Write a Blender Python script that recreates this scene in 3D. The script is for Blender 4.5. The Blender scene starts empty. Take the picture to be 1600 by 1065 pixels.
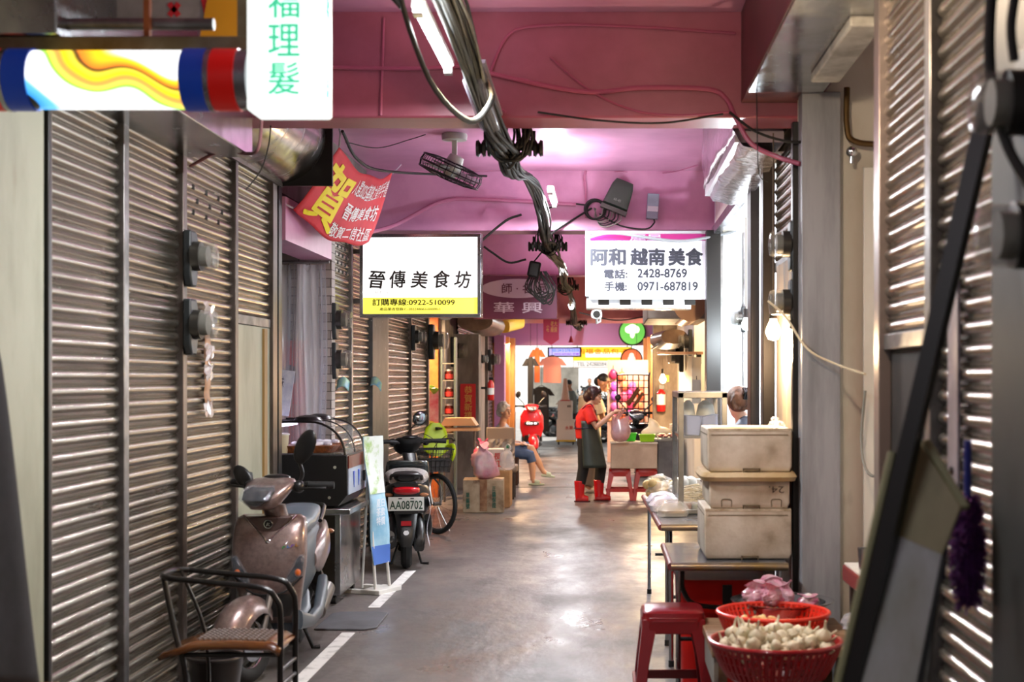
import bpy, math, random
import numpy as np
from mathutils import Vector as V, Matrix
S = bpy.context.scene
COL = S.collection
R = random.Random(7)
PI = math.pi
F = 2222.2          # focal length in pixels of the 1600 wide frame

# ------------------------------------------------------------------ camera, world, sun, exposure
cam_d = bpy.data.cameras.new('camera')
cam_d.lens = 50; cam_d.sensor_width = 36
cam_d.shift_x = -145 / 1600; cam_d.shift_y = 57.5 / 1600
cam_d.clip_end = 300
cam_d.dof.use_dof = True; cam_d.dof.focus_distance = 12.0; cam_d.dof.aperture_fstop = 2.8
cam = bpy.data.objects.new('camera', cam_d); COL.objects.link(cam)
cam.location = (0, 0, 1.65); cam.rotation_euler = (PI / 2, 0, 0)
S.camera = cam
W = bpy.data.worlds.new('world'); S.world = W; W.use_nodes = True
W.node_tree.nodes['Background'].inputs[0].default_value = (0.86, 0.93, 1.0, 1)
W.node_tree.nodes['Background'].inputs[1].default_value = 0.32
S.view_settings.view_transform = 'Standard'; S.view_settings.look = 'None'
S.view_settings.exposure = 0.18; S.view_settings.gamma = 1.0; S.view_settings.use_curve_mapping = False
S.cycles.use_denoising = True
S.cycles.max_bounces = 6; S.cycles.diffuse_bounces = 3; S.cycles.glossy_bounces = 3
S.cycles.transparent_max_bounces = 12; S.cycles.transmission_bounces = 4
S.cycles.sample_clamp_indirect = 6; S.cycles.caustics_reflective = False; S.cycles.caustics_refractive = False

def lamp(name, kind, loc, power, col, rot=(0, 0, 0), **kw):
    d = bpy.data.lights.new(name, kind); d.energy = power; d.color = col
    for k, v in kw.items(): setattr(d, k, v)
    o = bpy.data.objects.new(name, d); COL.objects.link(o); o.location = loc; o.rotation_euler = rot
    return o
COOL = (0.93, 0.97, 1.0); WARM = (1.0, 0.66, 0.36)
lamp('sun', 'SUN', (0, 45, 20), 6.0, (1, .97, .92), (math.radians(38), 0, math.radians(8)), angle=.02)
# the light of the fluorescent tubes hung under the ceiling (those in view are modelled below)
TUBES_AND_FILL = [(-.79, 6.55, 3.17, 135), (-.46, 12.4, 3.20, 310), (-.52, 18.3, 3.05, 200), (-.56, 23.6, 2.8, 120), (-.4, 29.0, 3.2, 110), (-.9, 1.8, 3.3, 38)]  # last two unseen: one added to brighten the far fascia, one behind the camera
for x, y, z, p in TUBES_AND_FILL:
    lamp('tube_and_fill_light', 'AREA', (x, y, z - .04), p * .62, COOL, (0, 0, 0), shape='RECTANGLE', size=.08, size_y=1.2)
    lamp('tube_and_fill_light', 'AREA', (x, y, z + .02), p * .17, COOL, (PI, 0, 0), shape='RECTANGLE', size=.08, size_y=1.2)

def at(px, py, y):
    """the point at depth y that lies on the photograph's pixel"""
    return V(((px - 945) * y / F, y, 1.65 - (py - 590) * y / F))

# ------------------------------------------------------------------ materials
def lin(h):
    if not isinstance(h, str): return tuple(h) + ((1,) if len(h) == 3 else ())
    h = h.lstrip('#'); c = [int(h[i:i + 2], 16) / 255 for i in (0, 2, 4)]
    return tuple((x / 12.92 if x <= .04045 else ((x + .055) / 1.055) ** 2.4) for x in c) + (1,)
MATS = {}
def mat(name, col, rough=.5, metal=0, col2=None, ns=4, det=5, stretch=(1, 1, 1), lo=.4, hi=.65, bump=0, bs=None, emit=0, ecol=None,
        alpha=1, trans=0, coat=0, rvar=0, spec=None, stain=None):
    if name in MATS: return MATS[name]
    m = bpy.data.materials.new(name); m.use_nodes = True; MATS[name] = m
    nt = m.node_tree; N = nt.nodes; L = nt.links; b = N['Principled BSDF']
    b.inputs['Base Color'].default_value = lin(col); b.inputs['Roughness'].default_value = rough
    b.inputs['Metallic'].default_value = metal; b.inputs['Alpha'].default_value = alpha
    b.inputs['Transmission Weight'].default_value = trans; b.inputs['Coat Weight'].default_value = coat
    if spec is not None: b.inputs['Specular IOR Level'].default_value = spec
    if emit:
        b.inputs['Emission Color'].default_value = lin(ecol or col); b.inputs['Emission Strength'].default_value = emit
    if col2 or bump or rvar:
        tc = N.new('ShaderNodeTexCoord'); mp = N.new('ShaderNodeMapping'); mp.inputs['Scale'].default_value = stretch
        L.new(tc.outputs['Object'], mp.inputs[0])
        n = N.new('ShaderNodeTexNoise'); n.inputs['Scale'].default_value = ns; n.inputs['Detail'].default_value = det
        n.inputs['Roughness'].default_value = .62
        L.new(mp.outputs[0], n.inputs['Vector'])
        r = N.new('ShaderNodeMapRange'); r.inputs[1].default_value = lo; r.inputs[2].default_value = hi
        L.new(n.outputs[0], r.inputs[0])
        out = None
        if col2:
            mx = N.new('ShaderNodeMix'); mx.data_type = 'RGBA'
            mx.inputs[6].default_value = lin(col); mx.inputs[7].default_value = lin(col2)
            L.new(r.outputs[0], mx.inputs[0]); out = mx.outputs[2]
        if stain:
            n2 = N.new('ShaderNodeTexNoise'); n2.inputs['Scale'].default_value = stain[1]; n2.inputs['Detail'].default_value = 6
            L.new(mp.outputs[0], n2.inputs['Vector'])
            r2 = N.new('ShaderNodeMapRange'); r2.inputs[1].default_value = stain[2]; r2.inputs[2].default_value = stain[3]
            L.new(n2.outputs[0], r2.inputs[0])
            m2 = N.new('ShaderNodeMix'); m2.data_type = 'RGBA'
            if out: L.new(out, m2.inputs[6])
            else: m2.inputs[6].default_value = lin(col)
            m2.inputs[7].default_value = lin(stain[0]); L.new(r2.outputs[0], m2.inputs[0]); out = m2.outputs[2]
        if out: L.new(out, b.inputs['Base Color'])
        if rvar:
            r3 = N.new('ShaderNodeMapRange'); r3.inputs[1].default_value = .3; r3.inputs[2].default_value = .7
            r3.inputs[3].default_value = max(.02, rough - rvar); r3.inputs[4].default_value = rough + rvar
            L.new(n.outputs[0], r3.inputs[0]); L.new(r3.outputs[0], b.inputs['Roughness'])
        if bump:
            bn = n
            if bs:
                bn = N.new('ShaderNodeTexNoise'); bn.inputs['Scale'].default_value = bs; bn.inputs['Detail'].default_value = 4
                L.new(mp.outputs[0], bn.inputs['Vector'])
            bu = N.new('ShaderNodeBump'); bu.inputs['Strength'].default_value = bump; bu.inputs['Distance'].default_value = .02
            L.new(bn.outputs[0], bu.inputs['Height']); L.new(bu.outputs[0], b.inputs['Normal'])
    return m

# ------------------------------------------------------------------ mesh helpers
class MB:
    def __init__(s): s.v = []; s.f = []
    def add(s, vs, fs):
        k = len(s.v); s.v += [tuple(p) for p in vs]; s.f += [tuple(i + k for i in f) for f in fs]; return s
    def box(s, c, d, rot=None):
        x, y, z = d[0] / 2, d[1] / 2, d[2] / 2
        ps = [V((a * x, b * y, e * z)) for a in (-1, 1) for b in (-1, 1) for e in (-1, 1)]
        if rot is not None: ps = [rot @ p for p in ps]
        return s.add([p + V(c) for p in ps], [(0, 1, 3, 2), (4, 6, 7, 5), (0, 4, 5, 1), (2, 3, 7, 6), (0, 2, 6, 4), (1, 5, 7, 3)])
    def b2(s, a, b):   # box between two corners
        return s.box([(p + q) / 2 for p, q in zip(a, b)], [abs(q - p) for p, q in zip(a, b)])
    def loft(s, rings, cap=True, closed=False):
        n = len(rings[0]); k = len(s.v); fs = []
        for i in range(len(rings) - (0 if closed else 1)):
            a = i * n; b = ((i + 1) % len(rings)) * n
            fs += [(a + j, a + (j + 1) % n, b + (j + 1) % n, b + j) for j in range(n)]
        if cap and not closed:
            fs.append(tuple(range(n))[::-1]); fs.append(tuple((len(rings) - 1) * n + j for j in range(n)))
        return s.add([p for r in rings for p in r], fs)
    def tube(s, pts, r, n=8, closed=False, flat=None):
        pts = [V(p) for p in pts]; m = len(pts)
        rs = r if isinstance(r, (list, tuple)) else [r] * m
        rings = []; t0 = None; u = None
        for i in range(m):
            a = pts[(i - 1) % m] if (i or closed) else pts[i]; b = pts[(i + 1) % m] if (i < m - 1 or closed) else pts[i]
            t = (b - a)
            t = t.normalized() if t.length > 1e-9 else V((0, 0, 1))
            if u is None:
                u = t.cross(V((0, 0, 1)));
                if u.length < .05: u = t.cross(V((1, 0, 0)))
                u.normalize()
            else:
                u = (u - t * u.dot(t)).normalized()
            w = t.cross(u)
            q = flat or 1
            rings.append([pts[i] + (u * math.cos(2 * PI * j / n) + w * q * math.sin(2 * PI * j / n)) * rs[i] for j in range(n)])
        return s.loft(rings, True, closed)
    def cyl(s, a, b, r, n=16, r2=None): return s.tube([a, b], [r, r if r2 is None else r2], n)
    def lathe(s, prof, c=(0, 0, 0), n=24, axis='z', cap=True):
        rings = []
        for r, h in prof:
            ring = []
            for j in range(n):
                a = 2 * PI * j / n; x, y = r * math.cos(a), r * math.sin(a)
                p = {'z': (x, y, h), 'x': (h, x, y), 'y': (y, h, x)}[axis]
                ring.append(V(c) + V(p))
            rings.append(ring)
        return s.loft(rings, cap)
    def ell(s, c, r, n=14, m=9, rot=None):
        if not isinstance(r, (tuple, list)): r = (r, r, r)
        rings = []
        for i in range(m):
            t = PI * (i + .02) / (m - .96) if 0 else PI * (.02 + .96 * i / (m - 1))
            ring = []
            for j in range(n):
                a = 2 * PI * j / n
                p = V((r[0] * math.sin(t) * math.cos(a), r[1] * math.sin(t) * math.sin(a), -r[2] * math.cos(t)))
                ring.append(V(c) + (rot @ p if rot is not None else p))
            rings.append(ring)
        return s.loft(rings)
    def torus(s, c, R0, r, axis='x', n=28, m=8, flat=1):
        pts = []
        rings = []
        for i in range(n):
            a = 2 * PI * i / n; ring = []
            for j in range(m):
                b = 2 * PI * j / m; q = R0 + r * math.cos(b); h = r * flat * math.sin(b)
                p = {'x': (h, q * math.cos(a), q * math.sin(a)), 'y': (q * math.cos(a), h, q * math.sin(a)), 'z': (q * math.cos(a), q * math.sin(a), h)}[axis]
                ring.append(V(c) + V(p))
            rings.append(ring)
        return s.loft(rings, closed=True)
    def sec(s, secs, n=20, axis='z'):
        """loft of super-ellipse sections: (centre, half a, half b, power); sections lie across the axis"""
        rings = []
        for c, a, b, p in secs:
            ring = []
            for j in range(n):
                t = 2 * PI * j / n; cx, sx = math.cos(t), math.sin(t)
                x = a * math.copysign(abs(cx) ** (2 / p), cx); y = b * math.copysign(abs(sx) ** (2 / p), sx)
                q = {'z': (x, y, 0), 'y': (x, 0, y), 'x': (0, x, y)}[axis]
                ring.append(V(c) + V(q))
            rings.append(ring)
        return s.loft(rings)
    def grid(s, fn, nu, nv):
        k = []
        for i in range(nu + 1):
            for j in range(nv + 1): k.append(fn(i / nu, j / nv))
        w = nv + 1
        return s.add(k, [(i * w + j, (i + 1) * w + j, (i + 1) * w + j + 1, i * w + j + 1) for i in range(nu) for j in range(nv)])
    def prism(s, poly, axis, d0, d1):
        """poly: 2-D points; axis 'y' -> (x,z) outline run from d0 to d1, etc."""
        def P(q, d): return {'y': (q[0], d, q[1]), 'x': (d, q[0], q[1]), 'z': (q[0], q[1], d)}[axis]
        return s.loft([[P(q, d0) for q in poly], [P(q, d1) for q in poly]])
    def tf(s, M):
        s.v = [tuple(M @ V(p)) for p in s.v]; return s

def fix_normals(me):
    import bmesh
    b = bmesh.new(); b.from_mesh(me); bmesh.ops.recalc_face_normals(b, faces=b.faces); b.to_mesh(me); b.free()
def part(name, mb, m, parent=None, bevel=0, smooth=35, label=None, loc=None, rot=None, solid=0, seg=2):
    me = bpy.data.meshes.new(name); me.from_pydata(mb.v, [], mb.f); fix_normals(me)
    if m is not None: me.materials.append(m)
    o = bpy.data.objects.new(name, me); COL.objects.link(o)
    if smooth:
        me.polygons.foreach_set('use_smooth', [True] * len(me.polygons)); me.set_sharp_from_angle(angle=math.radians(smooth))
    if parent is not None: o.parent = parent
    if label: o['label'] = label
    if loc is not None: o.location = loc
    if rot is not None: o.rotation_euler = rot
    if solid:
        q = o.modifiers.new('thickness', 'SOLIDIFY'); q.thickness = solid; q.offset = 0
    if bevel:
        q = o.modifiers.new('edge', 'BEVEL'); q.width = bevel; q.segments = seg; q.limit_method = 'ANGLE'; q.angle_limit = .6
    return o
def tag(o, label, cat, group=None, kind=None):
    o['label'] = label; o['category'] = cat
    if group: o['group'] = group
    if kind: o['kind'] = kind
    return o
def thing(name, label, cat, loc=(0, 0, 0), rz=0, group=None):
    o = bpy.data.objects.new(name, None); o.empty_display_size = .1; COL.objects.link(o)
    o.location = loc; o.rotation_euler = (0, 0, rz)
    return tag(o, label, cat, group)
def solo(name, mb, m, label, cat, group=None, loc=(0, 0, 0), rot=None, **kw):
    return tag(part(name, mb, m, loc=loc, rot=rot, **kw), label, cat, group)
def struct(name, mb, m, **kw):
    o = part(name, mb, m, **kw); o['kind'] = 'structure'; return o
def copy_tree(o, parent=None):
    c = o.copy(); COL.objects.link(c)
    if parent is not None: c.parent = parent
    for k in list(o.children): copy_tree(k, c)
    return c
def clone(o, loc, rz=None, label=None, scale=None):
    c = copy_tree(o); c.location = loc
    if rz is not None: c.rotation_euler = (0, 0, rz)
    if label: c['label'] = label
    if scale: c.scale = scale
    return c
def bake(o):
    """keep the evaluated mesh of an object in place of its modifiers"""
    dg = bpy.context.evaluated_depsgraph_get()
    me = bpy.data.meshes.new_from_object(o.evaluated_get(dg)); o.modifiers.clear(); o.data = me; return o
def blob(name, mb, m, parent, voxel=.012, smooth=4, label=None):
    """one continuous skin over overlapping closed shapes"""
    o = part(name, mb, m, None, smooth=0)
    q = o.modifiers.new('r', 'REMESH'); q.mode = 'VOXEL'; q.voxel_size = voxel
    q = o.modifiers.new('s', 'SMOOTH'); q.factor = .5; q.iterations = smooth
    bake(o); me = o.data
    me.polygons.foreach_set('use_smooth', [True] * len(me.polygons))
    o.parent = parent
    if label: o['label'] = label
    return o
FONT = bpy.data.curves.new('lettering', 'FONT')
FOB = bpy.data.objects.new('lettering', FONT); COL.objects.link(FOB)
def text(body, m, parent, c, w=None, h=None, rot=(PI / 2, 0, 0), bold=0, ext=.0008, warp=None, name='lettering', spacing=1.0, shear=0, line=1.0):
    FONT.body = body; FONT.offset = 0; FONT.extrude = 0; FONT.space_character = spacing; FONT.resolution_u = 3; FONT.shear = shear; FONT.space_line = line
    FONT.align_x = 'CENTER'
    dg = bpy.context.evaluated_depsgraph_get(); dg.update()
    me = bpy.data.meshes.new_from_object(FOB.evaluated_get(dg))
    n = len(me.vertices)
    if n == 0: return None
    a = np.empty(n * 3, dtype=np.float32); me.vertices.foreach_get('co', a); a = a.reshape(-1, 3)
    lo, hi = a.min(0), a.max(0); a = a - (lo + hi) / 2; d = hi - lo
    if bold:   # heavier strokes: the same outlines laid over each other, shifted a little each way
        fs = [tuple(q.vertices) for q in me.polygons]; st = []; ff = []
        for k in range(7):
            off = np.array([0, 0, 0] if k == 6 else [bold * math.cos(k * PI / 3), bold * math.sin(k * PI / 3), k * .0006], dtype=np.float32)
            st.append(a + off); ff += [tuple(i + k * n for i in f) for f in fs]
        a = np.concatenate(st); me = bpy.data.meshes.new(name); me.from_pydata([tuple(map(float, p)) for p in a], [], ff); d = d + np.array([2 * bold, 2 * bold, 0])
    sx = (w / d[0]) if w else None; sy = (h / d[1]) if h else None
    sx = sx or sy; sy = sy or sx
    a[:, 0] *= sx; a[:, 1] *= sy
    if warp:
        a = np.array([tuple(warp(p[0], p[1])) for p in a], dtype=np.float32)
    me.vertices.foreach_set('co', a.astype(np.float32).ravel()); me.update()
    me.materials.clear(); me.materials.append(m)
    o = bpy.data.objects.new(name, me); COL.objects.link(o)
    if parent is not None: o.parent = parent
    if not warp: o.location = c; o.rotation_euler = rot
    return o
def arc(c, r, a0, a1, n, plane='xz', k=1):
    out = []
    for i in range(n + 1):
        a = math.radians(a0 + (a1 - a0) * i / n); x, y = r * math.cos(a), r * k * math.sin(a)
        out.append(V(c) + V({'xz': (x, 0, y), 'xy': (x, y, 0), 'yz': (0, x, y)}[plane]))
    return out
def smooth_path(pts, n=6):
    """Catmull-Rom through the points"""
    P = [V(p) for p in pts]; P = [P[0] * 2 - P[1]] + P + [P[-1] * 2 - P[-2]]; out = []
    for i in range(1, len(P) - 2):
        for k in range(n):
            t = k / n; a, b, c, d = P[i - 1:i + 3]
            out.append(.5 * ((2 * b) + (c - a) * t + (2 * a - 5 * b + 4 * c - d) * t * t + (3 * b - a - 3 * c + d) * t ** 3))
    out.append(P[-2]); return out
def cable(pts, r, m, label, group=None, name='cable', n=6, cat='cable'):
    pts = [V(p) for p in pts]; o = pts[0].copy()
    return solo(name, MB().tube([p - o for p in smooth_path(pts)], r, n), m, label, cat, group, loc=o)
# ------------------------------------------------------------------ shared materials
M_FLOOR = mat('polished concrete', '#766e6b', .38, 0, '#4d4846', 1.6, 8, (1, .55, 1), .35, .68, bump=.45, bs=7, rvar=.16, stain=('#3f3a39', .8, .52, .75))
M_PINK = mat('pink gloss paint', '#d596b8', .28, 0, '#c180a4', 2.2, 6, (1, 1, 1), .4, .7, bump=.08, bs=14)
M_ROSE = mat('rose red gloss paint', '#a25468', .36, 0, '#8e4454', 1.6, 6, bump=.06, bs=12)  # darker, redder tone for the first beam alone
M_SHUT = mat('worn galvanised slats', '#a09a8e', .24, .9, '#787166', 1.3, 6, (1, .6, 6), .4, .75, rvar=.05, stain=('#5d5048', 1.6, .6, .85))
M_STEEL = mat('stainless steel', '#b9bcc0', .22, 1, '#9a9da3', 3, 5, rvar=.1, bump=.1, bs=3)
M_STEELD = mat('dull steel', '#8d8b8a', .42, .85, '#6b6866', 6, 6, rvar=.1)
M_POST = mat('brown steel post', '#6d635d', .4, .7, '#4c443f', 7, 5, (1, 1, .3))
M_BLACK = mat('black steel', '#1b1a1a', .38, .3)
M_BLKP = mat('black plastic', '#131314', .35)
M_RUB = mat('black rubber', '#101010', .75)
M_CABLE = mat('black cable sheath', '#0f0e0b', .7, 0, '#221e17', 12)
M_PALE = mat('pale grey green paint', '#a3a793', .5, 0, '#83856f', 3.0, 6, (1, 1, .35), .45, .75, stain=('#7b6a3e', 4, .64, .8))
M_CREAM = mat('cream wall paint', '#efe9dc', .6, 0, '#ddd2bf', 3, 6, (1, 1, .4), .45, .75, stain=('#6a5534', 3.5, .63, .8))
M_CONC = mat('grimy grey plaster', '#8b8480', .7, 0, '#5f5854', 3, 6, (1, 1, .4))
M_WHITE = mat('white wall tiles', '#e9edf0', .35)
M_GLASS = mat('clear glass', '#c8ccd0', .03, 0, alpha=.07, spec=.8)
M_PLAST = mat('clear plastic sheet', '#f4f6ff', .12, 0, alpha=.3, spec=.8)
M_BROWN = mat('dark varnished wood', '#4a2a1a', .35, 0, '#2f190f', 8, 5, (6, 1, 1))
M_PLANK = mat('weathered plank', '#a8967f', .6, 0, '#84705a', 4, 7, (8, 8, .6), stain=('#67747e', 2.2, .6, .7))
M_PURP = mat('purple sheet metal', '#a06fa0', .4)
def glow(name, col, s): return mat(name, col, .4, 0, emit=s)

# ------------------------------------------------------------------ the setting
Y1 = 31.5
def boxes(*bs):
    mb = MB()
    for a, b in bs: mb.b2(a, b)
    return mb
struct('floor', boxes(((-3.4, -5, -.1), (3.0, 34, 0))), M_FLOOR)
for i, (a, b) in enumerate([(3.5, 9.2), (10.2, 12.15)]):
    struct('floor_marking', boxes(((-1.70, a, .001), (-1.615, b, .004))), mat('white road paint', '#d9d6d2', .6, 0, '#8f8a86', 6, 6, lo=.5, hi=.7))
for i, yy in enumerate((21.4, 24.6)):
    struct('floor_groove', boxes(((-1.6, yy, .0005), (1.0, yy + .12, .002))), mat('dark joint', '#2a2627', .6))
struct('ground', boxes(((-40, 34, -.12), (40, 90, -.02))), mat('street asphalt', '#b5b2ae', .8, 0, '#8f8c89', 2))
struct('ceiling', boxes(((-3.4, -5, 3.62), (3.0, 31.5, 3.85))), M_PINK)
struct('wall_left', boxes(((-2.45, -5, 0), (-2.27, 9.78, 3.62)), ((-2.45, 9.78, 2.95), (-2.27, 11.45, 3.62)), ((-2.45, 11.6, 0), (-2.27, 18.0, 3.62)),
                          ((-2.45, 18.0, 2.62), (-2.27, 19.7, 3.62)), ((-2.45, 19.7, 0), (-2.27, Y1, 3.62)),
                          ((-3.3, 9.6, 0), (-3.2, 11.6, 3.62)), ((-3.2, 9.7, 0), (-2.45, 9.78, 3.62)),
                          ((-3.3, 17.9, 0), (-3.2, 19.8, 3.62)), ((-3.2, 17.9, 0), (-2.45, 18.0, 3.62)), ((-3.2, 19.7, 0), (-2.45, 19.8, 3.62))), M_CONC)
struct('wall_right', boxes(((1.10, -5, 0), (1.25, 5.45, 3.62)), ((1.95, 5.3, 0), (2.1, 7.6, 3.62)), ((1.25, 5.3, 0), (1.95, 5.45, 3.62)), ((1.03, 7.50, 0), (1.95, 7.6, 3.62)),
                           ((1.08, 7.6, 0), (1.25, 8.95, 3.62)), ((1.03, 8.95, 3.0), (1.2, 13.25, 3.62)),
                           ((1.10, 13.35, 0), (1.25, 15.6, 3.62)), ((1.10, 15.6, 2.7), (1.25, 17.5, 3.62)), ((1.10, 17.5, 0), (1.25, Y1, 3.62)),
                           ((2.0, 15.5, 0), (2.1, 17.6, 3.62)), ((1.25, 17.5, 0), (2.0, 17.6, 3.62))), M_CREAM)
struct('wall_shop', boxes(((2.3, 8.9, 0), (2.4, 13.35, 3.62)), ((1.03, 13.25, 0), (2.3, 13.35, 3.62)), ((1.25, 8.9, 0), (2.3, 8.97, 3.62))), M_WHITE)
struct('wall_end', boxes(((-3.4, Y1 - .15, 2.95), (3.0, Y1, 3.62)), ((-3.4, Y1 - .15, 0), (-2.27, Y1, 3.0)), ((1.25, Y1 - .15, 0), (3.0, Y1, 3.0))), M_CONC)
struct('beam_1', boxes(((-2.3, 7.66, 3.05), (1.10, 8.0, 3.63))), M_ROSE, bevel=.012)
struct('beam_2', boxes(((-2.3, 13.55, 3.05), (1.3, 13.9, 3.63))), M_PINK, bevel=.012)
struct('beam_3', boxes(((-2.3, 19.45, 3.05), (1.3, 19.8, 3.63))), M_PINK, bevel=.012)
struct('beam_4', boxes(((-2.3, 25.35, 2.71), (1.3, 27.7, 3.63))), mat('salmon pink paint', '#d9848a', .35, 0, '#c66f76', 2), bevel=.012)
# left face of the ceiling bulkhead above the right-hand shutters, sheathed below in stainless sheet
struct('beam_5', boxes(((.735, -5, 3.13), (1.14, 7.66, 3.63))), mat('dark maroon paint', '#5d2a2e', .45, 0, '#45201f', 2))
struct('trim_1', boxes(((.74, 2.0, 3.115), (1.12, 7.3, 3.129))), mat('dented stainless sheet', '#c3c6c9', .2, 1, '#8f9296', 2.2, 6, rvar=.12, bump=.5, bs=2.2))

# posts between the shutters, door leaves and jambs, all standing on the floor
def post(n, x0, x1, y0, y1, z1, m, z0=0): return struct('trim_%d' % n, boxes(((x0, y0, z0), (x1, y1, z1))), m, bevel=.004)
k = 2
for y, w, m in ((5.66, .07, M_POST), (6.58, .07, M_STEELD), (7.50, .07, M_POST), (8.56, .06, M_POST), (9.55, .12, M_POST), (9.70, .10, M_BLACK),
                (11.52, .1, M_POST), (12.48, .06, M_STEELD), (14.5, .09, M_STEELD), (16.3, .06, M_POST), (17.9, .1, M_POST), (19.78, .1, M_STEELD), (25.0, .12, M_STEELD), (27.0, .12, M_POST)):
    post(k, -2.3, -2.212, y - w / 2, y + w / 2, 2.98, m); k += 1
post(k, -2.3, -2.205, 13.52, 14.45, 3.0, mat('charcoal painted post', '#4e4d4c', .5, 0, '#3c3b3a', 5, stain=('#b9b6b0', 14, .68, .72))); k += 1
post(k, -2.3, -2.19, 5.60, 5.63, 3.0, M_BLACK); k += 1
# pale wall panels nearest the camera
post(k, -2.3, -2.2, 5.10, 5.58, 3.05, M_PALE); k += 1
post(k, -2.3, -2.16, 4.2, 5.04, 3.05, M_PALE); k += 1
# right side
post(k, 1.04, 1.1, 5.40, 5.5, 3.13, mat('pinkish steel jamb', '#a79a95', .35, .7)); k += 1
post(k, 1.04, 1.1, 4.55, 4.63, 3.13, M_STEELD); k += 1
post(k, 1.03, 1.1, 2.6, 3.79, 3.13, mat('dark grey steel post', '#2f3331', .55, .1, '#232625', 5)); k += 1
post(k, 1.02, 1.22, 7.36, 7.5, 3.13, mat('grey steel pillar', '#a3a3a6', .5, .15, '#88888a', 3, 6, (3, 3, .4))); k += 1
post(k, .99, 1.03, 7.50, 7.56, 3.0, M_BLACK); k += 1
post(k, .985, 1.06, 8.86, 9.0, 3.0, mat('dark bronze frame', '#2a2321', .35, .5)); k += 1
post(k, 1.0, 1.06, 9.75, 9.98, 3.0, mat('dark bronze frame', '#2a2321', .35, .5)); k += 1
post(k, .93, 1.06, 13.0, 13.25, 3.0, M_BLACK); k += 1
post(k, 1.03, 1.09, 13.1, 13.24, 3.0, M_STEELD); k += 1
post(k, 1.28, 1.30, 13.18, 13.24, 3.0, M_STEELD); k += 1
struct('door_1', boxes(((-2.27, 8.6, 0), (-2.235, 9.5, 1.98))), M_PALE, bevel=.004)
struct('trim_%d' % k, boxes(((-2.235, 9.28, 0), (-2.22, 9.36, 1.97))), mat('ochre wooden strip', '#9a7c4c', .6)); k += 1
struct('door_2', boxes(((1.5, 7.44, .02), (1.93, 7.49, 2.9))), M_CREAM, bevel=.004)
struct('trim_%d' % k, boxes(((1.35, 7.42, .02), (1.93, 7.44, 2.75))), M_CREAM, bevel=.004); k += 1
# low opening under the near right shutter: recess darkness put into a flat panel's colour
struct('dark_recess_panel', boxes(((1.085, 4.64, 0), (1.099, 5.4, 1.75))), mat('dark recess panel', '#2c2723', .6, 0, '#1c1815', 5))
# wall panels and bits of frontage farther down, left: brick pier facing the camera
def brick_mat():
    m = bpy.data.materials.new('grey stacked stone'); m.use_nodes = True; nt = m.node_tree; b = nt.nodes['Principled BSDF']
    tc = nt.nodes.new('ShaderNodeTexCoord'); mp = nt.nodes.new('ShaderNodeMapping'); mp.inputs['Rotation'].default_value = (PI / 2, 0, 0)
    br = nt.nodes.new('ShaderNodeTexBrick'); br.inputs['Scale'].default_value = 1; br.inputs['Brick Width'].default_value = .17; br.inputs['Row Height'].default_value = .07
    br.inputs['Mortar Size'].default_value = .004; br.inputs['Color1'].default_value = lin('#b5aca6'); br.inputs['Color2'].default_value = lin('#8d8580'); br.inputs['Mortar'].default_value = lin('#5d5652')
    nt.links.new(tc.outputs['Object'], mp.inputs[0]); nt.links.new(mp.outputs[0], br.inputs[0]); nt.links.new(br.outputs[0], b.inputs['Base Color'])
    bu = nt.nodes.new('ShaderNodeBump'); bu.inputs['Strength'].default_value = .5; bu.invert = True; nt.links.new(br.outputs[1], bu.inputs['Height']); nt.links.new(bu.outputs[0], b.inputs['Normal'])
    b.inputs['Roughness'].default_value = .7; return m
struct('wall_brick', boxes(((-3.2, 11.46, 0), (-2.2, 11.6, 2.95))), brick_mat())
struct('roof', boxes(((-2.3, 31.34, 2.72), (1.33, 35.5, 2.82))), mat('dark canopy sheet', '#3a3736', .6))
struct('wall_beyond', boxes(((-40, 70, -.1), (40, 71, 22))), mat('pale facade across the street', '#f2f2f0', .8))

# ------------------------------------------------------------------ roller shutters
def shutter(side, x, y0, y1, z0, z1, label, punched=0, group='roller shutters', pitch=.0684, m=None):
    """side +1: the left wall, facing +x; -1: the right wall"""
    root = thing('roller_shutter', label, 'shutter', (x, (y0 + y1) / 2, z0), 0, None)
    h = (y1 - y0) / 2; n = int((z1 - z0 - .06) / pitch); mb = MB(); ny = 8
    prof = [(0, .0), (.06, .004), (.16, .0125), (.34, .0185), (.52, .0165), (.66, .009), (.73, -.003), (.81, .0065), (.88, .0075), (.95, -.003)]
    zs = []
    for i in range(n):
        for t, d in prof: zs.append((.06 + (i + t) * pitch, d))
    zs.append((.06 + n * pitch, 0))
    rr = random.Random(int(y0 * 100))
    wob = [[rr.uniform(-.00045, .00045) for _ in range(n + 1)] for _ in range(ny + 1)]
    vs = []; fs = []
    for a, (z, d) in enumerate(zs):
        for j in range(ny + 1):
            vs.append((side * (d + wob[j][a // len(prof)]), -h + 2 * h * j / ny, z))
    w = ny + 1
    fs = [(a * w + j, a * w + j + 1, (a + 1) * w + j + 1, (a + 1) * w + j) for a in range(len(zs) - 1) for j in range(ny)]
    mb.add(vs, fs)
    c = part('slat_curtain', mb, m or M_SHUT, root, smooth=50)
    part('bottom_bar', MB().box((side * .004, 0, .03), (.035, 2 * h, .06)), M_STEELD, root, bevel=.005)
    if punched:
        hb = MB()
        for i in range(punched):
            zc = .06 + (n - 1 - i - (4 if side > 0 and punched < 5 else 0) + .36) * pitch
            for q in range(3 if punched < 5 else 4):
                yy = -h + 2 * h * (q + .7 + (.3 if i % 2 else 0)) / (3.9 if punched < 5 else 4.9)
                hb.box((side * .0185, yy, zc), (.003, .035 if punched < 5 else .05, .028))
        part('vent_slot', hb, mat('slot shadow', '#0d0c0b', .9), c)
    return root
XL = -2.25
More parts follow.
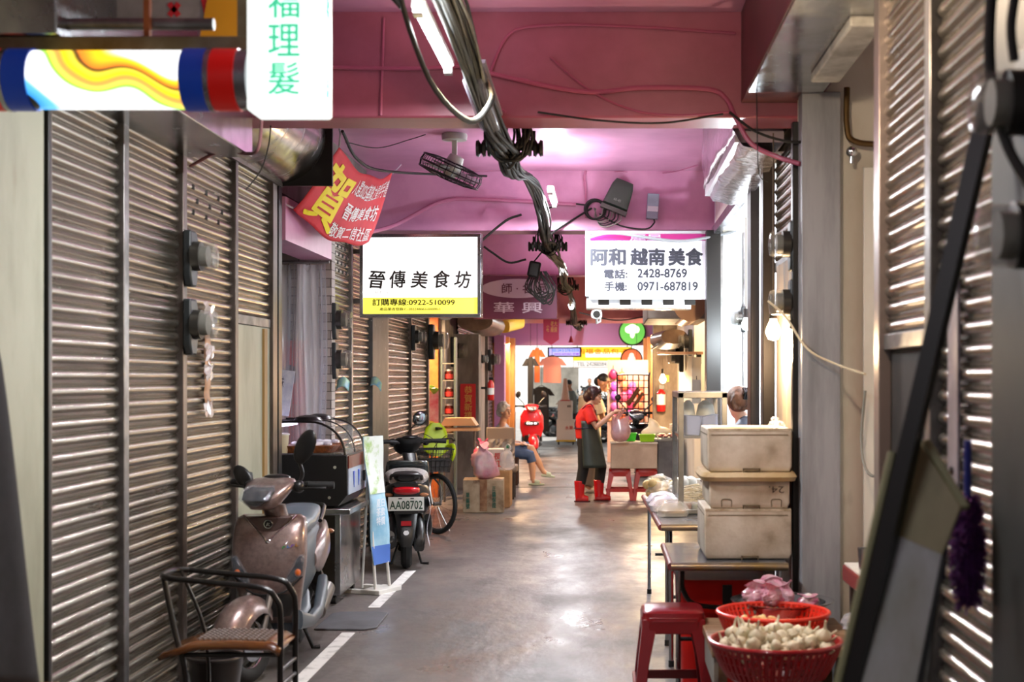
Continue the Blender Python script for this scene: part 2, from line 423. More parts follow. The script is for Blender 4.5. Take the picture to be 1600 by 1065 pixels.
SH = [shutter(1, XL, 5.70, 6.54, .0, 3.02, 'roller shutter panel beside the pale wall panels, under the barber sign'),
      shutter(1, XL, 6.62, 7.46, .0, 3.02, 'roller shutter panel behind the black metal armchair'),
      shutter(1, XL, 7.54, 8.52, .0, 3.02, 'roller shutter panel with slotted vents and a taped paper strip', 3),
      shutter(1, XL, 8.60, 9.48, 1.98, 3.02, 'short roller shutter panel raised above a pale door leaf'),
      shutter(1, XL, 11.6, 12.44, 0, 2.98, 'roller shutter panel with rows of punched holes at its top', 6),
      shutter(1, XL, 12.52, 13.5, 0, 2.98, 'roller shutter panel under the lit white signboard'),
      shutter(1, XL, 14.56, 16.26, 0, 2.98, 'wide roller shutter panel behind the parked bicycle'),
      shutter(1, XL, 16.34, 17.85, 0, 2.98, 'roller shutter panel beside the fruit shop opening'),
      shutter(1, XL, 21.7, 23.2, 0, 2.6, 'roller shutter panel next to the red couplet banner'),
      shutter(1, XL, 23.3, 24.9, 0, 2.6, 'roller shutter panel behind the grey-haired seated woman'),
      shutter(1, XL, 27.1, 28.2, 0, 2.6, 'roller shutter panel behind the red scooter'),
      shutter(-1, 1.08, 4.64, 5.40, 1.755, 3.13, 'half-raised roller shutter panel above a dark low opening'),
      shutter(-1, 1.08, 3.80, 4.54, 0, 3.13, 'roller shutter panel behind the leaning board and duster'),
      shutter(-1, 1.07, 7.62, 8.8, 2.3, 3.13, 'short roller shutter panel above the weathered plank pier'),
      shutter(-1, 1.07, 23.2, 25.2, 0, 2.6, 'roller shutter panel beside the stacked wire cage')]
# ------------------------------------------------------------------ overhead: roll boxes, soffits, signs, cables, fan
o = thing('shutter_box', 'flat stainless roll box above the shutters, under the barber sign', 'shutter box', (-2.06, 6.2, 2.82))
part('casing', MB().b2((-.19, -1.35, 0), (.19, 1.35, .46)), M_STEEL, o, bevel=.006)
part('end_cap', MB().b2((-.185, 1.35, .004), (.185, 1.362, .45)), M_STEELD, o)
o = thing('shutter_box', 'rounded stainless roll drum with faded red characters beside the red banner', 'shutter box', (-2.26, 8.66, 3.31))
prof = [(0, -.33)] + [(.355 * math.cos(math.radians(a)), .34 * math.sin(math.radians(a))) for a in range(-80, 56, 8)] + [(0, .28)]
part('drum', MB().prism(prof, 'y', -1.05, 1.05), mat('scuffed stainless drum', '#b7b2ad', .25, 1, '#8b8580', 2.5, 6, (1, 2, 1), rvar=.12, stain=('#c9b030', 3.2, .66, .7)), o, smooth=40)
part('end_plate', MB().b2((0, 1.05, -.35), (.40, 1.08, .28)), M_BLACK, o, bevel=.004)
part('lower_rail', MB().b2((0, -1.05, -.36), (.06, 1.05, -.325)), M_POST, o)
for i, ch in enumerate('精品服飾'):
    def wp(x, y, i=i):
        a = math.radians(26) + y / .36
        return V((.36 * math.cos(a), -.12 + i * .26 + x, .345 * math.sin(a)))
    text(ch, mat('faded red paint', '#8c3b40', .6), o, (0, 0, 0), .17, .2, warp=wp, bold=.01)
o = thing('shutter_box', 'cling-wrapped silver roll box hanging past the first ceiling beam', 'shutter box', (.93, 9.3, 2.93))
rr = random.Random(3)
def wrap(u, v):
    y = -1.25 + 2.5 * u; q = [(.09, .0), (.0, -.0), (-.14, .03), (-.2, .12), (-.21, .3), (-.2, .56)]
    t = v * 5; i = min(4, int(t)); f = t - i
    x = q[i][0] * (1 - f) + q[i + 1][0] * f; z = q[i][1] * (1 - f) + q[i + 1][1] * f
    return V((x + rr.uniform(-.006, .006) - .03 * math.sin(u * 9 + v * 4) * .3, y, z + rr.uniform(-.006, .006)))
part('casing', MB().b2((-.19, -1.2, .06), (.09, 1.2, .6)), mat('lilac grey board', '#b9a9b5', .4, .2), o)
part('plastic_wrap', MB().grid(wrap, 16, 15), mat('crumpled cling film', '#c9c2c6', .16, .55, '#8d8388', 6, 6, (1, 3, 1), bump=.6, bs=7), o, smooth=60)
o = thing('ceiling_light', 'unlit white batten light under the bulkhead, near end of the pair', 'light', (1.05, 4.2, 3.07))
part('housing', MB().b2((-.07, -.55, 0), (.07, .55, .045)), mat('off-white enamel', '#c9c6bf', .4, 0, '#8f8a80', 5), o, bevel=.01)
c2 = clone(o, (1.06, 6.3, 3.07), label='unlit white batten light under the bulkhead beside the pillar')
for yy in (9.3, 12.0):
    pass
struct('trim_90', boxes(((.99, 9.05, 2.96), (1.05, 13.2, 3.04))), M_STEEL)

# --- barber's lightbox and striped lamp, closest to the camera
o = thing('lightbox_sign', 'white barber lightbox with green vertical characters', 'sign', (-1.06, 4.79, 2.534))
part('casing', MB().b2((-.125, -.09, 0), (.125, .095, .95)), glow('lit white acrylic', '#f4fbf8', 1.15), o, bevel=.012, seg=3)
GR = glow('lit green print', '#45cfa0', .75)
for i, ch in enumerate('髮理福'):
    text(ch, GR, o, (0, -.092, .105 + i * .126), .105, .108, bold=.012)
for i, ch in enumerate('髮理福'):
    text(ch, GR, o, (.1262, 0, .105 + i * .126), .05, .1, rot=(PI / 2, 0, PI / 2), bold=.012)
o = thing('barber_lamp', 'horizontal striped barber lamp glowing in yellow, white and green', 'barber lamp', (-1.72, 4.78, 2.65))
def rcyl(x0, x1, r): return MB().tube([(x0, 0, 0), (x1, 0, 0)], r, 28)
def barber():
    m = bpy.data.materials.new('lit swirl print'); m.use_nodes = True; nt = m.node_tree; N = nt.nodes; L = nt.links; b = N['Principled BSDF']
    tc = N.new('ShaderNodeTexCoord'); sx = N.new('ShaderNodeSeparateXYZ'); L.new(tc.outputs['Object'], sx.inputs[0])
    n = N.new('ShaderNodeTexNoise'); n.inputs['Scale'].default_value = 4.5; n.inputs['Detail'].default_value = 0; L.new(tc.outputs['Object'], n.inputs[0])
    def mth(op, a, b):
        q = N.new('ShaderNodeMath'); q.operation = op
        for k, x in enumerate((a, b)):
            if isinstance(x, (int, float)): q.inputs[k].default_value = x
            else: L.new(x, q.inputs[k])
        return q.outputs[0]
    v = mth('ADD', mth('ADD', mth('MULTIPLY', sx.outputs[2], 4.2), mth('MULTIPLY', sx.outputs[0], 1.05)), mth('MULTIPLY', n.outputs[0], .9))
    r = N.new('ShaderNodeValToRGB'); r.color_ramp.interpolation = 'EASE'
    for p, c in [(.0, '#2f8fe0'), (.10, '#5ab4f0'), (.16, '#ffffff'), (.44, '#ffffff'), (.48, '#8ad83a'), (.53, '#ffe25a'), (.60, '#d99a4a'), (.66, '#ffd21e'), (.72, '#ffe040'), (.755, '#4a2a1a'), (.78, '#f08a2a'), (.86, '#ffd21e'), (.93, '#ffffff')]:
        e = r.color_ramp.elements.new(p); e.color = lin(c)
    L.new(v, r.inputs[0]); L.new(r.outputs[0], b.inputs['Emission Color']); b.inputs['Emission Strength'].default_value = 1.5
    b.inputs['Base Color'].default_value = (.05, .05, .05, 1); b.inputs['Roughness'].default_value = .15; return m
part('printed_cylinder', rcyl(-.19, .315, .098), barber(), o)
BL = mat('blue enamel', '#0b3fae', .35, emit=.12); RD = mat('red enamel', '#d8140c', .35, emit=.12)
part('blue_band', rcyl(.315, .395, .104), BL, o); part('blue_band', rcyl(-.27, -.19, .104), BL, o)
part('chrome_ring', rcyl(.395, .412, .106), M_STEEL, o); part('chrome_ring', rcyl(-.287, -.27, .106), M_STEEL, o)
part('red_band', rcyl(.412, .495, .104), RD, o); part('red_band', rcyl(-.37, -.287, .104), RD, o)
part('end_cap', rcyl(.495, .535, .1), M_STEEL, o); part('end_cap', rcyl(-.45, -.37, .1), M_STEEL, o)
o = thing('sign_bracket', 'rusty tube bracket carrying the barber lamp and lightbox', 'bracket', (-1.72, 4.9, 2.78))
part('lower_bar', MB().b2((-.55, -.03, -.02), (.5, .03, .04)), mat('olive brown steel', '#6f6450', .5, .4, '#57492f', 6), o, bevel=.004)
part('upper_tube', MB().cyl((-.55, .05, .1), (.36, .05, .1), .021), M_STEELD, o)
part('upright', MB().b2((.46, -.025, -.02), (.5, .025, .5)), mat('olive brown steel', '#6f6450'), o)
part('rusty_tie', MB().b2((.13, .0, .0), (.15, .03, .3)), mat('rust', '#8a4a22', .8), o)
o = thing('shop_board', 'grey tilted board with red and blue lettering behind the barber lamp', 'sign', (-1.75, 5.45, 3.05))
part('board', MB().b2((-.48, 0, -.06), (.42, .03, .5)), mat('grey vinyl', '#8c898a', .4, 0, '#6e6a6b', 4), o)
part('yellow_panel', MB().prism([(.2, -.1), (.42, -.1), (.42, .5), (.32, .5)], 'y', -.01, -.004), mat('ochre vinyl', '#c98e14', .5), o)
RW = mat('red vinyl', '#b5202a', .5); BW = mat('blue vinyl', '#2b4f9e', .5)
for i, (x, z, w, h, a, m) in enumerate([(-.15, .14, .03, .16, .3, RW), (.02, .16, .05, .1, -.5, BW), (.22, .02, .02, .14, -.2, RW), (.28, .12, .05, .03, .2, RW), (.1, .01, .06, .02, .9, RW), (.1, .01, .06, .02, -.9, RW)]):
    part('lettering', MB().box((x, -.002, z), (w, .004, h), Matrix.Rotation(a, 3, 'Y')), m, o)

# --- red banner slung by its corners
bo = V((-1.8, 10.6, 2.9))
BA, BB, BC, BD = [p - bo for p in (at(530, 230, 9.9), at(613, 271, 12.0), at(576, 378, 11.6), at(458, 325, 9.85))]
def ban(u, v):
    p = BA * (1 - u) * (1 - v) + BB * u * (1 - v) + BC * u * v + BD * (1 - u) * v
    s = 4 * u * (1 - u)
    return p + V((-.01 * s, -.10 * math.sin(PI * u) * math.sin(PI * v), -.105 * s - .03 * 4 * v * (1 - v) + .012 * math.sin(u * 14 + v * 5)))
o = thing('banner', 'red cloth banner with yellow and white characters slung by its corners', 'banner', bo)
part('cloth', MB().grid(ban, 28, 22), mat('red banner cloth', '#d3303c', .7, 0, '#c02431', 3), o, smooth=80, solid=.003)
def bw(u0, u1, v0, v1):
    return lambda x, y: ban(u0 + (u1 - u0) * (x + .5), v0 + (v1 - v0) * (.5 - y)) + V((.008, -.012, .004))
YB = mat('yellow print', '#f2dc14', .6); WB = mat('white print', '#f3ecec', .6)
text('賀', YB, o, None, 1, 1, warp=bw(.05, .43, .10, .95), bold=.018)
text('入選2025基隆之星伴手禮', WB, o, None, 1, 1, warp=bw(.44, .99, .10, .32), bold=.012)
text('晉傳美食坊', WB, o, None, 1, 1, warp=bw(.46, .95, .42, .64), bold=.016)
text('敬賀二信社區', WB, o, None, 1, 1, warp=bw(.40, .95, .74, .95), bold=.012)
for nm, p, q in (('tie', BA, BA + V((.0, -.02, .16))), ('tie', BB, BB + V((.03, .3, .12))), ('tie', BD, BD + V((-.12, -.05, .03)))):
    part(nm, MB().tube([p, (p + q) / 2 + V((.01, 0, .01)), q], .007, 6), mat('white plastic string', '#c9c9cf', .5), o)

# --- lit white signboard
o = thing('lightbox_sign', 'lit white and yellow signboard with brushed grey characters', 'sign', (-1.615, 12.5, 2.545), math.radians(-3))
part('frame', MB().b2((-.535, -.05, -.367), (.535, .09, -.335)).b2((-.535, -.05, .335), (.535, .09, .367)).b2((-.535, -.05, -.335), (-.505, .09, .335)).b2((.505, -.05, -.335), (.535, .09, .335)), M_STEEL, o, bevel=.004)
part('bracket', MB().b2((-.66, .02, .2), (-.53, .05, .24)).b2((-.66, .02, -.24), (-.53, .05, -.2)), M_STEELD, o)
part('back_panel', MB().b2((-.53, .05, -.36), (.53, .088, .36)), M_STEELD, o)
part('lit_panel', MB().b2((-.505, -.03, -.19), (.505, .04, .335)), glow('lit white panel', '#ffffff', 1.25), o)
part('yellow_band', MB().b2((-.505, -.031, -.335), (.505, .04, -.19)), glow('lit yellow band', '#f6ee5a', 1.0), o)
INK = mat('dark sign ink', '#3d3b38', .6); OLI = mat('olive sign ink', '#3c3a10', .6)
for i, (ch, x) in enumerate(zip('晉傳美食坊', (-.385, -.2, -.01, .19, .375))):
    text(ch, INK, o, (x, -.034, -.035 + .004 * (i % 2)), .15, .155, rot=(PI / 2, 0.06 * (-1) ** i, 0), bold=.022, shear=.12)
text('訂購專線:0922-510099', OLI, o, (-.06, -.034, -.232), .73, .062, bold=.02)
text('產品業者登錄:C-202248063-00000-5', OLI, o, (-.09, -.034, -.292), .54, .028, bold=.012)
text('基隆之星', mat('grey sign ink', '#9a9890', .6), o, (-.34, -.034, -.145), .13, .028)
text('晉傳', glow('pale yellow print', '#fffbd8', 1.1), o, (.0, -.034, .16), .2, .1)

# --- hanging shop sign, telephone numbers
o = thing('hanging_sign', 'white shop sign with bold black characters and two telephone numbers', 'sign', (.40, 13.15, 2.70))
part('frame', MB().b2((-.58, .0, -.30), (.58, .12, .31)), mat('grey white sign frame', '#b9bcc0', .4), o, bevel=.006)
part('purple_panel', MB().b2((-.535, -.008, -.27), (.545, .0, .28)), mat('magenta vinyl', '#a32470', .4), o)
part('white_sheet', MB().b2((-.545, -.016, -.325), (.53, -.008, .215)), mat('white vinyl sheet', '#e3e2f2', .45, emit=.12), o)  # white sheet given a faint glow of its own
NAVY = mat('navy black vinyl', '#20222e', .5)
text('阿和', NAVY, o, (-.37, -.019, .065), .33, .165, bold=.042)
text('越南', NAVY, o, (-.005, -.019, .065), .325, .165, bold=.042)
text('美食', NAVY, o, (.345, -.019, .065), .325, .165, bold=.042)
text('電話:', NAVY, o, (-.30, -.019, -.09), .22, .09, bold=.035); text('2428-8769', NAVY, o, (.13, -.019, -.085), .46, .085, bold=.028)
text('手機:', NAVY, o, (-.30, -.019, -.205), .21, .09, bold=.035); text('0971-687819', NAVY, o, (.18, -.019, -.205), .56, .085, bold=.028)
text('麗星', mat('white outline vinyl', '#d9b9e0', .5), o, (-.02, -.0095, .245), .3, .06, bold=.02)
o = thing('awning_box', 'grey awning box with black and white bars under the telephone sign', 'awning', (.30, 13.2, 2.335))
part('casing', MB().b2((-.47, -.02, -.035), (.5, .2, .07)), mat('white grey sheet', '#c5c8cc', .35), o)
part('black_bar', boxes(*[((-.36 + i * .2, -.024, -.01), (-.26 + i * .2, -.02, .065)) for i in range(5)]), M_BLACK, o)
part('lip', MB().b2((-.47, -.03, -.05), (.5, .2, -.035)), M_STEEL, o)
o = thing('hanging_sign', 'maroon shop sign with a white oval, hung under the third beam', 'sign', (-1.2, 19.345, 2.745))
part('board', MB().b2((-.58, 0, -.295), (.55, .1, .295)), mat('maroon vinyl', '#6b3450', .4), o, bevel=.006)
part('hanger', MB().b2((-.4, .04, .29), (-.36, .08, .306)).b2((.36, .04, .29), (.4, .08, .306)), M_STEELD, o)
part('oval', MB().prism([(.02 + .5 * math.cos(t * PI / 16), .12 + .13 * math.sin(t * PI / 16)) for t in range(32)], 'y', -.012, 0), mat('dirty white vinyl', '#b9a9b5', .5), o)
DM = mat('dark maroon ink', '#5a2438', .5)
text('師 · 名 品', DM, o, (.11, -.016, .12), .62, .14, bold=.01)
text('華 興', mat('white vinyl letters', '#d5c6d3', .5), o, (.02, -.004, -.14), .66, .15, bold=.008)
o = thing('pennant', 'small crimson pennant with gold characters hanging before the purple fascia', 'pennant', (-.96, 25.45, 2.435))
part('cloth', MB().prism([(-.14, .27), (.14, .27), (.14, -.1), (0, -.2), (-.14, -.1)], 'y', 0, .008), mat('crimson cloth', '#b01e46', .6), o)
text('老大\n廠房', mat('gold print', '#d9a44a', .5), o, (.05, -.003, .13), .12, .2); text('小\n吃', mat('gold print', '#d9a44a', .5), o, (-.06, -.003, .1), .05, .12)

# --- purple fascia over the far end of the arcade and what hangs there
struct('trim_91', boxes(((-2.3, 31.1, 2.36), (1.33, 31.34, 3.0))), M_PURP)
struct('trim_92', boxes(((-2.3, 28.6, 2.36), (-2.15, 31.3, 2.5))), M_PURP)
def disc_sign(nm, x, y, z, r, col, label):
    t = thing(nm, label, 'sign', (x, y, z))
    part('disc', MB().tube([(0, 0, 0), (0, .1, 0)], r, 36), glow('lit ' + col, col, .75), t)
    part('rim', MB().torus((0, .05, 0), r + .01, .02, 'y', 36), M_BLACK, t)
    return t
o = disc_sign('round_sign', .60, 30.98, 2.65, .27, '#58b64a', 'round green sign with a white cabbage shape on the purple fascia')
part('emblem', MB().ell((0, -.01, .06), (.12, .02, .11)).ell((-.09, -.01, .05), (.07, .02, .08)).ell((.09, -.01, .05), (.07, .02, .08)).ell((0, -.01, -.06), (.05, .02, .08)), glow('white sign print', '#f2f5ea', .9), o)
o = disc_sign('round_sign', .62, 33.0, 2.08, .23, '#ef7a4a', 'round orange sign with a white figure, below the green one')
part('hanger', MB().cyl((0, .05, .24), (0, .05, .64), .012, 6), M_BLACK, o)
part('emblem', MB().ell((0, -.01, .08), (.06, .02, .07)).ell((0, -.01, .0), (.09, .02, .09)).ell((0, -.01, -.07), (.12, .02, .03)).ell((-.07, -.01, -.15), (.04, .02, .03)).ell((.0, -.01, -.15), (.04, .02, .03)).ell((.07, -.01, -.15), (.04, .02, .03)), glow('white sign print', '#f2f5ea', .9), o)
o = thing('lightbox_sign', 'lit yellow and white lightbox with red characters and a telephone line', 'sign', (-.06, 34.0, 2.12))
part('casing', MB().b2((-.7, 0, -.23), (.7, .2, .27)), M_STEELD, o)
part('yellow_panel', MB().b2((-.69, -.01, -.06), (.69, 0, .26)), glow('lit yellow panel', '#ffd838', 1.15), o)
part('white_panel', MB().b2((-.69, -.01, -.22), (.69, 0, -.06)), glow('lit cream panel', '#f2f0ea', .95), o)
part('hanger', MB().cyl((-.6, .1, .27), (-.6, .1, .6), .012, 6).cyl((.6, .1, .27), (.6, .1, .6), .012, 6), M_BLACK, o)
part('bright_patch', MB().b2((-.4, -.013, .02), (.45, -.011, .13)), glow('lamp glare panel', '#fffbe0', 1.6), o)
text('四福金品包子', glow('lit red print', '#e8761e', .8), o, (0, -.016, .16), 1.2, .14, bold=.02)
text('TEL 24288584.24288684', mat('grey blue print', '#8fa0ae', .5), o, (0, -.016, -.14), 1.2, .09)
o = thing('lightbox_sign', 'small violet screen sign with blue numerals above the peach shirt', 'sign', (-.95, 33.5, 2.25))
part('casing', MB().b2((-.4, 0, -.11), (.4, .1, .12)), M_BLACK, o)
part('hanger', MB().cyl((-.3, .05, .12), (-.3, .05, .47), .01, 6).cyl((.3, .05, .12), (.3, .05, .47), .01, 6), M_BLACK, o)
part('screen', MB().b2((-.36, -.01, -.08), (.36, 0, .09)), glow('lit violet screen', '#b9b4f4', 1.0), o)
text('02-24·2·278-0318', glow('blue numerals', '#3c86e8', .9), o, (.03, -.014, .045), .62, .06, bold=.02)
text('0939-009482 手機', glow('magenta numerals', '#8f48c0', .9), o, (.05, -.014, -.04), .58, .05, bold=.02)
o = thing('tassel', 'small red tassel hung from the lowest insulator rack', 'tassel', (-.62, 26.2, 2.42))
part('cord', MB().cyl((0, 0, 0), (0, 0, .24), .004, 6), M_CABLE, o); part('bell', MB().lathe([(.01, 0), (.05, -.12), (.0, -.12)], n=12), mat('red glaze', '#a01c28', .3), o)

# --- fluorescent lamps along the cable run
def tube_lamp(x, y, z, L, label, on=1, pitch=0, r=.016):
    t = thing('fluorescent_lamp', label, 'light', (x, y, z)); t.rotation_euler = (pitch, 0, 0)
    part('housing', MB().b2((-.03, -L / 2, .02), (.03, L / 2, .055)), mat('off-white enamel', '#c9c6bf'), t, bevel=.004)
    part('tube', MB().cyl((0, -L / 2 + .03, 0), (0, L / 2 - .03, 0), r, 12), glow('lit fluorescent tube', '#f4fbff', 14) if on else M_PLAST, t)
    for s in (-1, 1): part('end_cap', MB().b2((-.02, s * L / 2 - .03, -.02), (.02, s * L / 2 + .03, .055)), mat('off-white enamel', '#c9c6bf'), t)
    return t
tube_lamp(-.79, 6.6, 3.2, 1.15, 'lit fluorescent tube lamp hung under the cables before the first beam')
tube_lamp(-.46, 12.5, 3.22, .9, 'lit fluorescent tube lamp among the cables after the fan')
tube_lamp(-.53, 18.2, 3.03, .8, 'lit fluorescent tube lamp in the cable tangle by the maroon sign', r=.03)
tube_lamp(-.56, 23.4, 2.82, .8, 'lit fluorescent tube lamp above the lowest insulator rack', r=.03)
o = thing('lamp_case', 'unlit clear plastic lamp case hung below the cable bundle', 'light', (-.63, 7.32, 3.09)); o.rotation_euler = (math.radians(-14), 0, math.radians(-4))
part('clear_cover', MB().b2((-.055, -.3, -.06), (.055, .3, .04)), mat('clear lamp cover', '#9a98a4', .1, 0, alpha=.4), o, bevel=.02, seg=3)
part('back_plate', MB().b2((-.06, -.31, .04), (.06, .31, .06)), mat('lilac enamel', '#8a8592', .4), o)
part('bulb_socket', MB().cyl((0, -.22, -.01), (0, -.14, -.01), .035), mat('grey socket', '#6b675e', .5), o)
# --- cable bundle on its insulator racks
RACKS = [(-.55, 8.22, 2.975), (-.565, 14.1, 2.95), (-.56, 20.1, 2.93), (-.52, 26.2, 2.66)]
o = thing('cable_bundle', 'thick drooping bundle of black power cables along the ceiling', 'cables', (-.56, 8, 3))
PATH = [(-.72, 3.4, 3.5), (-.70, 5.2, 3.36), (-.66, 6.4, 3.27), (-.60, 7.45, 3.02), (-.57, 7.85, 2.965), (-.55, 8.25, 2.96), (-.56, 8.8, 2.93), (-.555, 10.2, 3.10), (-.55, 11.5, 3.17), (-.55, 12.8, 3.08), (-.56, 13.45, 2.98), (-.56, 13.75, 2.96), (-.565, 14.1, 2.94), (-.56, 15.2, 2.97),
        (-.55, 17.2, 3.05), (-.55, 18.6, 3.03), (-.56, 19.6, 2.97), (-.56, 20.1, 2.9), (-.55, 21.4, 2.93), (-.55, 23.6, 2.9), (-.54, 25.0, 2.64), (-.53, 25.4, 2.62), (-.52, 26.2, 2.63), (-.5, 28.2, 2.62), (-.5, 31.0, 2.8)]
for i in range(24):
    r = R.choice([.006, .008, .008, .010, .013, .017]); a = R.uniform(0, 2 * PI); q = R.uniform(.01, .06)
    pts = []
    for j, p in enumerate(PATH):
        w = .5 if p[1] in (7.9, 13.7, 25.2) else 1
        sp = 2.0 if any(abs(p[1] - k[1]) < .1 for k in RACKS) else 1
        pts.append((p[0] + q * sp * math.cos(a + j * .25) + R.uniform(-.028, .028) + .56, p[1] - 8, p[2] - 3 + q * w * .7 * math.sin(a + j * .25) + R.uniform(-.026, .02)))
    part('cable_strand', MB().tube(smooth_path(pts, 4), r, 7), M_CABLE if i % 8 else mat('grey beige sheath', '#4a4438', .6, 0, '#6b6250', 10), o, smooth=80)
WT = mat('ivory cable', '#b7ad86', .5)
for pts in ([(-.86, 6.0, 3.22), (-.92, 6.0, 3.3), (-.84, 6.02, 3.34), (-.74, 6.0, 3.3)], [(-.72, 5.2, 3.38), (-.83, 5.6, 3.26), (-.78, 6.3, 2.98), (-.66, 6.9, 2.90), (-.56, 7.0, 3.02), (-.6, 7.2, 3.16)],
            [(-.70, 6.0, 3.35), (-.66, 6.6, 3.24), (-.6, 7.1, 3.16)]):
    part('loose_wire', MB().tube(smooth_path([V(p) - V((-.56, 8, 3)) for p in pts]), .011, 7), WT, o, smooth=80)
    part('loose_wire', MB().tube(smooth_path([V(p) - V((-.565, 8.01, 3.012)) for p in pts]), .012, 7), M_CABLE, o, smooth=80)
def loops(n, c, sx, sz, parent, m, org):
    for i in range(n):
        a = R.uniform(-.4, .4); w = R.uniform(.3, 1) * sx; h = R.uniform(.5, 1) * sz
        pts = [V((w * math.cos(t * PI / 6) + a * .1, R.uniform(-.04, .04), -h * .8 + h * math.sin(t * PI / 6))) + V(c) - V(org) for t in range(12)]
        part('loose_wire', MB().tube(smooth_path(pts + [pts[0]], 3), R.choice([.006, .008, .01]), 5), m, parent, smooth=80)
for k, (x, y, z) in enumerate(RACKS):
    t = thing('insulator_rack', ['insulator rack behind the first beam, nearest of the row', 'insulator rack behind the second beam, between the two hanging signs', 'insulator rack behind the third beam, beside the maroon sign', 'lowest insulator rack under the salmon pink beam'][k], 'insulator rack', (x, y, z))
    part('bar', MB().cyl((-.19, 0, 0), (.19, 0, 0), .014, 10), M_BLACK, t)
    part('hanger', MB().b2((-.15, -.01, 0), (-.13, .01, .1 + (.25 if k == 3 else .0))).b2((.13, -.01, 0), (.15, .01, .1 + (.25 if k == 3 else 0))), M_BLACK, t)
    for i in range(6):
        part('insulator', MB().lathe([(.012, -.03), (.045, -.028), (.05, -.012), (.028, 0), (.05, .012), (.045, .028), (.012, .03)], (-.165 + i * .066, 0, 0), 14, 'x'), mat('dark brown porcelain', '#1d1712', .3), t)
    loops((10, 9, 8, 4)[k], (x, y - .05, z + .16), .13, .16, t, M_CABLE, (x, y, z))
# hanging tangle in front of the maroon sign
t = thing('cable_coil', 'hanging tangle of thin black cable loops before the maroon sign', 'cable', (-.68, 14.3, 2.62))
part('hook', MB().cyl((-.03, 0, .2), (.1, -.2, .33), .008, 6), M_BLACK, t)
part('splice_box', MB().box((-.03, 0, .12), (.12, .08, .16), Matrix.Rotation(.2, 3, 'Y')), M_BLACK, t, bevel=.02)
for i in range(12):
    w = R.uniform(.03, .1); h = R.uniform(.12, .24); x0 = R.uniform(-.06, .07)
    part('loop', MB().tube(smooth_path([(x0 - w * .3, R.uniform(-.03, .03), .1), (x0 - w, 0, -h * .4), (x0 + .06, .02, -h), (x0 + w + .06, -.02, -h * .5), (x0 + w * .4, 0, .1)], 6), .006, 5), M_CABLE, t, smooth=80)
GB = mat('grey pvc', '#8d9194', .5)
# --- things on the face of the second beam
t = thing('breaker_box', 'dark green tilted breaker box on the pink beam', 'electrical box', (.14, 13.47, 3.38)); t.rotation_euler = (0, .38, 0)
part('cover', MB().sec([((0, .05, -.13), .12, .06, 6), ((0, .0, -.11), .125, .075, 6), ((0, .0, .08), .105, .07, 6), ((0, .02, .14), .085, .05, 6)], 24), mat('dark green bakelite', '#39433a', .45), t)
part('base', MB().b2((-.13, -.06, -.17), (.13, .07, -.13)), mat('dark grey bakelite', '#4b4a44', .5), t)
text('60-40', mat('pale grey print', '#8a928a', .6), t, (0, -.082, -.06), .07, .025)
for i in range(7):
    x = -.1 + .03 * i
    part('lead_wire', MB().tube(smooth_path([(x, .0, -.16), (x + .01, -.02, -.24), (x * .5 - .09, 0, -.28 - .01 * i), (-.16 - .004 * i, .02, -.2)], 5), .006, 5), M_CABLE if i % 3 else mat('grey wire', '#8d8a80'), t, smooth=80)
t = thing('cable_coil', 'black coil of cable hung on the pink beam beside the breaker box', 'cable', (-.09, 13.5, 3.24))
for i in range(5): part('loop', MB().torus((R.uniform(-.01, .01), -.01 * i, R.uniform(-.01, .01)), .085 + .006 * (i % 3), .007, 'y', 28, 6), M_CABLE, t)
t = thing('junction_box', 'flat grey box with a paper label on the pink beam', 'electrical box', (.455, 13.5, 3.275)); t.rotation_euler = (0, .06, 0)
part('casing', MB().b2((-.055, -.03, -.12), (.055, .05, .12)), mat('grey steel box', '#8a93a0', .45), t, bevel=.005)
part('paper_label', MB().b2((-.05, -.032, -.05), (.05, -.03, .0)), mat('white paper', '#dcdce2', .7), t)
part('tail_wire', MB().tube(smooth_path([(.02, 0, -.12), (.02, -.01, -.16), (-.06, -.02, -.22), (-.3, -.02, -.2), (-.5, 0, -.1)], 6), .008, 6), M_CABLE, t, smooth=80)
# --- caged orbit fan
t = thing('ceiling_fan', 'caged black orbit fan hung from the pink ceiling', 'fan', (-1.215, 11.5, 3.62))
part('canopy', MB().lathe([(.10, 0), (.105, -.02), (.10, -.05), (.02, -.055)], n=24), mat('grey green enamel', '#b3b8b0', .4), t)
part('arm', MB().b2((-.02, -.02, -.2), (.02, .02, -.05)), mat('grey green enamel', '#b3b8b0'), t)
hd = thing('fan_head', '', 'x'); [hd.__delitem__(q) for q in ('label', 'category')]
hd.parent = t; hd.location = (-.03, 0, -.30); hd.rotation_euler = (math.radians(6), math.radians(24), 0)
part('motor', MB().lathe([(.03, .14), (.06, .13), (.075, .06), (.075, .0), (.05, -.04)], n=20), mat('grey green enamel', '#b3b8b0'), hd)
g = MB()
for z, r in ((.05, .255), (-.0, .262), (-.05, .255), (.07, .16), (-.07, .16), (-.075, .07)): g.torus((0, 0, z), r, .006, 'z', 40, 6)
for i in range(28):
    a = 2 * PI * i / 28
    g.tube([(r * math.cos(a), r * math.sin(a), z) for r, z in ((.07, .075), (.16, .07), (.25, .055), (.263, 0), (.25, -.055), (.16, -.07), (.05, -.075))], .0035, 4)
part('cage', g, M_BLACK, hd)
bl = MB()
for i in range(3):
    a = 2 * PI * i / 3
    bl.grid(lambda u, v, a=a: V((math.cos(a) * (.04 + .19 * u) - math.sin(a) * (v - .5) * .14 * (.5 + u), math.sin(a) * (.04 + .19 * u) + math.cos(a) * (v - .5) * .14 * (.5 + u), (v - .5) * .05)), 4, 4)
part('blade', bl, mat('grey plastic blade', '#777b78', .4), hd, solid=.004)
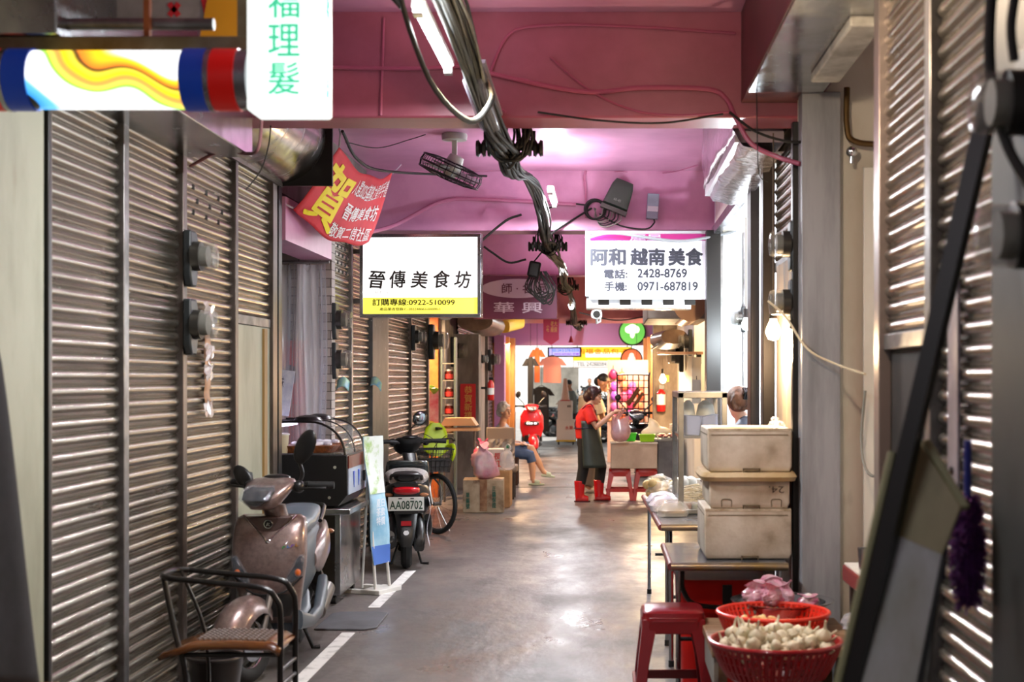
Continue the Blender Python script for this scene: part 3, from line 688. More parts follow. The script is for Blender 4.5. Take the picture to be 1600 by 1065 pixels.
# --- conduits and wires pinned to beam 1 and 2, wall wires
PK = mat('painted-over conduit', '#a5506a', .4); PK2 = mat('pink painted wire', '#b9708f', .45)
yb = 7.64
def on(px, py, y=yb): return at(px, py, y)
cable([on(500, 105), on(640, 107), on(720, 104)], .011, PK, 'rose painted conduit along the face of the first beam, beside the lightbox')
cable([on(700, 100), on(900, 142), on(1000, 137), on(1105, 139), on(1135, 155), on(1150, 185, 7.6), on(1175, 225, 7.55), on(1215, 245, 7.5), on(1250, 256, 7.4)], .013, PK, 'rose painted conduit bending off the first beam toward the grey pillar', n=8)
cable([on(600, 28), on(598, 90), on(595, 180)], .007, PK, 'thin vertical painted wire down the first beam')
cable([on(790, 175), on(760, 150), on(790, 60), on(850, 40), on(1000, 42), on(1150, 52)], .008, PK, 'thin painted wire looping high across the first beam')
cable([on(840, 175, 7.6), on(935, 188, 7.6), on(1035, 192, 7.6), on(1130, 178, 7.58)], .006, M_CABLE, 'thin black wire drooping along the bottom of the first beam')
cable([on(860, 90), on(920, 140), on(990, 172), on(1060, 180), on(1140, 175)], .006, PK, 'slack painted wire crossing the first beam')
cable([on(1140, 175, 7.6), on(1180, 205, 7.55), on(1225, 220, 7.5), on(1252, 222, 7.4)], .008, M_CABLE, 'black wire swinging from the first beam to the pillar')
cable([on(1182, 110, 7.3), on(1183, 200, 7.3), on(1186, 270, 7.4), on(1200, 284, 7.5)], .003, M_CABLE, 'thin wire hanging straight from the stainless soffit')
y2 = 13.53
cable([on(575, 364, 13.0), on(620, 350, 13.4), on(690, 315, y2), on(760, 312, y2), on(900, 320, y2)], .02, PK2, 'pink painted conduit rising from the lit signboard across the second beam', n=8)
cable([on(650, 264, y2), on(760, 266, y2), on(900, 262, y2), on(913, 280, y2), on(916, 340, y2)], .012, PK2, 'pink painted wire along the top of the second beam')
cable([on(960, 268, y2), on(1040, 270, y2), on(1090, 258, 12.5)], .006, PK2, 'thin pink wire from the breaker box to the wrapped roll box')
cable([on(845, 330, y2), on(880, 318, y2), on(915, 320, y2)], .008, M_CABLE, 'black lead joining the cable bundle to the coil')
cable([on(850, 372, 13.4), on(900, 340, y2), on(925, 325, y2)], .01, M_CABLE, 'black lead rising beside the coil on the second beam')
cable([on(750, 378, 13.5), on(790, 345, 13.4), on(815, 335, 13.4)], .012, M_CABLE, 'black lead from the lit signboard to the bundle')
cable([on(756, 385, 14.2), on(770, 395, 14.2), on(795, 410, 14.2), on(822, 405, 14.2)], .012, M_CABLE, 'black slack cable between signboard and second insulator rack')
cable([on(915, 372, 13.1), on(960, 364, 13.05), on(1050, 376, 13.0), on(1100, 372, 13.0), on(1150, 360, 13.1)], .014, GB, 'grey cable drooping across the top of the telephone sign', n=8)
cable([on(535, 205, 9.8), on(560, 250, 10.6), on(610, 268, 11.8), on(760, 275, 13.4)], .012, M_CABLE, 'black wire run above the red banner')
cable([on(540, 222, 10.8), on(590, 231, 11.2), on(640, 218, 11.5), on(665, 210, 11.4)], .004, M_CABLE, 'thin black wire feeding the caged fan')
cable([on(296, 260, 7.45), on(345, 236, 7.45), on(385, 240, 7.4), on(402, 234, 7.3), on(408, 200, 7.3), on(408, 150, 7.3)], .009, mat('dusty rose conduit', '#7a4d50', .45), 'dusty rose conduit looping below the flat roll box', n=8)
cable([on(424, 185, 7.9), on(420, 225, 7.9), on(408, 265, 7.9), on(384, 297, 7.9)], .004, M_CABLE, 'loose black wire end hanging before the roll drum')
cable([on(905, 488, 24), on(960, 500, 24), on(1010, 494, 24), on(1060, 484, 24)], .012, M_CABLE, 'black cable drooping under the salmon pink beam')
cable([on(1200, 470, 7.5), on(1228, 495, 7.45), on(1262, 545, 7.3), on(1310, 570, 7.2), on(1352, 584, 6.8)], .006, mat('cream flex', '#d6c4a0', .5), 'cream flex sagging across the grey pillar')
cable([on(1352, 610, 7.3), on(1346, 690, 7.3), on(1356, 738, 7.2), on(1385, 745, 7.0)], .008, mat('grey flex', '#8c887c', .5), 'grey flex looping down beside the dark low opening')
cable([at(1552, -40, 3.4), at(1546, 60, 3.4), at(1552, 150, 3.4), at(1575, 230, 3.35), at(1610, 290, 3.3)], .014, M_CABLE, 'thick black cable hanging in front of the dark steel post', n=8)
cable([at(1590, -30, 3.3), at(1580, 40, 3.3), at(1585, 95, 3.3)], .012, M_CABLE, 'short black cable dropping into the upper meter by the dark steel post', n=8)
# security camera
t = thing('security_camera', 'small white dome security camera under the awning box', 'camera', (-.075, 13.18, 2.235))
part('body', MB().sec([((0, -.09, .0), .05, .04, 3), ((0, .06, .0), .05, .042, 3), ((0, .1, .0), .03, .03, 3)], 20, 'y'), mat('white plastic', '#e4e4e4', .35), t)
part('lens_ring', MB().tube([(0, -.097, 0), (0, -.09, 0)], .034, 20), M_BLACK, t)
part('bracket', MB().tube([(0, .05, -.04), (.0, .06, -.075), (.03, .09, -.06), (.035, .12, .0), (.03, .13, .05)], .012, 8), mat('white plastic', '#e4e4e4'), t)
# ------------------------------------------------------------------ scooters
CLR = mat('clear lamp lens', '#aab0ba', .04, 0, alpha=.16, spec=.9)
CHROME = mat('chrome', '#d8d8da', .1, 1)
AMB = mat('amber lens', '#d9661a', .2)
REDL = mat('red lens', '#b3121c', .18, coat=.5)
def scooter(label, loc, rz, body, dark, seat, steer=-.16, hero=0, lean=0, mirrors=None, rear=1, name='scooter', plate=None, facing_plate=0, group=None):
    t = thing(name, label, 'scooter', loc, rz, group); t.rotation_euler = (0, lean, rz)
    t.name = name
    TY = M_RUB
    # rear wheel, engine, exhaust
    w = part('rear_wheel', MB().torus((0, .62, .215), .165, .052, 'x', 32, 10, .95), TY, t)
    part('rim', MB().lathe([(.125, -.04), (.12, -.03), (.05, -.02), (.05, .02), (.12, .03), (.125, .04)], (0, .62, .215), 24, 'x'), M_STEELD, w)
    part('engine', MB().sec([((-.09, .2, .27), .07, .08, 4), ((-.10, .45, .25), .06, .09, 4), ((-.11, .68, .23), .045, .08, 4)], 18, 'y'), mat('engine grey', '#3a3b3d', .45, .5), t)
    part('exhaust', MB().tube(smooth_path([(.1, .25, .2), (.13, .4, .19), (.14, .55, .22), (.15, .85, .3)], 5), [.02] * 5 + [.025] * 4 + [.055] * 7, 14), mat('exhaust steel', '#57524e', .4, .7), t)
    if rear:
        rf = part('rear_fender', MB().sec([((0, .80, .50), .10, .05, 3), ((0, .87, .40), .085, .035, 3), ((0, .91, .30), .07, .025, 3), ((0, .92, .22), .045, .015, 3)], 18, 'z'), M_BLKP, t)
        part('reflector', MB().box((0, .935, .42), (.085, .01, .04)), REDL, rf)
        part('emblem', MB().tube([(0, .93, .345), (0, .94, .34)], .024, 20), CHROME, rf)
        part('hugger', MB().sec([((-.1, .66, .42), .045, .06, 3), ((-.12, .8, .32), .04, .07, 3), ((-.11, .86, .25), .03, .04, 3)], 14, 'y').sec([((.1, .66, .42), .045, .06, 3), ((.12, .8, .32), .04, .07, 3), ((.11, .86, .25), .03, .04, 3)], 14, 'y'), M_BLKP, rf)
    # body under the seat
    part('side_body', MB().sec([((0, .02, .48), .09, .17, 4), ((0, .12, .50), .125, .20, 3), ((0, .35, .55), .15, .19, 3), ((0, .6, .61), .165, .14, 3), ((0, .82, .68), .125, .09, 3), ((0, .96, .715), .06, .05, 3)], 26, 'y'), dark, t)
    for s in (-1, 1):
        part('side_panel', MB().sec([((s * .115, .34, .55), .045, .05, 2.6), ((s * .145, .45, .57), .05, .11, 2.6), ((s * .155, .62, .62), .05, .10, 2.6), ((s * .115, .84, .69), .045, .06, 2.6), ((s * .06, .95, .72), .03, .03, 2.6)], 18, 'y'), body if hero else dark, t)
    part('seat', MB().sec([((0, .03, .715), .08, .025, 3), ((0, .1, .74), .12, .045, 3), ((0, .3, .765), .135, .05, 3), ((0, .45, .765), .14, .045, 3), ((0, .58, .795), .145, .05, 3), ((0, .8, .81), .12, .045, 3), ((0, .88, .805), .07, .03, 3)], 24, 'y'), seat, t)
    part('grab_rail', MB().tube(smooth_path([(-.13, .70, .75), (-.13, .85, .80), (-.10, .95, .83), (.10, .95, .83), (.13, .85, .80), (.13, .70, .75)], 5), .014, 8), M_BLKP, t)
    if rear:
        tl = part('tail_lamp', MB().sec([((0, .93, .70), .115, .045, 2.5), ((0, .975, .70), .10, .032, 2.5), ((0, .995, .70), .06, .015, 2.5)], 22, 'y'), REDL, t)
        part('lamp_shell', MB().sec([((0, .88, .735), .13, .035, 2.5), ((0, .97, .745), .1, .02, 2.5)], 18, 'y'), M_BLKP, tl)
        for s in (-1, 1): part('turn_lens', MB().ell((s * .15, .93, .66), (.04, .03, .018)), mat('smoked amber lens', '#8a5a3a', .15), t)
    if plate:
        p = part('licence_plate', MB().b2((-.15, .955, .53), (.15, .962, .645)), mat('white plate', '#e6ebe6', .35), t, rot=None)
        text(plate, mat('dark green plate ink', '#17402f', .5), p, (0, .964, .578), .275, .072, rot=(PI / 2, 0, PI), bold=.01)
        part('plate_bolt', MB().box((-.05, .964, .632), (.03, .004, .008)).box((.05, .964, .632), (.03, .004, .008)), M_BLACK, p)
        part('plate_holder', MB().b2((-.10, .90, .5), (.10, .954, .68)), M_BLKP, t)
    # floor board and lower fairing
    part('floor_board', MB().sec([((0, -.30, .27), .15, .05, 4), ((0, -.12, .265), .165, .04, 4), ((0, .12, .27), .16, .045, 4), ((0, .26, .34), .13, .06, 4)], 22, 'y'), dark, t)
    for s in (-1, 1):
        part('foot_rail', MB().sec([((s * .15, -.34, .30), .03, .055, 3), ((s * .185, -.1, .255), .03, .035, 3), ((s * .195, .15, .27), .03, .035, 3), ((s * .19, .34, .36), .035, .05, 3), ((s * .185, .42, .42), .03, .03, 3)], 14, 'y'), dark if not hero else mat('grey blue plastic', '#4b545c', .4), t)
    # leg shield
    sh = part('leg_shield', MB().sec([((0, -.27, .28), .15, .05, 3.2), ((0, -.315, .38), .165, .065, 3.2), ((0, -.35, .50), .185, .075, 3.0), ((0, -.365, .62), .205, .08, 2.8), ((0, -.35, .74), .205, .078, 2.8), ((0, -.325, .82), .20, .07, 3), ((0, -.30, .868), .19, .055, 3.4), ((0, -.285, .885), .16, .035, 3)], 34, 'z'), body, t, smooth=60)
    part('inner_shield', MB().sec([((0, -.24, .30), .14, .05, 4), ((0, -.28, .6), .185, .05, 4), ((0, -.25, .84), .17, .05, 4)], 24, 'z'), dark, t)
    if hero:
        vt = MB()
        vt.tube(smooth_path([(-.145, -.345, .885), (-.09, -.383, .83), (-.03, -.41, .775), (0, -.425, .745), (.03, -.41, .775), (.09, -.383, .83), (.145, -.345, .885)], 5), [.006] * 14 + [.011] * 3 + [.006] * 14, 8)
        part('chrome_chevron', vt, CHROME, sh)
        part('centre_panel', MB().prism([(-.135, .885), (.135, .885), (.08, .825), (.03, .785), (0, .765), (-.03, .785), (-.08, .825)], 'y', -.403, -.33), mat('deep bronze paint', '#5d4a46', .3, .4, coat=.5), sh, bevel=.012)
        em = part('emblem', MB().torus((0, -.412, .842), .022, .005, 'y', 24, 6), CHROME, sh)
        part('badge', MB().tube([(0, -.405, .842), (0, -.416, .842)], .019, 20), M_BLACK, em)
        part('badge_mark', MB().box((-.004, -.418, .842), (.006, .004, .022), Matrix.Rotation(.4, 3, 'Y')).box((.005, -.418, .845), (.014, .004, .005), Matrix.Rotation(-.5, 3, 'Y')).box((.004, -.418, .836), (.014, .004, .005), Matrix.Rotation(.4, 3, 'Y')), CHROME, em)
        for i, c in enumerate(('#58c87a', '#7aa0e8', '#b07ae0', '#e09a3a')):
            part('lettering', MB().box((.085 + i * .023, -.432 + i * .003, .715 + .004 * i), (.006, .003, .016), Matrix.Rotation(.35, 3, 'Y')).box((.092 + i * .023, -.432 + i * .003, .72 + .004 * i - (i % 2) * .01), (.014, .003, .005), Matrix.Rotation(-.1, 3, 'Y')), mat('foil print ' + c, c, .25, .6), sh)
        for s in (-1, 1):
            tl = part('turn_lamp', MB().prism([(s * .095, .50), (s * .13, .515), (s * .185, .56), (s * .197, .66), (s * .175, .67), (s * .14, .62), (s * .105, .56)], 'y', -.432, -.36), mat('lamp bowl', '#6f6e72', .16, .9, '#2c2b2d', 26, 2, lo=.45, hi=.55, bump=.6, bs=40), sh, bevel=.012)
            part('lens', MB().prism([(s * .09, .495), (s * .13, .508), (s * .19, .556), (s * .203, .668), (s * .172, .678), (s * .135, .625), (s * .10, .565)], 'y', -.44, -.39), CLR, tl, bevel=.012)
            part('bulb', MB().ell((s * .165, -.43, .575), (.018, .012, .022)), AMB, tl)
        part('mouth_line', MB().tube(smooth_path([(-.185, -.40, .55), (-.1, -.437, .475), (0, -.447, .455), (.1, -.437, .475), (.185, -.40, .55)], 6), .005, 6), M_BLACK, sh)
        part('wheel_arch', MB().sec([((0, -.36, .33), .12, .07, 3), ((0, -.39, .41), .155, .045, 3), ((0, -.40, .455), .13, .03, 3)], 24, 'z'), M_BLACK, sh)
    # steering column group: wheel, fender, fork turn with the bars
    st = bpy.data.objects.new('steering', None); COL.objects.link(st); st.parent = t; st.location = (0, -.42, .55)
    st.rotation_euler = (math.radians(-0), 0, steer)
    q = V((0, -.42, .55))
    def sp(name, mb, m, **kw): return part(name, mb.tf(Matrix.Translation(-q)), m, st, **kw)
    fw = sp('front_wheel', MB().torus((0, -.62, .215), .165, .05, 'x', 36, 12, .95), TY)
    part('rim', MB().tf(Matrix.Identity(4)).torus(V((0, -.62, .215)) - q, .128, .012, 'x', 32, 8, 2.6), M_STEELD if not hero else CHROME, fw)
    spk = MB()
    for i in range(6):
        a = 2 * PI * i / 6; spk.tube([V((0, -.62, .215)) - q, V((0, -.62 + .125 * math.cos(a), .215 + .125 * math.sin(a))) - q], [.022, .012], 8)
    spk.tube([V((-.05, -.62, .215)) - q, V((.05, -.62, .215)) - q], .035, 16)
    part('spoke', spk, M_STEELD, fw)
    part('brake_disc', MB().tube([V((.045, -.62, .215)) - q, V((.049, -.62, .215)) - q], .09, 28), M_STEEL, fw)
    part('caliper', MB().box(V((.06, -.56, .26)) - q, (.04, .07, .06)), mat('gold caliper', '#8a7648', .4, .6), fw, bevel=.01)
    fen = MB()
    def fe(u, v):
        a = math.radians(-8 + 150 * u); r = .232 + .028 * math.sin(PI * v) - .012 * abs(2 * v - 1) ** 3; h = (.07 + .03 * math.sin(PI * u) + .02 * (1 - u))
        x = (v - .5) * 2 * h
        drop = .05 * abs(2 * v - 1) ** 2.5
        return V((x, -.62 + (r - drop) * math.cos(PI - a), .215 + (r - drop) * math.sin(PI - a)))
    sp('front_fender', fen.grid(fe, 22, 12), body, smooth=70, solid=.006)
    for s in (-1, 1): sp('fork_leg', MB().tube([(s * .075, -.61, .2), (s * .07, -.5, .47)], .018, 10), M_STEELD)
    # handlebar cowl
    co = sp('handlebar_cowl', MB().sec([((0, -.475, .93), .06, .05, 2.4), ((0, -.47, .97), .11, .075, 2.4), ((0, -.43, 1.02), .135, .085, 2.4), ((0, -.38, 1.065), .15, .07, 2.6), ((0, -.35, 1.09), .12, .045, 2.6), ((0, -.34, 1.10), .06, .02, 2.6)], 28, 'z'), body if not plate else M_BLKP, smooth=60)
    sp('column_neck', MB().sec([((0, -.32, .86), .06, .05, 3), ((0, -.37, .95), .065, .05, 3)], 20, 'z'), body if not plate else M_BLKP)
    hl = part('headlamp', MB().sec([(V((0, -.535, .955)) - q, .035, .03, 2.4), (V((0, -.535, .985)) - q, .085, .035, 2.4), (V((0, -.50, 1.03)) - q, .095, .035, 2.6), (V((0, -.465, 1.05)) - q, .07, .02, 2.6)], 24, 'z'), mat('headlamp bowl', '#77797e', .14, .95, '#2c2b2d', 22, 2, lo=.45, hi=.55, bump=.7, bs=34), co)
    part('lens', MB().sec([(V((0, -.548, .95)) - q, .035, .03, 2.4), (V((0, -.552, .985)) - q, .095, .035, 2.4), (V((0, -.515, 1.035)) - q, .105, .035, 2.6), (V((0, -.475, 1.06)) - q, .08, .02, 2.6)], 24, 'z'), CLR, hl)
    part('dash', MB().ell(V((0, -.33, 1.095)) - q, (.085, .05, .02)), M_BLKP, co)
    for s in (-1, 1):
        sp('handlebar', MB().tube([(s * .1, -.36, 1.05), (s * .2, -.33, 1.06)], .02, 10), M_BLKP)
        sp('grip', MB().tube([(s * .2, -.33, 1.06), (s * .33, -.27, 1.055)], [.019, .021], 12), M_RUB)
        sp('brake_lever', MB().tube([(s * .17, -.38, 1.04), (s * .24, -.385, 1.045), (s * .32, -.34, 1.045)], .008, 6), M_BLACK)
        sp('lever_mount', MB().ell((s * .16, -.36, 1.05), (.035, .035, .035)), M_BLKP)
    for (mx, mz, my, a, r1, r2) in (mirrors if mirrors is not None else [(-.27, 1.30, -.3, .3, .055, .075), (.27, 1.30, -.3, -.3, .055, .075)]):
        s = 1 if mx > 0 else -1
        mr = sp('mirror', MB().ell((mx, my, mz), (r1, .022, r2), 18, 10, Matrix.Rotation(a, 3, 'Y')), M_BLKP)
        part('mirror_glass', MB().ell(V((mx, my + .012, mz)) - q, (r1 * .86, .014, r2 * .86), 18, 8, Matrix.Rotation(a, 3, 'Y')), mat('mirror glass', '#8f979c', .05, 1), mr)
        part('stem', MB().tube(smooth_path([V((s * .15, -.35, 1.06)) - q, V((s * .17, -.34, 1.12)) - q, V((mx, my, mz)) - q - V((math.sin(a), 0, math.cos(a))) * r2 * .8], 5), .011, 8), M_BLKP, mr)
    # stand
    part('stand', MB().tube([(-.19, .40, .012), (-.13, .38, .012), (-.08, .3, .17), (.08, .3, .17), (.13, .38, .012), (.17, .40, .012)], .012, 8), M_BLACK, t)
    return t
BRONZE = mat('bronze metallic paint', '#8d7872', .3, .45, '#7c6863', 40, 2, coat=.6)
SLATE = mat('slate blue plastic', '#3f4850', .42)
scooter('bronze scooter with clear turn lamps, parked facing out beside the black metal armchair', (-1.885, 8.27, 0), .06, BRONZE, SLATE, mat('slate vinyl seat', '#5c6a76', .35), steer=-.42, hero=1,
        mirrors=[(-.20, 1.09, -.36, -.75, .05, .085), (.20, 1.27, -.36, .5, .06, .105)])
DKG = mat('dark green black paint', '#171d1e', .25, coat=.6)
sc2 = scooter('black scooter parked rear-first with a white licence plate beside the bicycle', (-1.80, 12.95, 0), PI + .13, DKG, mat('black gloss panel', '#15181a', .3), mat('black vinyl seat', '#1a1a1b', .4), steer=.30, plate='AA08702',
              mirrors=[])
part('seat_cover', MB().sec([((0, .34, .76), .15, .07, 3), ((0, .5, .79), .19, .075, 2.6), ((0, .72, .80), .19, .07, 2.6), ((0, .82, .78), .15, .05, 3)], 24, 'y'), mat('grey crumpled plastic', '#a8a3a0', .3, 0, '#7c7876', 9, 6, bump=.8, bs=22), sc2, label='crumpled grey plastic cover over the seat')
part('hanging_cloth', MB().grid(lambda u, v: V((-.19 - .015 * math.sin(v * 7), .55 + u * .18 + .01 * math.sin(v * 9), .62 - v * .42)), 6, 10), mat('white rag', '#d9d9e0', .7), sc2, solid=.004)
RDP = mat('bright red scooter paint', '#c4101c', .25, coat=.7)
sc3 = scooter('red scooter with a square upright front, parked past the grey-haired seated woman', (-1.55, 30.2, 0), .05, RDP, M_BLKP, M_BLKP, steer=.12)
part('front_panel', MB().sec([((0, -.42, .42), .2, .06, 5), ((0, -.43, .6), .25, .07, 5), ((0, -.43, .85), .24, .07, 4), ((0, -.42, .98), .17, .05, 3)], 28, 'z'), RDP, sc3, smooth=60)
part('headlamp_bar', MB().sec([((-.15, -.52, .70), .02, .03, 2), ((-.1, -.52, .70), .03, .045, 3), ((.1, -.52, .70), .03, .045, 3), ((.15, -.52, .70), .02, .03, 2)], 18, 'x'), mat('dark lamp glass', '#30302f', .1), sc3)
for x in (-.09, -.045, 0, .075): part('lamp_dot', MB().ell((x, -.55, .70), (.018 if x < .05 else .03, .01, .02)), glow('lit led', '#ffffff', 1.5), sc3)
part('arch', MB().sec([((0, -.49, .30), .17, .03, 4), ((0, -.49, .45), .15, .03, 3)], 20, 'z'), M_BLACK, sc3)
BK = mat('black gloss paint', '#101114', .2, coat=.8)
sc4 = scooter('black scooter with round mirrors, parked in front of the wire cage', (.62, 24.3, 0), -.2, BK, M_BLKP, M_BLKP, steer=.35,
              mirrors=[(-.30, 1.32, -.3, 0, .055, .055), (.32, 1.29, -.3, 0, .055, .055)])
for i, (x, y, rz) in enumerate([(-.55, 36.8, .9), (.0, 41, .4), (-.45, 43, .3), (-.95, 45, .2), (.45, 44, .5), (.9, 40, -.3), (.1, 47, .2), (-.7, 50, .1)]):
    clone(sc4, (x, y, -.02), rz, ['black scooter parked across the arcade mouth behind the man in grey', 'black scooter in the sunlit street row, right behind the tall man in beige', 'black scooter in the sunlit street row, beside the rider', 'black scooter in the sunlit street, beyond the fruit cartons',
          'black scooter in the sunlit street, hidden behind the shoppers', 'black scooter in the sunlit street, beyond the wire cage', 'black scooter farthest up the middle of the sunlit street', 'black scooter at the far end of the sunlit street row'][i])
rs = random.Random(8)
for i in range(9):
    clone(sc4, (-.95 + .135 * i, 39.5 + rs.uniform(0, 4), -.02), 1.2 + rs.uniform(-.5, .5), 'one of the black scooters packed side by side across the sunlit street').__setitem__('group', 'scooters packed across the street')
# ------------------------------------------------------------------ bicycle with child seat
def bike():
    t = thing('bicycle', 'old silver bicycle with a wire basket and a lime child seat', 'bicycle', (-1.95, 15.5, 0), math.radians(18))
    # local: front wheel toward -y
    SIL = mat('silver bike tube', '#a9a6a2', .3, .8)
    def wheel(nm, c, rz, parent):
        w = bpy.data.objects.new(nm, None); COL.objects.link(w); w.parent = parent; w.location = c; w.rotation_euler = (0, 0, rz)
        part('tyre', MB().torus((0, 0, 0), .30, .022, 'x', 44, 8), M_RUB, w)
        part('rim', MB().torus((0, 0, 0), .275, .012, 'x', 44, 6), M_STEEL, w)
        sp = MB()
        for i in range(24):
            a = 2 * PI * i / 24; sp.tube([(.02 * (-1) ** i, 0, 0), (0, .275 * math.cos(a), .275 * math.sin(a))], .0015, 4)
        part('spoke', sp, M_STEEL, w)
        part('hub', MB().tube([(-.05, 0, 0), (.05, 0, 0)], .02, 12), M_STEELD, w)
        return w
    wheel('rear_wheel', (0, .55, .322), 0, t)
    wheel('front_wheel', (.02, -.52, .322), math.radians(28), t)
    fr = MB()
    for a, b, r in (((0, -.33, .78), (0, .08, .30), .018), ((0, .08, .30), (0, .12, .75), .016), ((.05, .55, .32), (.02, .1, .6), .01), ((-.05, .55, .32), (-.02, .1, .6), .01), ((.04, .55, .32), (0, .08, .30), .01), ((0, -.33, .78), (0, .1, .45), .014)):
        fr.tube([a, b], r, 8)
    part('frame', fr, SIL, t)
    part('red_tube', MB().tube([(0, -.30, .72), (0, .0, .36)], .02, 8), mat('red bike paint', '#b3342e', .35), t)
    part('fork', MB().tube(smooth_path([(0, -.33, .85), (.0, -.38, .62), (.06, -.5, .5), (.06, -.52, .32)], 5), .013, 8).tube(smooth_path([(0, -.38, .62), (-.05, -.48, .5), (-.03, -.53, .32)], 5), .013, 8), SIL, t)
    part('handlebar', MB().tube(smooth_path([(-.27, -.16, .98), (-.22, -.24, 1.0), (-.1, -.33, .99), (.1, -.33, .99), (.22, -.24, 1.0), (.27, -.16, .98)], 6), .012, 8), M_BLACK, t)
    for s in (-1, 1): part('grip', MB().tube([(s * .27, -.16, .98), (s * .30, -.06, .97)], .018, 10), M_RUB, t)
    part('brake_cable', MB().tube(smooth_path([(-.2, -.26, 1.0), (-.12, -.45, 1.06), (.02, -.48, .95), (0, -.4, .7)], 6), .004, 5).tube(smooth_path([(.2, -.26, 1.0), (.12, -.46, 1.03), (.0, -.44, .9), (0, -.36, .7)], 6), .004, 5), M_BLACK, t)
    bs = MB()
    for i in range(5):
        f = i / 4; hw = .14 + .04 * f; z = .66 + .24 * f; hd = .10 + .03 * f
        pts = [(-hw, -.50 - hd, z), (hw, -.50 - hd, z), (hw, -.50 + hd, z), (-hw, -.50 + hd, z)]
        bs.tube(pts, .004 if i < 4 else .008, 5, closed=True)
    for i in range(26):
        u = i / 26 * 4; k = int(u); f = u - k
        def pt(hw, hd, z): 
            c = [(-hw, -hd), (hw, -hd), (hw, hd), (-hw, hd)]; a, b = c[k % 4], c[(k + 1) % 4]
            return (a[0] * (1 - f) + b[0] * f, -.5 + a[1] * (1 - f) + b[1] * f, z)
        bs.tube([pt(.14, .10, .66), pt(.18, .13, .90)], .0025, 4)
    part('basket', bs, M_BLACK, t)
    part('basket_lining', MB().sec([((0, -.5, .665), .135, .095, 6), ((0, -.5, .80), .155, .11, 6)], 20), mat('dark bundle', '#2a2624', .8, 0, '#3c3633', 10, bump=.5), t)
    part('child_seat', MB().sec([((0, 0, 0), .05, .03, 3)] + [((.0, .01 * k, .06 * k), .12 + .025 * math.sin(k * .7) - (.05 if k == 6 else 0), .03, 3) for k in range(1, 7)], 22).tf(Matrix.Translation((.10, -.08, .80))), mat('lime plastic', '#c4dd12', .4), t)
    cs = t.children[-1]
    part('handle_slot', MB().sec([((.08, -.117, 1.10), .005, .014, 2), ((.10, -.117, 1.10), .05, .016, 2.5), ((.16, -.117, 1.10), .005, .01, 2)], 12, 'x'), M_BLACK, cs)
    part('arm_rest', MB().tube(smooth_path([(.23, -.08, .9), (.26, -.2, .92), (.26, -.24, .84), (.24, -.2, .76)], 5), .022, 10), mat('lime plastic', '#c4dd12'), cs)
    part('saddle', MB().sec([((0, .0, .82), .03, .02, 2.5), ((0, .12, .83), .07, .03, 2.5), ((0, .26, .84), .11, .035, 2.5), ((0, .3, .84), .08, .02, 2.5)], 18, 'y'), M_BLKP, t)
    m = part('mirror', MB().ell((-.13, -.34, 1.22), (.075, .015, .085), 18, 9, Matrix.Rotation(.7, 3, 'Y')), M_BLKP, t)
    part('mirror_glass', MB().ell((-.13, -.35, 1.22), (.065, .012, .075), 18, 9, Matrix.Rotation(.7, 3, 'Y')), mat('mirror glass', '#8f979c'), m)
    part('stem', MB().tube(smooth_path([(-.2, -.26, 1.0), (-.24, -.3, 1.08), (-.17, -.33, 1.16)], 5), .007, 6), M_BLACK, m)
    part('kickstand', MB().tube([(.05, -.40, .28), (.17, -.44, .02)], .008, 6), SIL, t)
    part('chain_guard', MB().sec([((.06, .05, .3), .012, .06, 3), ((.06, .5, .32), .012, .04, 3)], 14, 'y'), mat('dark green enamel', '#2d3a30', .4), t)
    return t
bike()
# ------------------------------------------------------------------ left side furniture and stalls
# black metal armchair facing the aisle
o = thing('armchair', 'black tubular metal armchair with a brown moulded seat, before the shutters', 'chair', (-1.70, 6.55, 0))
TB = mat('black enamel tube', '#1d1b1a', .3, .4)
def rail(y, xf):
    return smooth_path([(xf, y, .0), (xf, y, .35), (xf, y, .58), (xf - .02, y, .65), (xf - .08, y, .70), (xf - .3, y, .725), (-.26, y, .745)], 6)
y0, y1 = -.13, .16
arm = rail(y0, .235) + [V(p) for p in smooth_path([(-.26, y0, .745), (-.315, y0 + .06, .75), (-.315, y1 - .06, .75), (-.26, y1, .745)], 6)[1:-1]] + rail(y1, .24)[::-1]
part('arm_rail', MB().tube(arm, .0135, 10), TB, o)
part('leg', MB().tube(smooth_path([(-.30, y0 + .03, .745), (-.24, y0, .5), (-.19, y0 - .01, .3), (-.2, y0 - .01, 0)], 5), .016, 10, flat=.6), TB, o)
part('leg', MB().tube(smooth_path([(-.29, y1 - .03, .745), (-.2, y1, .5), (-.17, y1, .3), (-.17, y1, 0)], 5), .016, 10, flat=.6), TB, o)
part('stretcher', MB().cyl((.235, y0, .33), (.24, y1, .33), .010).cyl((.235, y0, .26), (.24, y1, .26), .010).cyl((-.2, y0, .4), (.235, y0, .4), .011).cyl((-.18, y1, .4), (.235, y1, .4), .011), TB, o)
def seatf(u, v):
    x = -.31 + .55 * u; z = .445 - .075 * max(0, 1 - u / .32) ** 1.5 + .012 * math.sin(PI * u) - .02 * max(0, (u - .92) / .08) + .03 * (v - .5) * 0
    e = max(0, abs(2 * v - 1) - .8) / .2
    lip = max(0, 1 - u / .2)
    return V((x, -.17 + .36 * v * (1 - .12 * lip) + .02 * lip, z + .03 * lip * (abs(2 * v - 1)) - .018 * e * e))
st = part('seat', MB().grid(seatf, 24, 14), mat('brown moulded plywood', '#7a4a22', .22, 0, '#4a2812', 5, 5, (1, 6, 1), coat=.4), o, solid=.022, smooth=60)
dots = MB()
for i in range(13):
    for j in range(7):
        p = seatf(.32 + i * .045, .16 + j * .11); dots.box(p + V((0, 0, .014)), (.012, .022, .008), Matrix.Rotation(.6, 3, 'Z'))
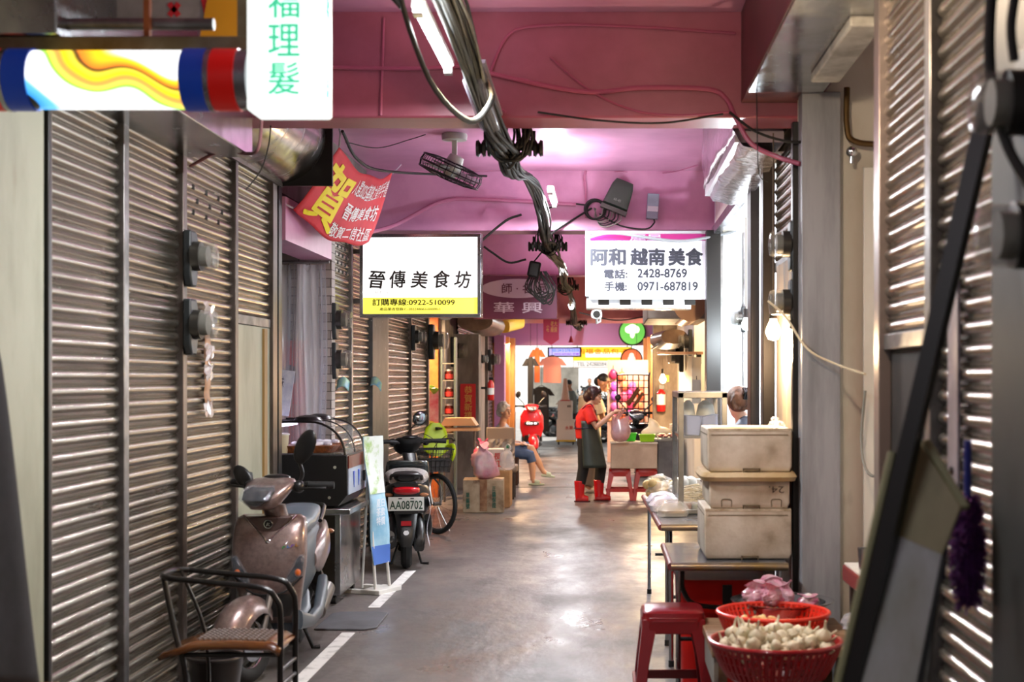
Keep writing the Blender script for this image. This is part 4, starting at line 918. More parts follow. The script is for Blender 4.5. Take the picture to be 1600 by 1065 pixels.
part('seat_print', dots, mat('grey tread dots', '#8d8683', .4), st)
# dark bucket under the chair
o = thing('bucket', 'dark plastic bucket standing under the black metal armchair', 'bucket', (-1.93, 7.05, 0))
part('body', MB().lathe([(.10, 0), (.135, .27), (.128, .27), (.095, .012)], n=26, cap=False).lathe([(.0, .01), (.1, .01)], n=26), mat('dark brown plastic', '#201a18', .4), o)
part('rim', MB().torus((0, 0, .27), .134, .009, 'z', 28), mat('dark brown plastic', '#201a18'), o)
# meters on the posts
def meter(x, y, z, side, label, s=1, tint='#5f5d58'):
    t = thing('electricity_meter', label, 'electricity meter', (x, y, z)); t.scale = (s, s, s)
    part('base', MB().prism([(-.06, -.10), (-.03, -.16), (.05, -.16), (.075, -.09), (.075, .1), (.05, .135), (-.06, .135)], 'x', 0, side * .045), mat('dark green meter base', '#23282a', .45), t, bevel=.01)
    part('collar', MB().tube([(side * .04, 0, 0), (side * .085, 0, 0)], .078, 26), mat('meter collar', '#3f3d39', .3, .5), t)
    part('glass_dome', MB().lathe([(.074, .075), (.074, .14), (.068, .158), (.03, .166), (.0, .166)] if side > 0 else [(.074, -.075), (.074, -.14), (.068, -.158), (.03, -.166), (.0, -.166)], n=26, axis='x'), mat('dusty glass', '#8f8f88', .1, 0, alpha=.35, spec=.9), t)
    part('dial', MB().tube([(side * .085, 0, 0), (side * .12, 0, 0)], .055, 22), mat('meter dial', '#6f6c62', .5), t)
    return t
meter(-2.21, 7.5, 2.29, 1, 'upper electricity meter on the post by the black armchair')
meter(-2.21, 7.5, 1.93, 1, 'lower electricity meter on the post by the black armchair')
meter(-2.212, 11.52, 2.12, 1, 'upper electricity meter by the stacked stone pier')
meter(-2.212, 11.52, 1.80, 1, 'lower electricity meter by the stacked stone pier')
meter(-2.212, 16.3, 2.12, 1, 'electricity meter between the wide shutter and the fruit shop')
meter(-2.212, 17.9, 2.12, 1, 'electricity meter on the post of the fruit shop', 1.5)
meter(-2.27, 21.0, 2.05, 1, 'electricity meter on the grey wall above the red couplet', 1.5)
meter(-2.212, 25.0, 1.98, 1, 'electricity meter above the grey-haired seated woman')
meter(-2.212, 27.0, 2.0, 1, 'electricity meter near the purple end of the arcade', 1.4)
meter(1.02, 7.56, 2.36, -1, 'electricity meter high on the plank pier above the warm bulb', .9)
meter(1.02, 7.56, 2.05, -1, 'electricity meter beside the warm bulb', .9)
meter(1.03, 3.36, 2.30, -1, 'electricity meter on the dark steel post nearest the camera, upper', 1.0)
meter(1.03, 3.30, 1.98, -1, 'electricity meter on the dark steel post nearest the camera, lower', 1.0)
meter(1.30, 13.15, 2.20, -1, 'small glass meter on the white shop wall', .8)
# tape strip on shutter 3
o = thing('paper_strip', 'long brown paper strip taped on the vented shutter', 'paper strip', (-2.222, 7.95, 1.75))
part('paper', MB().grid(lambda u, v: V((.004 * math.sin(u * 30), -.055 + .11 * v, -.27 + .54 * u)), 24, 3), mat('brown wrapping paper', '#9a7458', .6, 0, '#c09878', 6), o, solid=.002)
rt = random.Random(5)
for z in (.27, .05, -.06, -.27):
    part('tape', MB().grid(lambda u, v: V((.01 + rt.uniform(-.008, .01), -.09 + .18 * v + rt.uniform(-.01, .01), z - .04 + .08 * u + rt.uniform(-.02, .02))), 4, 6), mat('crinkled clear tape', '#ddd6d4', .12, .3, alpha=.75), o, smooth=0)
# dark cloth by the pale panels
o = thing('coat', 'dark cloth hanging by the pale wall panels', 'cloth', (-1.975, 4.6, .69))
def coat(u, v):
    a = -PI * .9 + 1.8 * PI * u; r = .04 + .14 * (1 - v) ** .7 + .015 * math.sin(u * 26) * (1 - v)
    return V((-.03 + r * .8 * math.cos(a) * .75 + .03 * (1 - v), r * 1.3 * math.sin(a), 1.1 * v ** 1.15 + .05 * math.sin(u * 9) * (1 - v)))
part('fabric', MB().grid(coat, 40, 14), mat('charcoal wool', '#23242a', .9, 0, '#17181c', 8), o, solid=.006, smooth=80)
part('hook', MB().tube([(-.05, 0, 1.09), (-.02, 0, 1.15), (-.18, 0, 1.16)], .008), M_STEELD, o)
o = thing('stool', 'tan wooden stool standing below the dark hanging cloth', 'stool', (-1.93, 4.55, 0))
part('seat', MB().b2((-.13, -.15, .60), (.13, .15, .645)), mat('tan wood', '#a06a34', .5, 0, '#7a4c20', 6), o, bevel=.005)
for a in (-.1, .1):
    for b in (-.12, .12): part('leg', MB().b2((a - .015, b - .015, 0), (a + .015, b + .015, .60)), mat('tan wood', '#a06a34'), o)
# food display counter
o = thing('food_counter', 'stainless food counter with a black-sided curved glass display', 'counter', (-2.2, 10.75, 0))
part('cabinet', MB().b2((-.33, -.42, .07), (.28, .42, .66)), M_STEEL, o, bevel=.004)
part('side_panel', MB().b2((-.33, -.428, .09), (.24, -.42, .65)), mat('dark mirror steel', '#45403c', .18, .9), o)
part('worktop', MB().b2((-.36, -.47, .66), (.36, .47, .705)), M_STEEL, o, bevel=.006)
for yy in (-.36, .36): part('caster', MB().tube([(.2, yy, .035), (.24, yy, .035)], .035, 16), M_RUB, o)
dc = part('display_base', MB().prism([(-.33, .715), (.26, .715), (.33, .80), (.33, 1.09), (-.33, 1.09)], 'y', -.42, .42), M_BLKP, o, bevel=.006)
part('front_panel', MB().b2((.331, -.41, .80), (.338, .41, .99)), mat('silver blue panel', '#b9c6dc', .25, .3), dc)
part('stripe', MB().b2((.331, -.41, .99), (.34, .41, 1.08)), mat('brown red strip', '#6e2a20', .3, .2), dc)
for yy in (-.2, .0): part('logo', MB().prism([(yy - .03, .96), (yy + .03, .96), (yy, .84)], 'x', .339, .342), mat('blue print', '#2f4fb8', .4), dc)
part('switch', MB().b2((.339, .2, .86), (.35, .27, .94)), mat('black switch', '#111111', .4), dc)
for xx, zz in ((.24, 1.0), (.2, .78)): part('screw', MB().tube([(xx, -.426, zz), (xx, -.42, zz)], .012, 10), CHROME, dc)
gp = [(-.30, 1.33)] + [(.05 + .26 * math.sin(math.radians(a)), 1.09 + .24 * math.cos(math.radians(a))) for a in range(0, 91, 10)]
gl = MB()
gl.grid(lambda u, v: V((gp[min(10, int(u * 10 + .001))][0], -.40 + .8 * v, gp[min(10, int(u * 10 + .001))][1])), 10, 2)
part('curved_glass', gl, mat('display glass', '#ffffff', .03, 0, alpha=.14, spec=.8), o, smooth=60)
for yy in (-.405, 0, .405): part('glass_rib', MB().tube([(a, yy, b) for a, b in gp], .009 if yy else .006, 6), M_BLACK, o)
part('shelf', MB().b2((-.3, -.38, 1.09), (.28, .38, 1.10)), M_STEEL, o)
part('light_strip', MB().b2((-.28, -.36, 1.285), (-.2, .36, 1.30)), glow('violet white strip', '#e6d8ff', 3), o)
for yy in (-.2, .2): part('lid_knob', MB().sec([((0, yy, 1.335), .11, .09, 2), ((0, yy, 1.36), .09, .075, 2), ((0, yy, 1.375), .03, .03, 2)], 22), M_BLKP, o)
BASK = mat('woven rattan', '#9a5a30', .5, 0, '#6b3a1c', 30, 3, bump=.5, bs=60)
for i, (x, y) in enumerate([(.02, -.2), (.0, .2)]):
    t = thing('food_basket', ['rattan basket of wrapped snacks at the near end of the display', 'rattan basket of wrapped snacks at the rear of the display'][i], 'basket', (-2.2 + x, 10.75 + y, 1.101))
    part('tray', MB().sec([((0, 0, 0), .17, .13, 4), ((0, 0, .05), .21, .16, 4)], 26), BASK, t)
    for k in range(5): part('packet', MB().ell((-.12 + .06 * k, .02 * (-1) ** k, .058), (.035, .09, .02), 10, 6, Matrix.Rotation(.3 * (-1) ** k, 3, 'Z')), mat('white wrapper', '#e6e4ee', .25), t)
t = thing('drink_cup', 'clear plastic cup of yellow drink inside the display', 'cup', (-2.36, 10.42, 1.10))
part('cup', MB().lathe([(.035, 0), (.048, .13), (.05, .135)], n=20), mat('cloudy cup', '#f0e8c8', .2, 0, alpha=.8), t)
part('drink', MB().lathe([(.034, .003), (.042, .07)], n=20), mat('amber drink', '#c8942a', .2), t)
part('lid', MB().lathe([(.052, .132), (.052, .14), (.04, .145)], n=20), mat('white plastic', '#e4e4e4'), t)
# plastic strip curtain and poster
o = thing('strip_curtain', 'clear plastic strip curtain hanging in the snack shop opening', 'curtain', (-2.43, 11.31, 0))
for i in range(7):
    x = -.16 + i * .052
    part('strip', MB().grid(lambda u, v, x=x, i=i: V((x + .07 * v + .012 * math.sin(u * 5 + i), .06 * math.sin(v * 3 + i * 1.3) * (1 - .5 * u), 2.55 - 1.7 * u)), 10, 6), M_PLAST, o, smooth=80, solid=.001)
part('rail', MB().cyl((-.3, 0, 2.57), (.24, 0, 2.57), .012), M_STEELD, o)
struct('trim_93', boxes(((-2.45, 9.8, 2.6), (-2.2, 11.45, 2.9))), M_PINK)
o = thing('poster', 'red paper sheet with a black brushed character behind the strip curtain', 'poster', (-2.47, 11.40, 1.68))
part('sheet', MB().b2((-.14, -.004, -.24), (.04, .004, .22)), mat('red paper', '#d42a22', .7), o)
text('春', M_BLACK, o, (-.05, -.006, .0), .15, .15, bold=.04)
o = thing('poster', 'white and blue leaflet leaning on top of the food display', 'poster', (-2.46, 10.62, 1.375)); o.rotation_euler = (-.1, .12, 0)
part('sheet', MB().b2((-.10, 0, 0), (.10, .006, .34)), mat('pale blue print', '#d9dfee', .5, 0, '#b9c2dc', 12), o)
text('古早味\n手工', mat('navy print', '#38415e', .5), o, (-.02, -.003, .2), .1, .18)
struct('wall_red', boxes(((-3.15, 11.42, .9), (-2.40, 11.455, 1.95))), mat('salmon red board', '#d0685e', .6))
# easel sign
o = thing('easel_sign', 'white easel with a pale blue printed poster beside the food counter', 'sign', (-1.765, 10.98, 0), math.radians(66))
WP = mat('white easel plastic', '#d9d6cf', .4)
for s in (-1, 1):
    part('leg', MB().tube([(s * .10, -.06, 0), (s * .06, .05, 1.2)], .012, 8), WP, o)
part('ledge', MB().b2((-.16, -.13, .0), (.16, .04, .035)).b2((-.16, -.10, .0), (-.1, .2, .03)).b2((.1, -.10, .0), (.16, .2, .03)), WP, o, bevel=.004)
part('stay', MB().tube([(0, .06, 1.15), (0, .13, .02)], .01, 8), WP, o)
M_ = mat('blue poster print', '#7fb3cf', .45, 0, '#b9d6e2', 3)
pa = part('poster', MB().grid(lambda u, v: V((-.12 + .24 * v, -.055 + .09 * u + .012 * math.sin(u * 9 + v * 2), .22 + .98 * u)), 14, 6), M_, o, smooth=80, solid=.003)
part('poster_band', MB().grid(lambda u, v: V((-.12 + .24 * v, -.062 + .09 * (.55 + .45 * u) + .012 * math.sin((.55 + .45 * u) * 9 + v * 2), .22 + .98 * (.55 + .45 * u))), 8, 6), mat('pale leaf print', '#dfe6e0', .5, 0, '#9fc070', 5, lo=.5, hi=.6), pa)
part('poster_foot', MB().grid(lambda u, v: V((-.12 + .24 * v, -.062 + .09 * .14 * u + .012 * math.sin(.14 * u * 9 + v * 2), .22 + .14 * u)), 3, 6), mat('royal blue print', '#3f68b8', .45), pa)
text('夏日\n茶飲\n特價', WB, pa, (-.03, -.062, .62), .12, .2)
# rubber mat
solo('floor_mat', MB().prism([(-.2, -.33), (.13, -.34), (.2, -.26), (.19, .3), (.1, .36), (-.15, .35), (-.2, .28)], 'z', 0, .012), mat('grey rubber mat', '#55555a', .6, 0, '#3f3f43', 3), 'grey rubber mat lying on the floor beside the food counter', 'mat', loc=(-1.70, 9.62, .001), bevel=.004)
# leaflets stuck on shutter
for i, (y, z) in enumerate([(11.75, 1.55), (13.45, 1.57)]):
    t = thing('leaflet', ['curled green leaflet stuck in the shutter edge below the meters', 'curled green leaflet stuck on the charcoal post'][i], 'leaflet', (-2.235, y, z))
    part('sheet', MB().grid(lambda u, v: V((.10 * u + .02, .06 * v - .03 + .02 * u, .08 * v + .04 * math.sin(u * 3) - .06 * u * (1 if i else .3))), 8, 6), mat('green leaflet print', '#8fb08a', .4, 0, '#4f86b0', 9), t, smooth=80, solid=.001)
# carton boxes
KRAFT = mat('brown carton', '#b08a60', .75, 0, '#94704a', 3, stain=('#7a5a38', 5, .6, .75))
def carton(label, loc, d, m, rz=0, tape=1, marks=None, group=None):
    t = thing('carton', label, 'carton', loc, rz, group)
    part('box', MB().b2((-d[0] / 2, -d[1] / 2, 0), (d[0] / 2, d[1] / 2, d[2])), m, t, bevel=.006)
    if tape: part('tape', MB().b2((-.045, -d[1] / 2 - .003, d[2] * .05), (.045, -d[1] / 2, d[2])).b2((-.045, -d[1] / 2, d[2]), (.045, d[1] / 2, d[2] + .002)), mat('brown parcel tape', '#7c5234', .3, 0, '#a07a58', 12), t)
    for (ch, x, z, w, h, mm) in marks or []: text(ch, mm, t, (x, -d[1] / 2 - .005, z), w, h, bold=.02)
    return t
GI = mat('green carton ink', '#1f5a4a', .6); RI = mat('red carton ink', '#c8322e', .6)
carton('taped pale carton with green characters, lowest on the floor beyond the bicycle', (-1.50, 17.65, 0), (.50, .50, .40), mat('dirty pale carton', '#b9a68c', .75, 0, '#8f7a60', 4, stain=('#6b4a30', 5, .58, .72)), .06,
       marks=[('華\n編\n號', -.19, .15, .045, .2, GI), ('正\n醬\n保\n證', .13, .19, .05, .26, GI)])
carton('brown carton standing behind the pale taped carton', (-1.42, 18.35, 0), (.42, .5, .47), KRAFT)
carton('white and pink printed carton on top of the brown carton', (-1.40, 18.3, .47), (.21, .25, .27), mat('white carton', '#ddd0c8', .6), .05, 0, marks=[('長\n紅', .02, .13, .1, .18, RI)])
o = thing('plastic_bag', 'crumpled pink and white plastic bag on the pale taped carton', 'bag', (-1.50, 17.62, .402))
rb = random.Random(11)
def bag(mbr, sx, sy, sz, seed, n=26, m=18, knot=.12):
    r = random.Random(seed); rings = []; p1, p2, p3 = (r.uniform(0, 6) for _ in range(3)); n = max(n, 22); m = max(m, 14)
    def lobe(a, t): return 1 + .13 * math.sin(3 * a + p1 + 2 * t) + .09 * math.sin(5 * a + p2 - 4 * t) + .07 * math.sin(8 * a + p3 + 7 * t) + .05 * math.sin(9 * t + a)
    for i in range(m):
        t = i / (m - 1); rad = (.82 + .5 * t - .9 * t * t) * min(1, .55 + 4 * t) if t < .72 else max(knot * 1.6, .72 - (t - .72) * 3.4) + max(0, t - .9) * 2.6
        rings.append([V((sx * rad * math.cos(2 * PI * j / n) * lobe(2 * PI * j / n, t) * r.uniform(.93, 1.06) + sx * .12 * math.sin(3 * t + p1), sy * rad * math.sin(2 * PI * j / n) * lobe(2 * PI * j / n, t) * r.uniform(.93, 1.06), sz * t + (r.uniform(-.1, .1) * sz / m * 2 if 0 < i else 0) + (sz * .12 * math.sin(2 * 2 * PI * j / n + p2) if t > .85 else 0))) for j in range(n)])
    return mbr.loft(rings)
part('film', bag(MB(), .17, .15, .42, 4), mat('milky pink film', '#e2c4cc', .18, 0, '#d98fa8', 5, alpha=.82), o, smooth=70)
part('contents', MB().ell((.02, 0, .13), (.11, .09, .11)), mat('pale contents', '#e8ddd8', .6), o)
o = thing('plastic_bag', 'deep pink plastic bag lying behind the crumpled white bag', 'bag', (-1.56, 18.4, .471))
part('film', bag(MB(), .14, .12, .36, 9), mat('deep pink film', '#d0607f', .2, 0, '#c04a6e', 6, alpha=.85), o, smooth=70)
t = thing('bottle_bag', 'clear bag with a green bottle cap beside the printed carton', 'bag', (-1.24, 18.2, .471))
part('film', bag(MB(), .1, .09, .30, 17), M_PLAST, t, smooth=70); part('cap', MB().cyl((0, 0, .28), (0, 0, .32), .025), mat('green cap', '#2f8a5c', .4), t)
o = thing('wrapped_chair', 'plastic-wrapped brown chair seen from behind, before the seated woman', 'chair', (-1.42, 19.5, 0))
part('backrest', MB().b2((-.19, -.2, .72), (.19, -.16, .98)), mat('taupe leatherette', '#7b6b5d', .5), o, bevel=.015)
part('plastic_wrap', MB().grid(lambda u, v: V((-.2 + .4 * v, -.21 + rb.uniform(-.012, .012), .40 + .42 * u)), 10, 12), mat('crumpled wrap', '#b9b0a6', .12, .2, '#8a8078', 8, alpha=.85), o, smooth=0)
part('seat', MB().b2((-.2, -.2, .36), (.22, .22, .46)), mat('taupe leatherette', '#7b6b5d'), o, bevel=.02)
for a in (-.17, .17):
    for b in (-.17, .17): part('leg', MB().b2((a - .018, b - .018, 0), (a + .018, b + .018, .36)), mat('dark chair leg', '#2a1c16', .4), o)
# folding board with papers, shelf with jars, couplet
o = thing('shelf_rack', 'narrow green rack of red-lidded jars by the fruit shop', 'shelf', (-2.12, 19.35, 0))
for x in (-.09, .09): part('upright', MB().b2((x - .012, -.1, 0), (x + .012, .1, 2.2)), mat('green grey enamel', '#5d6b66', .45), o)
for z in (.9, 1.15, 1.38, 1.62, 1.85): part('shelf_board', MB().b2((-.09, -.1, z - .012), (.09, .1, z)), mat('grey shelf board', '#8d8a80', .5), o)
for i, z in enumerate((.90, 1.15, 1.38, 1.62)):
    t = thing('jar', ['squat jar of brown sauce on the lowest shelf of the green rack', 'red-labelled jar on the second shelf up in the green rack', 'red-labelled jar on the third shelf up in the green rack', 'red-labelled jar on the top shelf of the green rack'][i], 'jar', (-2.12, 19.35, z + .001))
    part('glass', MB().lathe([(.05, 0), (.06, .01), (.06, .11), (.04, .125)], n=18), mat('dark sauce', '#5a1c12', .15) if i else mat('brown sauce', '#7d4a2c', .2), t)
    part('label_band', MB().lathe([(.0612, .02), (.0612, .08)], n=18, cap=False), RI if i else mat('tan label', '#b08a60'), t)
    part('lid', MB().lathe([(.045, .12), (.045, .145), (.0, .146)], n=18), mat('white plastic', '#e4e4e4') if i else RI, t)
o = thing('couplet', 'red couplet banner with gold characters on the grey wall', 'poster', (-2.13, 21.15, 1.28)); 
part('sheet', MB().b2((-.02, -.004, -.28), (.21, .004, .28)), mat('red couplet paper', '#c41c22', .6), o)
text('恭\n賀\n新\n禧', mat('gold print', '#d9a44a'), o, (.10, -.006, 0), .12, .5, bold=.01)
struct('wall_pier', boxes(((-2.3, 21.2, 0), (-1.88, 21.6, 2.3))), M_CONC)
o = thing('tray_stand', 'wooden display tray on a stand behind the lime child seat', 'tray', (-1.93, 18.9, 0))
part('tray', MB().prism([(-.24, 0), (.24, 0), (.17, .1), (-.17, .1)], 'y', -.2, .2), mat('pale wooden tray', '#d0a878', .55), o, loc=(0, 0, 1.02))
part('tray_ledge', MB().b2((-.26, -.22, .95), (.26, .2, .985)), mat('pale wooden tray', '#d0a878'), o)
for s in (-1, 1): part('leg', MB().tube([(s * .2, 0, 0), (s * .2, 0, .96)], .015), M_STEELD, o)
# fruit shop: warm lit recess, bananas, red posters
struct('wall_fruit', boxes(((-3.15, 19.62, 0), (-2.3, 19.69, 2.6))), mat('orange tiled wall', '#d97a3a', .5, 0, '#b85a22', 4))
for i, z in enumerate((1.48, 1.02)):
    t = thing('banana_bunch', ['bunch of green bananas hung at eye height in the fruit shop', 'bunch of yellow bananas low in the fruit shop'][i], 'bananas', (-2.33, 18.22, z))
    for k in range(5): part('banana', MB().tube(smooth_path([(0, 0, .06), (.05 + .02 * k, .02 * k - .04, .05), (.13, .03 * k - .06, .02 - .01 * k), (.19, .035 * k - .07, .035)], 4), [.008] + [.02] * 11 + [.006], 8), mat('green banana', '#8fae2e', .4) if i == 0 else mat('yellow banana', '#d9c22a', .4), t)
    part('hook', MB().cyl((0, 0, .05), (0, 0, 2.64 - z), .004, 6), M_BLACK, t)
t = thing('poster', 'pink and red fruit poster hung in the fruit shop opening', 'poster', (-2.27, 18.3, 1.28)); part('sheet', MB().b2((-.1, 0, -.2), (.13, .008, .2)), mat('pink red print', '#e2566a', .5, 0, '#f2c8c8', 3), t)
lamp('fruit_light', 'AREA', (-2.75, 18.8, 2.5), 130, WARM, (0, 0, 0), shape='SQUARE', size=.5)
# awnings over far left shops
t = thing('awning', 'green folded canvas awning behind the lit signboard', 'awning', (-2.0, 17.0, 2.55)); part('canvas', MB().sec([((0, -1.0, 0), .22, .10, 2.4), ((.05, 0, -.01), .25, .12, 2.4), ((.02, 1.0, 0), .2, .1, 2.4)], 20, 'y'), mat('grey green canvas', '#5d7566', .6, 0, '#48594d', 4), t); part('frame', MB().tube(smooth_path([(-.2, 0, -.05), (.1, 0, -.2), (.3, 0, -.06)], 5), .012), WP, t)
t = thing('awning', 'dark rolled awning over the red couplet', 'awning', (-1.9, 22.0, 2.48)); part('canvas', MB().sec([((0, -1.2, 0), .26, .14, 2.2), ((.05, .4, -.02), .28, .16, 2.2), ((.12, 1.3, .02), .14, .09, 2.2)], 20, 'y'), mat('brown vinyl awning', '#5d4a3c', .35, 0, '#7a6450', 4), t); part('end_flap', MB().sec([((.25, 1.2, .0), .1, .1, 3), ((.42, 2.2, .12), .12, .12, 3)], 14, 'y'), mat('mustard canvas', '#c99a2a', .5), t)
# fire extinguisher sign / purple jamb further on
struct('trim_94', boxes(((-2.2, 28.3, 0), (-2.0, 28.7, 2.5))), M_PURP)
t = thing('fire_extinguisher', 'red fire extinguisher hung behind the grey-haired seated woman', 'fire extinguisher', (-2.03, 25.3, 1.25))
part('cylinder', MB().lathe([(.05, 0), (.06, .02), (.06, .3), (.02, .36)], n=18), mat('extinguisher red', '#c41a1c', .3), t); part('label_band', MB().lathe([(.061, .1), (.061, .22)], n=18, cap=False), mat('white plastic', '#e4e4e4'), t); part('valve', MB().b2((-.03, -.02, .36), (.05, .02, .41)).b2((-.2, -.015, .2), (-.05, .015, .24)), M_BLACK, t)
# warm timber fronts and clothes near the end
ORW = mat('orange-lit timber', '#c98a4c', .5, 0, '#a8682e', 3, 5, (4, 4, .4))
for i, (y, w) in enumerate([(28.9, .25), (29.7, .3), (30.6, .3)]): post(100 + i, -2.3, -2.05 + .06 * i, y - w / 2, y + w / 2, 2.5, ORW)
lamp('shop_light', 'AREA', (-1.9, 29.6, 2.4), 120, WARM, (0, math.radians(-20), 0), shape='SQUARE', size=.5)
def shirt(t, m, w=.24, h=.5, up=.12):
    part('body', MB().sec([((0, 0, -h), w, .03, 3), ((0, 0, -.12), w * .97, .035, 3), ((0, 0, -.02), w * .8, .03, 3), ((0, 0, 0), w * .35, .02, 3)], 20), m, t)
    for s in (-1, 1): part('sleeve', MB().sec([((s * w * .8, 0, -.04), .05, .025, 3), ((s * (w + .07), 0, -.2), .06, .025, 3)], 14), m, t)
    part('hanger', MB().tube(smooth_path([(-w * .7, 0, -.03), (0, 0, .03), (w * .7, 0, -.03)], 4), .008, 6).tube([(0, 0, .03), (0, 0, up)], .005, 6), M_BLACK, t)
t = thing('hanging_shirt', 'peach T-shirt on a hanger under the violet screen sign', 'shirt', (-1.17, 31.6, 2.12)); shirt(t, mat('peach cotton', '#f2a088', .8), .2, .58, .6)
t = thing('hanging_clothes', 'black dress hung at the timber front past the red scooter', 'dress', (-1.58, 30.3, 2.1)); shirt(t, mat('black cotton', '#161618', .9), .06, 1.0, 1.52)
t = thing('hanging_clothes', 'orange jacket hung between the black dress and the peach shirt', 'jacket', (-1.47, 30.9, 2.3)); shirt(t, mat('orange cotton', '#d96a32', .8), .06, .75, 1.32)
t = thing('hanging_clothes', 'dark coats on a rack behind the red scooter', 'coats', (-1.42, 31.9, 1.45)); shirt(t, mat('black cotton', '#161618'), .17, 1.0, 1.27)
# fruit cartons on a dolly at the end
OJ = mat('orange carton ink', '#e0662a', .5)
carton('white fruit carton printed with tangerines on a dolly, lower of two', (-.96, 35.2, .12), (.46, .4, .5), mat('white carton', '#ddd0c8'), 0, 0, marks=[('水果', .08, .3, .2, .1, RI)])
carton('white fruit carton with an anchor-like mark, upper of two', (-.98, 35.2, .62), (.36, .4, .46), mat('white carton', '#ddd0c8'), 0, 0, marks=[('鮮果', .1, .33, .09, .06, M_BLACK)])
o = thing('dolly', 'small dolly under the stacked fruit cartons', 'dolly', (-.96, 35.2, .0)); part('deck', MB().b2((-.24, -.2, .08), (.24, .2, .118)), mat('yellow board', '#e0b832', .5), o)
for a in (-.18, .18): part('wheel', MB().tube([(a - .02, -.15, .04), (a + .02, -.15, .04)], .04, 14), M_BLACK, o)
t = thing('traffic_cone', 'tall pale cone standing on the fruit cartons', 'cone', (-.98, 35.2, 1.081)); part('cone', MB().lathe([(.11, 0), (.07, .3), (.045, .55), (.0, .56)], n=18), mat('peach plastic', '#e6b8a0', .5), t); part('base', MB().box((0, 0, .012), (.26, .26, .024)), RI, t)
# ------------------------------------------------------------------ right side stalls
RST = mat('red stool plastic', '#c22019', .32, coat=.2); DST = mat('dark red stool plastic', '#7d0f16', .28, coat=.3)
def stool(label, x, y, m, h=.46, wt=.14, wb=.19, rz=0, slots=0):
    t = thing('plastic_stool', label, 'stool', (x, y, 0), rz)
    s_ = part('seat', MB().sec([((0, 0, h - .05), wt + .008, wt + .008, 7), ((0, 0, h - .01), wt + .002, wt + .002, 7), ((0, 0, h), wt - .012, wt - .012, 6)], 32), m, t)
    for a in (-1, 1):
        for b in (-1, 1):
            def L(z, w, k): 
                c = [(a * w, b * w), (a * (w - k), b * w), (a * (w - k), b * (w - .018)), (a * (w - .018), b * (w - .018)), (a * (w - .018), b * (w - k)), (a * w, b * (w - k))]
                return [(p[0], p[1], z) for p in c]
            part('leg', MB().loft([L(0, wb, .05), L(h * .5, (wb + wt) / 2, .055), L(h - .04, wt, .075)]), m, t, bevel=.004)
    for b in (-1, 1):
        w = wb * .72 + wt * .28
        part('rung', MB().b2((-w + .03, b * w - .01, .12), (w - .03, b * w + .008, .165)), m, t, bevel=.004)
        part('rung', MB().b2((b * w - .01, -w + .03, .12), (b * w + .008, w - .03, .165)), m, t, bevel=.004)
        part('apron', MB().b2((-wt + .03, b * wt - .006, h - .11), (wt - .03, b * wt + .008, h - .03)), m, t, bevel=.004)
        part('apron', MB().b2((b * wt - .006, -wt + .03, h - .11), (b * wt + .008, wt - .03, h - .03)), m, t, bevel=.004)
    return t
stool('dark red plastic stool in the aisle before the steel tables', .335, 7.06, DST, .515, .15, .2)
stool('dark red plastic stool under the basket of garlic', .72, 6.0, DST, .38, .15, .2)
stool('bright red plastic stool under the foam box, nearer the woman in red boots', .20, 19.25, RST, .435, .14, .19)
stool('bright red plastic stool under the foam box, beside the grey counter', .56, 19.25, RST, .435, .14, .19)
TBL = mat('scratched table steel', '#b5bac4', .2, .9, '#8f949e', 5, 5, rvar=.08)
def steel_table(label, x0, x1, y0, y1, h, sk=0):
    t = thing('folding_table', label, 'table', ((x0 + x1) / 2, (y0 + y1) / 2, 0)); w, d = (x1 - x0) / 2, (y1 - y0) / 2
    part('tabletop', MB().prism([(-w, -d), (w, -d), (w - sk, d), (-w - sk, d)], 'z', h - .022, h), TBL, t, bevel=.004)
    part('edge_rail', MB().cyl((-w, -d, h - .018), (w, -d, h - .018), .021, 12), mat('worn brass edge', '#a08a5c', .3, .8, '#8d8b88', 5), t)
    part('edge_rail', MB().cyl((-w, -d, h - .018), (-w - sk, d, h - .018), .02, 12), mat('maroon table edge', '#6a3438', .35), t)
    for a, b in ((-1, -1), (1, -1), (-1, 1), (1, 1)):
        part('leg', MB().tube([(a * (w - .04) - (sk if b > 0 else 0), b * (d - .07), h - .02), (a * (w - .04) - (sk if b > 0 else 0), b * (d - .07), .03)], .014, 10), M_STEEL, t)
        part('foot_cap', MB().cyl((a * (w - .04) - (sk if b > 0 else 0), b * (d - .07), 0), (a * (w - .04) - (sk if b > 0 else 0), b * (d - .07), .035), .017, 10), M_RUB, t)
    for b in (-1, 1): part('cross_bar', MB().cyl((-w + .04, b * (d - .07), .30), (w - .04, b * (d - .07), .30), .011, 8), M_BLACK, t)
    part('fold_brace', MB().tube(smooth_path([(-w + .06, -d + .1, h - .05), (-w + .07, -d + .12, h - .16), (-w + .16, -d + .14, h - .24), (w - .1, -d + .14, h - .25)], 5), .013, 8), M_BLACK, t)
    return t
steel_table('small steel folding table carrying the stack of foam boxes', .34, .94, 7.29, 8.2, .70)
steel_table('long steel table with a maroon edge carrying the glass showcase', .345, .96, 8.7, 10.95, .752, .045)
for i, (xx, yy) in enumerate(((.30, 10.0), (.29, 10.3))):
    pass
t = thing('crate', 'red plastic crate standing under the small steel table', 'crate', (.62, 7.72, 0))
part('body', MB().sec([((0, 0, 0), .21, .2, 8), ((0, 0, .56), .235, .225, 8), ((0, 0, .585), .245, .235, 8)], 32), mat('red crate plastic', '#d01a12', .4), t)
part('strap', MB().b2((.0, -.235, .30), (.05, -.222, .56)), M_BLACK, t)
FOAM = mat('dirty white foam', '#dccfbd', .7, 0, '#b8a58c', 3.4, 7, stain=('#6b5238', 3.6, .58, .8), bump=.08, bs=80)
